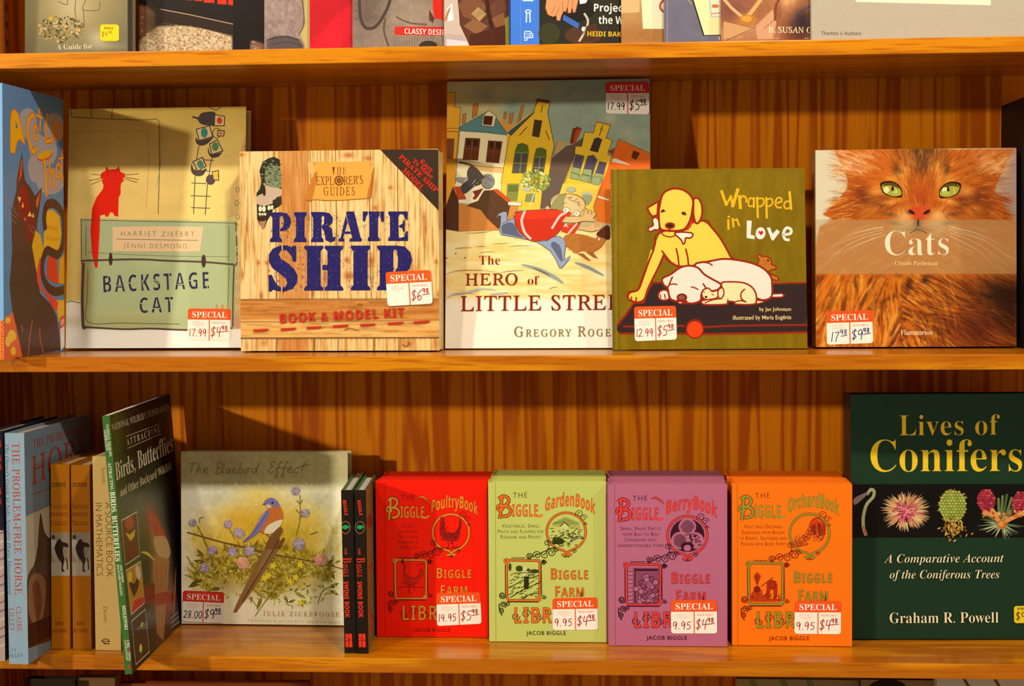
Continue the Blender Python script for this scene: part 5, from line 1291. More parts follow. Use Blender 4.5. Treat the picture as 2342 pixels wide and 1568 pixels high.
    s.text('CRE', 289.5, 1463, 291.5, 1481, 6, CR, 'serif'); s.text('TIVE', 292, 1490, 294.5, 1511, 6, CR, 'serif'); s.text('HOMEOWNER', 284, 1463, 289, 1510, 4, CR, 'default'); s.poly([(291, 1489), (296, 1482), (298, 1489)], 'd83018'); s.poly([(290, 1527), (295, 1519), (300, 1527)], 'd83018')
    p = Paint(248, 895, 416, 1545, 2.0, '241c12')
    p.blob(262, 1010, 30, 190, '5c6420', .8); p.blob(300, 1290, 60, 170, '55601c', .8); p.blob(330, 1170, 40, 60, '6c6c3c', .7); p.blob(395, 1250, 22, 190, '141014', .9)
    p.crop(0, 1180, 4.04); p.blob(1420, 60, 60, 160, 'c8481c', .95, -15); p.blob(1470, 250, 70, 130, 'd89a58', .95, -15); p.blob(1480, 600, 80, 330, 'c8783c', .95); p.blob(1460, 480, 50, 130, 'e0b070', .8); p.blob(1560, 800, 50, 260, 'c04c1c', .8, -8); p.blob(1480, 1100, 80, 160, '70401c', .8); p.blob(1330, 520, 50, 130, '343c14', .9); p.blob(1380, 750, 70, 60, 'b4341c', .8); p.blob(1400, 930, 120, 60, '6c6860', .8)
    p.noise(.12, 6, 9, 3); a.grid(p)
    a.crop(0, 1180, 4.04)
    a.poly([(1370, -40), (1440, 10), (1500, 120), (1535, 210), (1450, 200), (1405, 90)], 'c4441a', True); a.poly([(1430, 190), (1530, 195), (1575, 330), (1540, 400), (1470, 370), (1428, 280)], 'd8a468', True)
    a.poly([(1412, 400), (1480, 370), (1565, 400), (1545, 720), (1510, 1150), (1450, 1080)], 'bc7a3c'); a.poly([(1430, 720), (1590, 680), (1580, 800), (1440, 830)], 'b04a20'); a.line([(1300, 330), (1365, 350), (1425, 410)], 14, 'd8b030', taper=2)
    for q in ([(1440, 420), (1470, 1080)], [(1490, 400), (1500, 1100)], [(1530, 420), (1520, 900)]): a.line(q, 7, '8a5426')
    a.poly([(1330, 640), (1430, 620), (1430, 760), (1330, 800)], '8a2414')
    a.crop(0, 0, 1)
    a.text('NATIONAL WILDLIFE FEDERATION', 256, 985, 388.5, 936, 14.5, 'd8c094', 'serif', off=-.008, up=(-.085, -1))
    a.text('ATTRACTING', 290.5, 1019, 367.5, 987, 15, 'e0cca0', 'serif', off=-.01, sp=.2, up=(-.085, -1)); a.line([(288, 998), (366, 968)], 1, 'c0a878'); a.line([(291, 1025), (369, 991)], 1, 'c0a878')
    a.text('Birds, Butterflies', 265, 1099, 397.5, 1030, 40, 'f0dcac', 'serif', off=-.006, up=(-.085, -1)); a.text('and Other Backyard Wildlife', 275.5, 1135, 394, 1072, 18, 'e8cc94', 'serif', off=-.004, up=(-.085, -1))
    a.crop(0, 1180, 4.04)
    for q, c1, c2, c3 in (([(1120, 40), (1265, -40), (1290, 360), (1160, 450)], '6a3414', 'e0b830', 'b05024'), ([(1165, 500), (1300, 415), (1335, 800), (1210, 910)], 'c88a20', '4c2410', 'd8301c'), ([(1215, 970), (1340, 860), (1380, 1250), (1255, 1370)], '4a3018', '7a6858', 'e8d060')):
        a.poly(q, c1); cx = sum(x for x, y in q) / 4; cy = sum(y for x, y in q) / 4
        if q[0][0] == 1120:
            a.poly([(1155, 150), (1200, 170), (1250, 120), (1240, 190), (1205, 230)], c2); a.ell(1195, 60, 40, 60, c3); a.ell(1220, 320, 40, 60, '7a2c14')
        elif q[0][0] == 1165:
            a.poly([(1195, 610), (1240, 620), (1275, 560), (1280, 640), (1240, 740), (1215, 690)], c2, True); a.poly([(1215, 900), (1240, 780), (1330, 740), (1335, 800)], c3); a.ell(1275, 520, 22, 70, 'e8c8a0', -10); a.ell(1200, 560, 20, 50, 'f0c840')
        else:
            a.poly([(1225, 1060), (1365, 960), (1370, 1040), (1235, 1050)], c2); a.ell(1300, 1220, 14, 40, c3); a.ell(1310, 1000, 10, 26, 'd8c030', 20)
        a.line(q, 6, 'd8c8a0', closed=True)
    for q in ([(1310, 330), (1370, 350), (1430, 410)], [(1390, 850), (1375, 920)], [(1540, 540), (1620, 720)], [(1625, 470), (1615, 700), (1590, 1080)]): a.line(q, 16, 'e0701c' if q[0][0] > 1500 else 'e8c040', smooth=True, taper=2)
    for i in range(7): a.line([(1640 + i * 4, 860 + i * 22), (1580, 920 + i * 22)], 7, '8c8c80' if i % 2 else '2a241c')
    b.build('2c2414', a, s, hard=False, mat=gloss, spine_col='3f6a2c', pages='e8dcc0', k=1.12)
do_left()

def do_blue():
    b = B['blue']; a = art(b, k=.86)
    rr = random.Random(31)
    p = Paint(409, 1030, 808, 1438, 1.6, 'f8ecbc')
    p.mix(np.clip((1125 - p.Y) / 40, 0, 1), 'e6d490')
    p.crop(390, 1000, 4.879)
    p.blob(780, 210, 160, 60, 'd0cc94', .6); p.blob(600, 250, 200, 130, 'cfb078', .6, 30); p.blob(480, 680, 260, 130, 'd8d4b8', .8); p.blob(760, 430, 160, 100, 'c2bc90', .5); p.blob(1640, 680, 130, 100, 'ccc8a4', .7); p.blob(300, 720, 120, 120, 'f8ecd0', .8)
    p.blob(1000, 650, 230, 140, 'f6dc74', .8); p.blob(1050, 1000, 560, 270, 'e8b01c', .9); p.blob(760, 900, 220, 120, 'ecb83c', .7); p.blob(1500, 950, 200, 200, 'f0cc50', .7)
    p.crop(390, 1220, 4.506)
    p.blob(320, 60, 130, 120, 'f0cc58', .8); p.blob(1000, 130, 560, 260, 'dca418', .85); p.blob(900, 420, 620, 170, '9a7818', .75); p.blob(1300, 300, 330, 220, 'c8a420', .7); p.blob(500, 350, 200, 180, 'b08a20', .6); p.blob(1640, 250, 60, 420, 'f0e2b8', .7); p.blob(150, 300, 70, 400, 'f0e0b4', .6)
    p.noise(.06, 9, 9, 5)
    FC = ['8a7014', 'b09018', '5c4c14', 'd0b028', '94721a', 'e4cc58', '6a5c1c', 'ecd878']
    for i in range(420):
        x = rr.uniform(230, 1720); y = rr.uniform(-40, 260); th = rr.uniform(-2.2, -.9); l = rr.uniform(50, 130)
        p.stroke(x, y, x + l * math.cos(th), y + l * math.sin(th), rr.uniform(6, 14), rr.choice(['e0b428', 'c89c18', 'f0d060', 'd8b840']), rr.uniform(.2, .5))
    for i in range(2200):
        t, r = rr.uniform(0, 6.283), rr.random() ** .6
        x, y = 940 + 740 * r * math.cos(t), 400 + 280 * r * math.sin(t)
        if y > 560 + 120 * math.sin(x / 130): continue
        th = rr.uniform(-2.9, -.2); l = rr.uniform(30, 95)
        p.stroke(x, y, x + l * math.cos(th), y + l * math.sin(th), rr.uniform(6, 15), rr.choice(FC), rr.uniform(.35, .85))
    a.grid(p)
    # leaves
    a.crop(390, 1220, 4.506)
    def leaf(x, y, ang, l, w, col):
        c, s = math.cos(math.radians(ang)), math.sin(math.radians(ang))
        a.poly([(x + c * u * l - s * v * w, y + s * u * l + c * v * w) for u, v in ((0, 0), (.3, .5), (.65, .4), (1, 0), (.65, -.4), (.3, -.5))], col)
    for x, y, ang, l, w in ((340, 240, -130, 110, 40), (370, 300, 190, 140, 44), (330, 470, 150, 170, 70), (290, 430, 210, 90, 30), (1640, 380, 60, 110, 40), (1600, 330, -40, 120, 40), (1690, 300, -20, 70, 26), (1640, 560, -30, 110, 40), (1640, 580, 30, 110, 30), (1560, 210, -60, 80, 30), (1000, 560, 60, 130, 36), (940, 650, 110, 150, 40), (1100, 600, 130, 110, 36), (520, 560, 170, 120, 40), (430, 540, 190, 110, 36), (1280, 600, 30, 140, 40), (1180, 640, 70, 90, 28), (1290, 680, 160, 90, 26), (1330, 690, 60, 80, 24), (1350, 700, 20, 70, 24), (700, 330, 150, 80, 30), (840, 640, 100, 80, 30)): leaf(x, y, ang, l, w, rr.choice(['7a6a1c', '8c7a20', 'a8962c', '6a5a1c']))
    for i in range(260): leaf(rr.uniform(240, 1700), rr.uniform(200, 660), rr.uniform(0, 360), rr.uniform(30, 70), rr.uniform(12, 24), rr.choice(['a08a20', 'c0a830', 'd8c448', '84701c', 'd8c868', 'b09828']))
    for i in range(26): leaf(rr.uniform(950, 1500), rr.uniform(520, 740), rr.uniform(0, 360), rr.uniform(30, 60), 14, rr.choice(['a8b048', 'c8cc60', 'b0a838']))
    # stems, wire, branch
    ST = '8a7c28'
    for q in ([(870, 850), (960, 720), (1080, 560), (1110, 400)], [(1520, 720), (1560, 600), (1650, 540)], [(170, 230), (300, 430)], [(330, 0), (390, 160)], [(820, 650), (900, 760)]): a.line(q, 8, ST, smooth=True)
    a.line([(235, 0), (480, 70), (760, 135), (1040, 205), (1470, 285), (1770, 360)], 10, '7a5428', smooth=True)
    a.poly([(1040, 40), (1070, -30), (1150, -30), (1110, 90), (1160, 40), (1180, 45), (1100, 190), (1030, 300), (960, 400), (860, 560), (800, 650), (720, 750), (680, 810), (645, 808), (690, 700), (760, 560), (840, 400), (900, 260), (980, 130)], '94683c'); a.poly([(1000, 180), (1060, 60), (1090, 100), (1020, 260), (900, 450), (860, 480), (930, 320)], '9c7444', True); a.line([(1120, 60), (1000, 270), (860, 500), (740, 700)], 12, '643c1c', smooth=True)
    for x, y, r in ((430, 170, 46), (640, 185, 48), (815, 175, 50), (1325, 105, 62), (355, 350, 50), (720, 0, 40)):
        a.ell(x, y, r * .72, r * .8, 'ac9098')
        for i in range(16): t = 2 * math.pi * i / 16 + rr.uniform(-.1, .1); a.line([(x + r * .2 * math.cos(t), y + r * .2 * math.sin(t)), (x + r * 1.05 * math.cos(t), y + r * 1.05 * math.sin(t))], 11, rr.choice(['b49cac', 'a08898', 'c8b0b4']))
    for x, y in ((750, 300), (1550, 265)):
        for i in range(6): t = i * 1.05; a.ell(x + 36 * math.cos(t), y + 34 * math.sin(t), 36, 32, rr.choice(['e8a080', 'e0907c', 'f0b090']), 20, 12)
        a.ell(x, y, 16, 14, 'e8c050')
    for x, y in ((1230, 490), (970, 460), (1010, 430), (1290, 450), (1060, 330), (1340, 320), (1340, 710)):
        for i in range(5): t = i * 1.257; leaf(x, y, math.degrees(t), 42, 24, 'f0d430')
    # flowers and bird above
    a.crop(390, 1000, 4.879)
    for q in ([(300, 980), (345, 1060), (400, 1200)], [(330, 950), (330, 900), (365, 890)], [(660, 1010), (720, 1130)], [(1445, 640), (1450, 800), (1440, 950), (1400, 1100)], [(1450, 740), (1410, 700)], [(1450, 740), (1475, 690)], [(1400, 800), (1450, 850)], [(1440, 900), (1490, 850)], [(1560, 1080), (1640, 1050)]): a.line(q, 9, ST, smooth=True)
    a.line([(190, 1055), (380, 1110), (560, 1160), (800, 1220)], 11, '7a5428', smooth=True)
    for x, y, r in ((250, 950, 44), (645, 965, 48), (760, 1055, 56), (1400, 595, 48), (1505, 840, 50), (1430, 1180, 60)):
        a.ell(x, y, r * .8, r * .75, 'ac9098')
        for i in range(14): t = 2 * math.pi * i / 14; a.line([(x, y), (x + r * math.cos(t), y + r * .95 * math.sin(t))], 12, rr.choice(['b89ca8', 'a48c9c', 'ccb4b4']))
    a.poly([(1050, 720), (1070, 690), (1120, 670), (1180, 690), (1215, 740), (1240, 790), (1260, 860), (1255, 930), (1210, 1010), (1140, 1060), (1060, 1075), (1000, 1050), (940, 1090), (960, 1050), (1010, 980), (1060, 860), (1085, 790)], 'd2742c', True)
    a.poly([(1050, 1040), (1090, 980), (1180, 930), (1250, 915), (1240, 960), (1190, 1030), (1120, 1072), (1060, 1075)], 'f0dcb0', True)
    a.poly([(1038, 745), (1062, 705), (1110, 672), (1165, 680), (1210, 730), (1220, 770), (1160, 775), (1100, 750), (1080, 745)], '887ca0', True); a.poly([(1060, 735), (1100, 745), (1130, 770), (1100, 790), (1072, 765)], 'd8c8b0', True); a.ell(1140, 728, 13, 13, '38283c'); a.line([(1035, 742), (1080, 742)], 11, '584848')
    a.poly([(1060, 820), (1100, 810), (1108, 850), (1060, 940), (1000, 1040), (930, 1100), (830, 1165), (815, 1150), (900, 1070), (960, 970), (1010, 880)], '8478a4', True); a.line([(1080, 830), (1000, 960), (920, 1070), (835, 1150)], 10, '685c88', smooth=True); a.line([(1060, 830), (980, 950)], 8, 'b0a4bc')
    a.line([(1070, 1070), (1110, 1110)], 9, '6a4a38'); a.poly([(1110, 1110), (1200, 1010), (1240, 1000), (1250, 1050), (1190, 1160), (1150, 1230), (1060, 1230)], '84582c', True); a.poly([(1170, 1230), (1260, 1120), (1280, 1130), (1230, 1230)], '7c5028')
    # title
    HW = '8c7a44'
    x = a.pen('The', 200, 285, 115, 78, HW, 5.5, gap=-.05, slant=.15)
    a.pen('Bluebird', 500, 285, 115, 76, HW, 5.5, gap=-.08, slant=.12); a.pen('Effect', 1085, 275, 118, 82, HW, 5.5, gap=-.14, slant=.12)
    for q in ((985, 310),): a.ell(*q, 4, 4, HW)
    a.text('UNCOMMON BONDS WITH COMMON BIRDS', 330, 522, 1715, 526, 34, 'a8924c', 'default', off=-.008, sp=.28)
    a.crop(390, 1220, 4.506)
    a.text('JULIE ZICKEFOOSE', 962, 838, 1745, 850, 44, 'cc9c68', 'roman', off=0, sp=.22); a.text('FOREWORD BY SCOTT WEIDENSAUL', 800, 895, 1740, 918, 17, 'b8a47c', 'default', off=-.006, sp=.4)
    b.build('ead8a0', a, mat=matte, back_col='e8d898', spine_col='dcb040', pages='e8d4a0')
    sticker(b, (419.5, 1349), (513.5, 1353), (511, 1424), (417, 1420), '28.00', '9', '98', ink='1a1410', head='e23a24')
do_blue()

def do_swine():
    for key, dx, dx2 in (('sw1', 0, 0), ('sw2', 162, 140)):
        b = B[key]; s = Art(b.spine); a = art(b)
        s.crop(390, 1000, 4.879); s.rect(1800, 500, 2400, 2600, '20180f')
        RD = 'ee3418'
        s.text('BIGGLE', 1921 + dx, 698, 1946 + dx, 872, 36, RD, 'bold', off=.004)
        s.ring(1952 + dx, 1003, 52, 66, 7, '9c6a34', a0=112, a1=428); s.ell(1950 + dx, 1000, 34, 23, '1f9a52'); s.ell(1975 + dx, 995, 18, 14, '1f9a52'); s.line([(1930 + dx, 1062), (1950 + dx, 1078), (1972 + dx, 1062)], 7, '9c6a34')
        s.crop(390, 1220, 4.506)
        s.text('THE', 1790 + dx2, 150, 1796 + dx2, 218, 24, RD, 'bold'); s.text('B', 1776 + dx2, 245, 1778 + dx2, 305, 88, 'd83018', 'serif', off=-.006); s.text('IGGLE', 1774 + dx2, 312, 1786 + dx2, 450, 50, 'd83018', 'bold', off=-.008)
        s.text('SWINE BOOK', 1785 + dx2, 490, 1800 + dx2, 862, 46, RD, 'bold', off=.012, sp=.03)
        x0, y0 = 1800 + dx2 * .985, 1030
        s.poly([(x0, y0), (x0 + 68, y0), (x0 + 74, y0 + 138), (x0 + 4, y0 + 138)], RD)
        for q in ([(x0 - 2, y0 + 25), (x0 + 40, y0 + 65), (x0 + 74, y0 + 70)], [(x0 + 30, y0), (x0 + 48, y0 + 60)], [(x0 + 38, y0 + 70), (x0 + 36, y0 + 140)], [(x0, y0 + 70), (x0 + 36, y0 + 76)]): s.line(q, 6, '20180f')
        a.crop(0, 0, 1); a.rect(790, 1060, 880, 1520, '7c7238' if key == 'sw2' else '2c6a40')
        if key == 'sw2':
            a.crop(390, 1000, 4.879); a.ell(2220, 930, 30, 80, '8a3c20'); a.ell(2235, 810, 12, 30, '9a4a28')
            a.crop(390, 1220, 4.506)
            for q in ([(2040, 360), (2085, 300)], [(2045, 790), (2060, 760)], [(2060, 840), (2085, 860), (2080, 960)], [(2050, 860), (2060, 940), (2080, 1000)]): a.line(q, 10, 'c03018')
        b.build('2c6a40', a, s, mat=gloss, spine_col='20180f', back_col='1e6a3c', pages='f0e0c4')
do_swine()

def biggle(key, bg, main, ink, tx, title, lines, st, price, lead=0):
    b = B[key]; a = art(b)
    ax, sx, ay, sy = tx
    def M(x, y, oy): return ax + sx * (1118 + (x - 1163) / 4.182 - 1118), ay + sy * (oy + y / 4.182 - 1126)
    one = lambda x, y: M(x, y, 1050); two = lambda x, y: M(x, y, 1260)
    a.T = one
    a.line([(1225, 30), (1232, 2000)], 10, '%02x%02x%02x' % tuple(int(c * .86) for c in hx(bg)))
    O = dict(outline=ink, ow=.018)
    a.text('THE', 1392, 368, 1532, 366, 50, ink, 'default', off=-.008, sp=.1)
    # ornate B
    for w, c in ((34, ink), (21, main)):
        a.line([(1285, 372), (1280, 470), (1268, 560)], w, c, smooth=True); a.line([(1262, 372), (1300, 350), (1345, 368), (1352, 405), (1320, 440), (1290, 448)], w, c, smooth=True)
        a.line([(1290, 445), (1350, 455), (1372, 495), (1350, 535), (1300, 545)], w, c, smooth=True); a.line([(1290, 448), (1255, 440), (1246, 475), (1275, 490), (1300, 470)], w * .8, c, smooth=True)
    a.text('IGGLE', 1382, 547, 1638, 547, 116, main, 'bold', off=-.012, **O); a.line([(1600, 540), (1650, 545), (1674, 528)], 18, main, smooth=True)
    ts = title.split(' ')
    a.text(title.replace(' ', ''), 1696, 500, 2176, 522, 122, main, 'bold', off=-.004, arc=66, sp=.03, outline=ink, ow=.02)
    if lead:
        for w, c in ((22, ink), (13, main)): a.line([(1560, 350), (1600, 338), (1640, 355), (1690, 400)], w, c, smooth=True, taper=2)
    n = len(lines)
    for i, (t, hw) in enumerate(lines):
        y = 652 + i * 53 - (8 if n > 3 else 0)
        a.text(t, 1467 - hw, y, 1467 + hw, y, 34, ink, 'default', off=-.002, sp=.05, sc2=.76)
    # medallion
    cx, cy = 1903, 692
    arcp = [(cx + 186 * math.cos(math.radians(t)), cy + 182 * math.sin(math.radians(t))) for t in range(118, 423, 8)]
    full = [(1855, 905), (1880, 925), (1905, 912), (1890, 890)][::-1] + [(1870, 905)] 
    for w, c in ((24, ink), (15, main)):
        a.line([(1862, 912), (1888, 918), (1908, 898), (1880, 872), (1840, 862)] + arcp + [(1965, 862), (1925, 880), (1912, 900), (1932, 920), (1950, 905)], w, c, smooth=False)
    a.line([(1903, 915), (1903, 955)], 9, ink, taper=1); a.line([(1880, 935), (1903, 925), (1926, 935)], 8, ink)
    # scrollwork
    def curl(x, y, r, d=1, turns=1.6, w=7, rot=0):
        a.line([(x + r * (1 - .8 * i / 26) * math.cos(rot + d * turns * 6.283 * i / 26), y + r * (1 - .8 * i / 26) * math.sin(rot + d * turns * 6.283 * i / 26)) for i in range(27)], w, ink)
    for q in ((2030, 520, 40, 1, 1.5, 6, 2.5), (2070, 560, 34, -1, 1.4, 6, 0), (2085, 610, 18, 1, 1.2, 6, 0), (1720, 800, 34, -1, 1.5, 7, 1), (1760, 890, 48, 1, 1.7, 8, 3), (1700, 915, 44, -1, 1.6, 8, 0), (1625, 915, 40, 1, 1.5, 8, 3), (1550, 930, 34, -1, 1.6, 9, 0), (1800, 860, 26, 1, 1.3, 7, 0), (1690, 980, 24, 1, 1.5, 8, 2), (1980, 880, 22, -1, 1.3, 7, 0)): curl(*q)
    a.line([(1530, 945), (1600, 925), (1680, 885), (1780, 850), (1830, 870)], 8, ink, smooth=True); a.line([(1720, 775), (1735, 830), (1715, 880)], 7, ink, smooth=True)
    for i in range(7): a.ell(1385 + i * 19, 942, 8, 6, ink, 0, 8)
    rr = random.Random(key)
    if key == 'red':
        a.poly([(1790, 620), (1800, 560), (1830, 560), (1850, 600), (1840, 640), (1870, 690), (1930, 690), (1980, 640), (1990, 560), (2010, 580), (2000, 680), (1980, 760), (1930, 780), (1850, 770), (1800, 730), (1785, 680)], '9c1810', True)
        for q in ([(1790, 560), (1810, 540), (1840, 560)], [(1800, 600), (1830, 640), (1800, 660)], [(1830, 700), (1880, 740), (1960, 730)], [(1880, 690), (1920, 720), (1980, 690)], [(1990, 560), (2005, 640), (1960, 680)], [(1870, 780), (1880, 830), (1850, 850)], [(1920, 780), (1925, 830), (1950, 850)], [(1760, 840), (1880, 850), (2010, 830)]): a.line(q, 7, ink, smooth=True)
        for i in range(40): x, y = rr.uniform(1780, 1990), rr.uniform(640, 800); a.line([(x, y), (x + 18, y + rr.uniform(-10, 10))], 4, ink)
    elif key == 'green':
        a.poly([(1770, 610), (1890, 545), (2030, 600), (2040, 680), (1900, 650), (1770, 640)], 'a8ac50'); 
        for i in range(16): a.line([(1775 + i * 16, 625 - abs(8 - i) * 1), (1800 + i * 14, 560 + abs(7 - i) * 6)], 4, ink)
        a.poly([(1850, 640), (1885, 600), (1930, 640), (1900, 690), (1860, 680)], 'd0cc78'); a.line([(1850, 640), (1885, 600), (1930, 640)], 8, ink)
        a.poly([(1770, 780), (1790, 740), (1870, 760), (1880, 800), (1780, 810)], '3a4418', True); a.poly([(1950, 790), (1970, 700), (2000, 660), (2010, 700), (1985, 800)], 'c8c878'); a.line([(1950, 790), (1970, 700), (2005, 660)], 6, ink)
        for i in range(90): x, y = rr.uniform(1750, 2050), rr.uniform(650, 840); a.line([(x, y), (x + rr.uniform(10, 34), y + rr.uniform(-8, 8))], rr.uniform(4, 9), rr.choice([ink, ink, '5a6424']))
        for i in range(10): a.line([(1790 + i * 9, 770), (1786 + i * 9, 810)], 5, ink)
    elif key == 'purple':
        a.poly([(cx + 160 * math.cos(t / 20 * 6.283), cy + 158 * math.sin(t / 20 * 6.283)) for t in range(20)], ink)
        for x, y, r in ((1903, 610, 82), (1838, 740, 86), (1975, 740, 82), (1903, 690, 60)): a.ell(x, y, r, r * .95, bg)
        a.ell(1903, 800, 60, 46, ink); a.ell(1903, 812, 34, 30, bg)
        for bx, by, r in ((1903, 610, 58), (1832, 742, 56)):
            for i in range(-4, 5):
                for j in range(-4, 5):
                    if (i * 14 + (j % 2) * 7) ** 2 + (j * 13) ** 2 < r * r: a.ring(bx + i * 14 + (j % 2) * 7, by + j * 13, 8, 7.5, 4, ink, 10)
        for i in range(24): x, y = rr.uniform(1925, 2030), rr.uniform(690, 790); a.ring(x, y, 8, 7, 4, ink, 8)
        a.line([(1880, 690), (1940, 680), (2000, 690)], 6, ink, smooth=True)
    else:
        a.ring(1975, 640, 70, 90, 18, 'b83010', a0=170, a1=400); a.poly([(1900, 640), (1940, 570), (2010, 580), (2050, 660), (2020, 760), (1960, 720)], 'd04010', True)
        for i in range(60):
            x = rr.uniform(1770, 2020); y = 690 + rr.uniform(0, 100) + max(0, 1870 - x) * .25 - (40 if x > 1880 else 0)
            a.ell(x, min(y, 800), 15, 14, rr.choice(['e86018', 'd85010', 'f07828']), 0, 10); a.ring(x, min(y, 800), 15, 14, 4, ink, 10)
        for i in range(20): x = rr.uniform(1910, 2040); a.line([(x, 590 + abs(x - 1980) * .5), (x + 12, 700)], 5, ink)
    # lower half
    a.T = two
    for w, c in ((24, ink), (15, main)):
        a.line([(1345, 85), (1640, 88), (1652, 120), (1648, 440), (1630, 468), (1350, 468), (1336, 440), (1332, 110)], w, c, closed=True)
        a.ring(1330, 92, 18, 18, w * .7, c, 14); a.ring(1640, 455, 16, 16, w * .7, c, 14)
    a.line([(1320, 130), (1322, 420)], 6, ink); a.line([(1664, 120), (1668, 420)], 6, ink); a.line([(1345, 484), (1640, 486)], 6, ink)
    for q in ((1690, 435, 22, 1, 1.4, 7, 0), (1292, 420, 34, 1, 1.6, 10, 0), (1300, 510, 32, -1, 1.6, 9, 1), (1280, 570, 28, 1, 1.4, 9, 4), (1345, 505, 22, 1, 1.3, 7, 3), (1690, 110, 24, -1, 1.4, 8, 0)): curl(*q)
    a.line([(1262, 500), (1265, 560), (1290, 612)], 9, ink, smooth=True)
    if key == 'red':
        a.poly([(1430, 110), (1450, 150), (1440, 220), (1480, 260), (1560, 240), (1580, 180), (1610, 160), (1600, 250), (1560, 320), (1480, 340), (1420, 280)], 'd01c10', True)
        for q in ([(1400, 120), (1425, 140), (1420, 200), (1440, 250)], [(1440, 230), (1520, 270), (1590, 240)], [(1580, 180), (1620, 200), (1610, 260)], [(1400, 310), (1480, 330), (1560, 310)], [(1480, 340), (1470, 400), (1500, 410)], [(1520, 330), (1530, 400)], [(1360, 360), (1480, 350), (1620, 360)], [(1540, 150), (1600, 120), (1630, 140)]): a.line(q, 5, ink, smooth=True)
        a.ell(1408, 100, 14, 24, ink, 10, 8)
    elif key == 'green':
        for x, y, rx, ry in ((1365, 150, 14, 40), (1455, 165, 36, 30), (1600, 190, 44, 20), (1540, 180, 20, 16)): a.ell(x, y, rx, ry, '3a4418', 0, 9)
        a.ell(1508, 165, 22, 22, 'd0cc78'); a.poly([(1480, 190), (1540, 190), (1550, 280), (1490, 280)], 'd0cc78'); a.poly([(1498, 240), (1545, 240), (1545, 360), (1500, 365)], ink)
        for q in ([(1355, 350), (1480, 280), (1640, 230)], [(1370, 440), (1500, 360), (1650, 300)], [(1400, 210), (1640, 200)], [(1480, 450), (1560, 410), (1640, 400)]): a.line(q, 7, ink)
        for i in range(60): x = rr.uniform(1350, 1640); y = rr.uniform(220, 455); a.line([(x, y), (x + 22, y - 12)], 5, ink)
    elif key == 'purple':
        a.rect(1350, 120, 1635, 450, '8c4458'); a.rect(1350, 125, 1395, 450, bg); a.rect(1420, 130, 1630, 150, ink); a.rect(1410, 120, 1420, 450, ink)
        for i in range(46): x = rr.uniform(1425, 1615); y = rr.uniform(200, 440); a.ell(x, y, 27, 25, rr.choice([bg, 'b06478', '8a3c58']), 0, 12); a.ring(x, y, 27, 25, 5, ink, 12)
        for i in range(8): a.line([(1352, 150 + i * 40), (1395, 155 + i * 38)], 4, ink)
    else:
        a.poly([(1345, 400), (1380, 340), (1450, 330), (1480, 400), (1620, 420), (1630, 440), (1350, 440)], 'c83c10', True); a.ell(1410, 330, 32, 34, ink, 0, 10); a.poly([(1500, 320), (1510, 250), (1580, 250), (1600, 310), (1590, 420), (1570, 420), (1560, 330), (1530, 350), (1520, 420), (1495, 420)], 'b02c10', True); a.ring(1555, 290, 30, 30, 8, ink, 12)
        for i in range(9): a.line([(1412, 290), (1380 + i * 8, 170 + abs(4 - i) * 8)], 5, 'a82c10')
        a.line([(1450, 300), (1560, 220)], 6, ink); a.line([(1460, 400), (1520, 360)], 10, ink)
        for i in range(40): x = rr.uniform(1350, 1630); y = rr.uniform(370, 440); a.line([(x, y), (x + 18, y - 6)], 5, ink)
    a.text('Biggle', 1748, 268, 2118, 266, 104, main, 'bold', off=-.014, sp=.05, sc2=.82, outline=ink, ow=.018)
    a.text('Farm', 1790, 434, 2080, 432, 100, main, 'bold', off=-.014, sp=.05, sc2=.86, outline=ink, ow=.018)
    for q in ((1420, 620, 40, 1, 1.5, 6, 0), (1520, 600, 44, -1, 1.5, 6, 0), (1640, 620, 40, 1, 1.5, 6, 0), (1720, 600, 36, -1, 1.4, 6, 0)): curl(*q)
    a.text('LIBRARY', 1395, 686, 2090, 684, 150, main, 'bold', off=-.014, sp=.06, outline=ink, ow=.018)
    a.text('JACOB BIGGLE', 1525, 798, 1900, 798, 36, ink, 'default', sp=.08)
    b.build(bg, a, mat=gloss, pages='e8d0a0')
    sticker(b, *st, *price, ink='a81c14', head='f2541c')
biggle('red', 'fb1c06', 'dc9428', '6a1410', (866, .934, 1131, .963), 'Poultry Book', [('A Concise', 66), ('and Practical', 96), ('Treatise on the', 102), ('Management of', 104), ('Farm Poultry', 92)],
       ((997.8, 1355.6), (1098.3, 1353.3), (1101.4, 1425.5), (999.7, 1430.5)), ('14.95', '5', '98'), lead=1)
biggle('green', 'c4c660', 'f06a1c', '2c3012', (1118, 1, 1126, 1), 'Garden Book', [('Vegetables, Small', 180), ('Fruits and Flowers for', 220), ('Pleasure and Profit', 194)],
       ((1263.7, 1367), (1366, 1365), (1367.7, 1439), (1264.4, 1440)), ('9.95', '4', '98'))
biggle('purple', 'b86478', 'e83a30', '3c1424', (1390.5, 1.026, 1133, 1.012), 'Berry Book', [('Small Fruit Facts', 190), ('from Bud to Box', 170), ('Conserved into', 150), ('Understandable Form', 214)],
       ((1534, 1371.6), (1639.4, 1370.8), (1640, 1447.7), (1535, 1447.7)), ('9.95', '4', '98'), lead=1)
biggle('orange', 'f87410', '94902c', '84200e', (1671, 1.02, 1127, 1.034), 'Orchard Book', [('Fruit and Orchard', 178), ('Gleanings from Bough', 204), ('to Basket, Gathered and', 222), ('Packed into Book Form', 208)],
       ((1817.5, 1373), (1923.3, 1373), (1923, 1449.4), (1817, 1448.4)), ('9.95', '4', '98'))

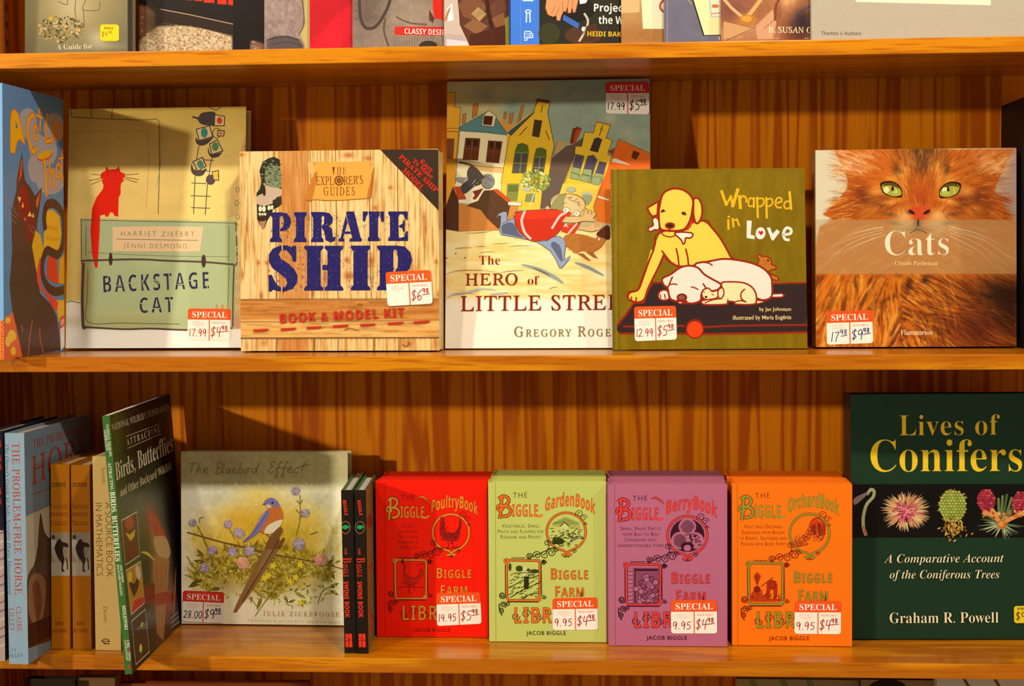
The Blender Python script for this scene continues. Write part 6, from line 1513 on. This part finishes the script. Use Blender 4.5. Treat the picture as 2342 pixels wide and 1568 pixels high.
def do_conifer():
    b = B['conifer']; a = art(b)
    rr = random.Random(77)
    a.crop(1890, 860, 4.126)
    a.rect(0, 0, 2400, 2700, '1c3420')
    a.rect(0, 1018, 2400, 1522, '120e0c')
    Y = 'f0c020'
    a.text('Lives of', 682, 560, 1620, 552, 192, 'e4b024', 'serif', off=-.01, sp=.02)
    a.text('Conifers', 398, 900, 1868, 896, 300, Y, 'serif', off=-.008)
    # curled shoot
    a.line([(385, 1110), (420, 1070), (450, 1085), (440, 1140), (380, 1210), (350, 1320), (350, 1420), (372, 1495)], 30, 'b4ac74', smooth=True); a.line([(350, 1420), (372, 1495)], 22, 'b86c44'); a.poly([(265, 1150), (390, 1090), (380, 1120), (300, 1195), (262, 1210)], '8c7468', True)
    # pink burr
    cx, cy = 745, 1275
    for i in range(210):
        t = rr.uniform(0, 6.283); r0 = rr.uniform(60, 130); r1 = rr.uniform(170, 238) * (.9 if abs(math.sin(t)) > .8 else 1)
        a.line([(cx + r0 * math.cos(t), cy + r0 * math.sin(t) * .95), (cx + r1 * math.cos(t + rr.uniform(-.12, .12)), cy + r1 * math.sin(t) * .92)], rr.uniform(10, 18), rr.choice(['d8a860', 'e0b878', 'c89050', 'b87844', 'e8c488', 'c87860']), taper=1)
    for i in range(170):
        t = rr.uniform(0, 6.283); r0 = rr.uniform(0, 110); x, y = cx + r0 * math.cos(t), cy + r0 * .85 * math.sin(t)
        t2 = t + rr.uniform(-.5, .5); a.line([(x, y), (x + 34 * math.cos(t2), y + 34 * math.sin(t2))], 14, rr.choice(['d85868', 'c84458', 'e87c7c', 'b83850', 'e09080']), taper=1)
    # green cone
    a.ell(1190, 1220, 128, 148, '6c7c28')
    for j in range(11):
        for i in range(-4, 5):
            y = 1090 + j * 27; hw = 128 * math.sqrt(max(0, 1 - ((y - 1220) / 150) ** 2)); x = 1190 + (i + (j % 2) * .5) * 30
            if abs(x - 1190) < hw + 6:
                a.poly([(x - 17, y), (x, y - 15), (x + 17, y), (x, y + 16)], rr.choice(['8aa038', 'a4b04c', '7a9434'])); a.ell(x, y + 2, 8, 6, 'd8a850', 0, 7)
    for i in range(46):
        t = rr.uniform(0, 6.283); a.line([(1190 + 118 * math.cos(t), 1220 + 138 * math.sin(t)), (1190 + 150 * math.cos(t + .1), 1220 + 165 * math.sin(t))], 9, rr.choice(['d8a850', 'c88c44', '98a840']), taper=1)
    for i in range(120): a.ell(1200 + rr.gauss(0, 55), 1445 + rr.gauss(0, 32) - (40 if rr.random() < .3 else 0), rr.uniform(8, 18), rr.uniform(6, 12), rr.choice(['a87c2c', '8a5c1c', 'c8a048', '6a4418']), rr.uniform(0, 180), 7)
    # red cones and needles
    for i in range(34):
        t = rr.uniform(-.2, 6.0); c, s = math.cos(t), math.sin(t)
        if s < -.85 and abs(c) < .1: continue
        a.line([(1650 + 30 * c, 1385 + 30 * s), (1650 + rr.uniform(150, 260) * c, 1385 + rr.uniform(120, 160) * s * (1.5 if s < 0 else 1))], 20, rr.choice(['7c8858', '98a070', '5c6c40', 'a8a878', '4c5c34']), taper=1)
    for x in (1620, 1660, 1700, 1745): a.line([(1650 + (x - 1670) * .5, 1330), (x, 1110 + abs(x - 1690) * .6)], 24, rr.choice(['4c5c34', '66743c']))
    for x0, y0, rot in ((1505, 1170, -8), (1835, 1190, 20)):
        a.ell(x0, y0, 88, 108, '7c2028', rot)
        for j in range(9):
            for i in range(-3, 4):
                y = y0 - 95 + j * 24; x = x0 + (i + (j % 2) * .5) * 30
                if ((x - x0) / 88) ** 2 + ((y - y0) / 108) ** 2 < 1: a.ell(x, y, 16, 11, rr.choice(['b83844', 'a02c38', 'c84c50', '8c2430']), 0, 9)
    for q in ([(1480, 1280), (1560, 1310), (1640, 1370)], [(1850, 1290), (1760, 1330), (1660, 1380)], [(1560, 1260), (1610, 1320)]): a.line(q, 40, rr.choice(['d88c48', 'c87838']), smooth=True)
    for i in range(40): x = rr.uniform(1480, 1860); a.ell(x, 1310 + abs(x - 1660) * -.12 + rr.uniform(-26, 40), 16, 10, rr.choice(['e0a458', 'c8602c', 'd89048', 'a8481c']), rr.uniform(0, 180), 7)
    a.ell(1652, 1395, 40, 46, 'c86824'); a.ell(1645, 1390, 22, 26, 'e09038')
    a.crop(1890, 1220, 4.506)
    CR = 'f0d8a4'
    a.text('A Comparative Account', 605, 297, 1825, 290, 86, CR, 'bital', off=-.01); a.text('of the Coniferous Trees', 650, 460, 1785, 456, 86, CR, 'bital', off=-.01)
    a.text('Graham R. Powell', 642, 918, 1775, 912, 108, CR, 'serif', off=-.01)
    s = Art(b.spine); s.crop(0, 0, 1); s.rect(1880, 860, 1960, 1480, '141c12')
    s.text('Conifers', 1916, 955, 1920, 1030, 10, 'c88c24', 'serif'); s.text('Powell', 1918, 1050, 1921, 1085, 7, 'c88c24', 'serif')
    b.build('1c3420', a, s, mat=gloss, spine_col='141c12', pages='8a6440')
    st = Art(b.front); st.z = b.fa.z + 30
    st.crop(1890, 1220, 4.506)
    pts = [(1928, 760), (1945, 742), (2200, 735), (2215, 752), (2212, 900), (2195, 912), (1950, 918), (1930, 900)]
    st.poly(pts, 'ecc41c'); st.text('PRICE', 1965, 785, 2130, 780, 26, '4a3c10', 'default', off=.012); st.pen('$9', 1945, 805, 80, 50, '2a1c10', 8); st.pen('98', 2050, 795, 40, 30, '2a1c10', 7)
    o = mesh_part('price_sticker', b.o, print_mat('sticker_paper'), [], [st], 'ffffff'); o['label'] = 'yellow price sticker'
do_conifer()
SC_COL = {'red': 'dc1a08', 'green': 'b8ba54', 'purple': 'ac5c6c', 'orange': 'f06a0c'}
for key, i, b in STACKS:
    if i: b.build(SC_COL[key], None, mat=gloss, pages='e8d0a0')
# ------------------------------------------------------------------ top shelf: lower parts of the covers
def do_top():
    rr = random.Random(8)
    CY_, c0, c1, c2 = -420, (0, 0, 2.856), (780, 0, 2.856), (1522, 0, 2.856)
    # film-wrapped guide
    b = B['guide']; a = art(b, k=1.05)
    p = Paint(50, -340, 296, 132, 3.0, '70694e'); p.crop(*c0)
    p.mix(np.clip(fbm(p.X / 60, p.Y / 60, 4) * 1.4 - .3, 0, 1) * .6, '8c7c48'); p.blob(500, 40, 260, 200, 'b09a5c', .85); p.blob(480, -200, 300, 300, 'a89460', .8); p.blob(470, 40, 110, 150, 'c4b080', .8); p.blob(690, 300, 120, 20, 'a09870', .6); p.blob(640, 250, 70, 60, 'd8c898', .6)
    a.grid(p); a.crop(*c0)
    for q in ([(380, 10), (440, 30), (430, -40)], [(560, 0), (540, 60), (600, 70), (650, 60), (650, 10)], [(545, 60), (550, 170)], [(500, -40), (490, 60), (500, 150)]): a.line(q, 5, '6a5c40', smooth=True)
    for i in range(170):
        t, r = rr.uniform(0, 6.283), rr.random() ** .6
        a.ell(400 + 150 * r * math.cos(t), 190 + 85 * r * math.sin(t), rr.uniform(6, 14), rr.uniform(5, 9), rr.choice(['a08a4c', '6a5c30', 'c4ac70', '8a7840', '504424', 'd0a860']), rr.uniform(0, 180), 7)
    a.ell(332, 120, 14, 12, 'c8a828'); a.text('A Guide for', 372, 326, 604, 318, 34, 'e8d8ac', 'serif', off=-.01)
    a.line([(155, -200), (157, 360)], 7, 'd0c090')
    b.build('6c6448', a, mat=print_mat('film_wrap', .28, .25, .25, 26), spine_col='4c4630', back_col='8a8468', pages='5c5440', k=1.0)
    st = Art(b.front); st.z = b.fa.z + 30; st.crop(*c0)
    st.poly([(655, 170), (668, 160), (765, 160), (778, 172), (778, 258), (766, 268), (668, 268), (655, 256)], 'f4cc18'); st.text('PRICE', 680, 193, 742, 193, 16, '5a3c10', 'bold'); st.pen('$4', 664, 208, 30, 18, '8a6a14', 3.5); st.pen('98', 708, 204, 15, 11, '8a6a14', 3)
    o = mesh_part('price_sticker', b.o, print_mat('sticker_paper'), [], [st], 'ffffff'); o['label'] = 'yellow price sticker'
    # black truck over gravel
    b = B['truck']; a = art(b)
    p = Paint(312, -340, 616, 132, 2.4, '1c120e'); p.crop(*c0)
    gv = fbm(p.X / 3, p.Y / 2, 9, 2)
    p.poly([(905, 340), (905, 280), (950, 210), (1040, 170), (1250, 160), (1400, 200), (1520, 240), (1520, 340)], 'd0b080', 1, 2); p.poly([(1630, 330), (1640, 260), (1740, 290), (1740, 330)], '8a5c48', 1, 1)
    p.poly([(905, 30), (960, 40), (1010, 80), (1000, 180), (940, 240), (905, 250)], '7c4c34', 1, 2); p.blob(990, 150, 40, 80, '4c3c1c', .8)
    m = (p.Y > 150 / 2.856 - 0) * np.clip((gv - .52) * 6, 0, 1); p.mix(m * (p.I[..., 0] > 120) * .7, '6a4c2c'); p.mix(np.clip((.4 - gv) * 5, 0, 1) * (p.I[..., 0] > 120) * .6, 'f0dcb0')
    a.grid(p); a.crop(*c0)
    a.poly([(905, -40), (1000, 40), (1060, 60), (1300, 110), (1525, 160), (1525, 230), (1250, 170), (1060, 150), (1000, 60)], '2c1c14'); a.line([(1050, 60), (1250, 98), (1525, 158)], 6, 'b09070'); a.line([(1055, 150), (1300, 180), (1520, 232)], 5, '5a4030')
    for x0, x1, y in ((1215, 1250, 4), (1265, 1320, 8), (1330, 1400, 20), (1420, 1480, 30), (1490, 1530, 36)): a.poly([(x0, -120), (x1, -120), (x1, y), (x0, y - 4)], 'd03014')
    a.rect(1522, -400, 1740, 260, '140e0c'); a.rect(1522, 250, 1632, 340, '140e0c')
    b.build('1c120e', a, mat=gloss, spine_col='e0d8c4')
    # grey stone
    b = B['stone']; a = art(b)
    p = Paint(600, -340, 905, 132, 3.0, '9c8474'); p.crop(*c0); n = fbm(p.X / 8, p.Y / 10, 14, 4); p.mix(np.clip((n - .45) * 3, 0, 1) * .7, '7c6860'); p.mix(np.clip((.42 - n) * 4, 0, 1) * .6, 'b89c88'); p.noise(.12, 1.6, 1.6, 5)
    p.poly([(1980, 60), (1990, 150), (1960, 220), (1985, 300), (2000, 340), (2200, 340), (2200, -900), (2010, -900)], 'c8b468', 1, 2); p.poly([(1740, 270), (1780, 240), (1880, 232), (1960, 262), (1985, 300), (1980, 340), (1740, 340)], '5a4c48', 1, 1)
    a.grid(p); a.crop(*c0); a.line([(1745, 262), (1800, 246), (1880, 240), (1950, 262)], 9, '403634', smooth=True); a.line([(1780, 290), (1880, 275), (1970, 300)], 7, '443a38', smooth=True); a.line([(1975, 0), (1985, 150), (1950, 230)], 9, '6a5850', smooth=True)
    b.build('9c8474', a, mat=matte)
    # red cloth
    b = B['redcl']; a = art(b)
    p = Paint(704, -340, 1004, 132, 4.0, 'd81c28'); p.mix(np.clip((fbm((p.X + p.Y * 1.3) / 40, (p.X - p.Y) / 300, 6) - .45) * 4, 0, 1) * .6, 'b01420'); p.noise(.05, 2, 2, 4); a.grid(p)
    b.build('d81c28', a, mat=matte)
    # grey knitwear
    b = B['classy']; a = art(b)
    p = Paint(802, -340, 1114, 132, 3.0, '8c7862'); p.crop(*c1); p.blob(180, 60, 110, 140, '5c4c42', .8); p.blob(460, 120, 180, 160, '9c866c', .8); p.blob(150, 260, 120, 60, '8a7464', .8); p.blob(400, 250, 100, 90, '96806c', .7); p.noise(.10, 2.0, 2.0, 8); p.noise(.10, 20, 14, 18)
    a.grid(p); a.crop(*c1)
    a.line([(120, -60), (125, 100), (160, 180), (230, 170), (300, 60), (330, -40)], 20, '4a3c34', smooth=True); a.line([(290, 120), (280, 200), (310, 300)], 12, '5c4c40', smooth=True); a.line([(360, 110), (450, 150), (560, 160)], 12, '6a5848', smooth=True)
    for i in range(16): a.line([(340 + i * 18, 235), (355 + i * 15, 300)], 4, '6e5c4c')
    a.poly([(600, -80), (668, -80), (668, 130), (610, 120), (600, 40)], 'dc2818'); a.ell(570, 300, 60, 34, '3a2e28'); a.poly([(575, 60), (610, 120), (600, 150), (575, 130)], '5a3428')
    for y in (20, 70, 120): a.line([(85, y), (110, y + 4)], 8, '6a584a')
    a.poly([(350, 174), (900, 176), (900, 236), (350, 228)], 'd02c20'); a.text('CLASSY DESIGNS', 412, 220, 738, 231, 36, 'f4e4d0', 'bold', off=-.008)
    b.build('8c7862', a, mat=gloss)
    # argyle
    b = B['argyle']; a = art(b)
    p = Paint(1012, -340, 1334, 132, 3.0, '5e3424'); p.noise(.10, 2, 2, 5)
    a.grid(p); a.crop(*c1)
    a.poly([(668, -200), (740, -200), (770, 80), (775, 160), (840, 300), (668, 300)], 'c8b098'); a.poly([(690, 60), (725, 20), (735, 130), (700, 140)], 'f0e8d8'); a.poly([(670, 140), (700, 60), (720, 40), (690, 130)], 'b87850'); a.poly([(668, 220), (800, 230), (830, 300), (668, 300)], 'b8a498'); a.poly([(690, 255), (820, 270), (835, 300), (690, 300)], 'd8ccc0')
    for q, c in (([(765, 30), (850, -60), (960, 50), (860, 130), (800, 110)], '7c4c30'), ([(850, 90), (895, 45), (950, 90), (905, 140)], 'b08c54'), ([(800, 170), (870, 120), (960, 170), (890, 230)], '8c5c38'), ([(960, 50), (1050, -30), (1080, 60), (1000, 110)], '6c402c'), ([(985, 120), (1060, 80), (1080, 160), (1020, 200)], '8a5834'), ([(840, 230), (1080, 160), (1080, 300), (840, 300)], '4c2418')): a.poly(q, c)
    a.line([(945, -100), (960, 60), (985, 180)], 26, '3c2018', smooth=True)
    for i in range(8): a.line([(862 + i * 9, 92 - i * 5), (880 + i * 8, 118 - i * 4)], 3, '8a6c3c')
    a.poly([(1072, 120), (1100, 100), (1100, 300), (1076, 300)], '9c9424')
    b.build('5e3424', a, mat=gloss)
    # woman worker with hammer
    b = B['worker']; a = art(b); a.crop(*c1); s = Art(b.spine)
    a.rect(1080, -1400, 1300, 340, '4078cc'); a.rect(1080, -1400, 1108, 340, '243a6c'); a.line([(1170, -1400), (1172, 300)], 4, '5a8cd8')
    a.rect(1295, -1400, 2200, 340, '2c281c')
    IC = 'c8d8ec'
    a.line([(1190, -30), (1190, 4), (1252, 4), (1252, -30)], 8, IC); a.ring(1222, 75, 17, 10, 8, IC, 12); a.line([(1212, 88), (1210, 145)], 9, IC); a.line([(1233, 88), (1235, 145)], 9, IC)
    a.line([(1198, 205), (1235, 205), (1252, 225), (1252, 245), (1198, 248), (1200, 205)], 7, IC); a.line([(1208, 220), (1235, 220), (1240, 235), (1212, 235)], 6, IC); a.line([(1195, 262), (1215, 262), (1215, 248)], 6, IC)
    p = None
    for e in ((1500, 60, 160, 90, '1c1a16'), (1360, 220, 70, 70, '3a3820'), (1580, 230, 120, 60, '503420')): a.ell(e[0], e[1], e[2], e[3], e[4])
    SK, SH = 'd8935c', 'a85c30'
    for q in ([(1350, -60), (1450, -60), (1470, 40), (1440, 100), (1430, 135), (1410, 132), (1405, 100), (1385, 110), (1350, 95), (1335, 50)], [(1430, -60), (1560, -60), (1545, 20), (1530, 80), (1515, 82), (1512, 40), (1500, 85), (1482, 85), (1480, 40), (1468, 78), (1450, 70), (1445, 10)]): a.poly(q, SK); a.line(q[1:], 4, SH)
    for q in ([(1375, 90), (1400, 40)], [(1405, 100), (1425, 50)], [(1480, 40), (1485, 0)], [(1512, 40), (1514, 0)]): a.line(q, 4, SH)
    a.poly([(1550, -60), (1640, -60), (1600, 20), (1560, 28)], 'd8d8dc')
    a.poly([(1455, 95), (1560, 155), (1548, 188), (1447, 130)], '3c64b0'); a.poly([(1555, 155), (1580, 165), (1570, 195), (1548, 185)], '3a2c20'); a.line([(1590, 90), (1612, 130), (1605, 180), (1580, 230), (1556, 268)], 14, 'c8b898', smooth=True, taper=0); a.ell(1585, 190, 14, 16, 'e8e4dc'); a.line([(1605, 180), (1590, 225)], 20, '9c8c74')
    a.poly([(1605, 170), (1670, 150), (1672, 268), (1580, 268)], '4a2c1c')
    a.text('Projects for', 1646, 74, 2010, 80, 50, 'f4ead4', 'bold', off=-.004); a.text('the Workshop', 1680, 155, 2080, 160, 50, 'f4ead4', 'bold', off=-.004); a.text('HEIDI BAKER', 1605, 236, 1885, 240, 32, 'f0b81c', 'bold', off=-.002)
    b.build('2c281c', a, mat=gloss, spine_col='243a6c')
    # tan, slate, painting, grey
    b = B['tan']; a = art(b)
    p = Paint(1417, -340, 1704, 132, 4.0, 'b07c44'); p.crop(*c1); p.blob(1880, -60, 90, 150, 'd8b070', .8); p.blob(1960, 230, 200, 60, '9c6430', .7); p.noise(.05, 10, 10, 4); a.grid(p); a.crop(*c1)
    a.poly([(1830, -200), (1950, -200), (1950, 80), (1830, 85)], 'd4ac70'); a.poly([(1950, -200), (2500, -200), (2500, 190), (1972, 188)], 'f4dca8'); a.poly([(2030, -100), (2300, -100), (2300, 120), (2040, 115)], 'f0d8b0'); a.ring(2120, 40, 36, 38, 14, 'b84424')
    b.build('b07c44', a, mat=matte)
    b = B['slate']; a = art(b)
    p = Paint(1515, -340, 1814, 132, 4.0, '6c6670'); p.noise(.05, 12, 12, 4); a.grid(p); a.crop(*c2)
    a.line([(12, -300), (12, 300)], 8, '847c84'); a.poly([(120, -200), (900, -200), (900, 228), (250, 232)], 'f4dc98'); a.line([(170, -30), (250, 232)], 9, '241c18'); a.line([(250, 232), (400, 228)], 6, '3c302c'); a.poly([(280, -60), (520, -60), (520, 110), (300, 108)], 'ece0bc'); a.line([(280, -60), (300, 108), (520, 110)], 7, 'a8bcb8')
    a.ell(325, 40, 24, 12, 'c87830'); a.line([(300, 90), (360, 84)], 8, 'c89040'); a.line([(140, -10), (170, 25)], 5, 'b89c60'); a.text('I', 344, 262, 358, 262, 24, 'f0e8d8', 'serif')
    b.build('6c6670', a, mat=matte)
    b = B['painting']; a = art(b)
    p = Paint(1645, -340, 1954, 132, 2.4, '9c5c38'); p.crop(*c2)
    for x, y, rx, ry, c, al in ((430, 60, 110, 90, '7c4438', .9), (660, 60, 80, 130, 'a06038', .8), (800, 20, 90, 110, 'c07c48', .9), (860, 200, 110, 110, '5c2c1c', .9), (900, 140, 60, 80, '2c1c24', .9), (440, 220, 110, 50, 'c89058', .9), (650, 200, 90, 60, 'c88c60', .9), (530, 130, 60, 36, 'c88030', .9), (790, 10, 60, 30, 'd09858', .8), (730, 100, 30, 90, '8a4c28', .8)): p.blob(x, y, rx, ry, c, al)
    p.noise(.10, 8, 8, 12); a.grid(p); a.crop(*c2)
    a.line([(370, -20), (430, 50), (500, 110)], 20, 'd8a468'); a.line([(620, 0), (560, 80), (540, 100)], 26, 'd8a058', smooth=True); a.ell(535, 130, 54, 34, 'b87428'); a.ell(530, 122, 34, 20, 'd89438'); a.poly([(380, 140), (585, 190), (380, 260)], 'c8945c'); a.line([(400, 262), (580, 182)], 4, '7c4824'); a.poly([(590, 170), (700, 60), (725, 150), (700, 255), (600, 255)], 'cc9468'); a.line([(640, 190), (722, 120)], 4, '9c5c38')
    a.line([(820, 160), (870, 90), (945, 40)], 8, '3c3858', smooth=True); a.line([(715, 130), (722, 40), (740, 0)], 16, '7c3c20', smooth=True)
    a.text('B. SUSAN O', 676, 212, 965, 216, 38, 'ecd8a0', 'roman', off=0)
    for x in (705, 720, 735, 910, 925, 940): a.line([(x, 250), (x + 8, 249)], 4, 'c8b48c')
    b.build('9c5c38', a, mat=gloss)
    b = B['grey']; a = art(b)
    p = Paint(1852, -340, 2404, 132, 5.0, 'b4a488'); p.noise(.02, 4, 4, 4); a.grid(p); a.crop(*c2)
    a.poly([(1243, -1200), (2125, -1200), (2125, 34), (1243, 12)], 'f8e8b4'); a.text('Thames & Hudson', 1016, 228, 1280, 231, 24, '5a4634', 'bold', off=-.01)
    b.build('b4a488', a, mat=matte)
do_top()
# heads of the books on the shelf below
cols = {'lowa': ('2c1c10', 'a07850'), 'lowb': ('7a5830', 'a07a48'), 'lowc': ('8a3c18', 'c8a070'), 'lowd': ('a88c50', 'd0b888'), 'lowe': ('6a4824', 'c8a878'), 'lowf': ('e8d4b0', 'd8c4a0')}
for k, (c, pg) in cols.items():
    b = B[k]; a = art(b)
    if k == 'lowe': a.crop(0, 0, 1); a.rect(1900, 1500, 2200, 1700, 'a07c48'); a.ell(2030, 1578, 46, 26, '241810'); a.line([(2148, 1500), (2148, 1640)], 4, '4c2c14')
    elif k == 'lowf':
        a.crop(0, 0, 1); a.rect(2100, 1500, 2450, 1700, 'ecd8b4')
        for x in (2205, 2275, 2345): a.line([(x, 1552), (x + 30, 1600)], 7, '8a5c34')
    elif k == 'lowd':
        a.crop(0, 0, 1); a.rect(1600, 1500, 2000, 1700, 'a88c50')
        for x in (1720, 1790, 1850): a.line([(x, 1556), (x + 20, 1600)], 14, '7c7838')
    else: a.crop(0, 0, 1); a.rect(-60, 1480, 800, 1700, c)
    b.build(c, a, mat=matte, pages=pg)
for k, b in B.items():
    if not len(b.o.children): b.build('ccbb99')
for k, i, b in STACKS:
    if not len(b.o.children): b.build({'red': 'e01808', 'green': 'bcc058', 'purple': 'b0606a', 'orange': 'f06008'}[k])
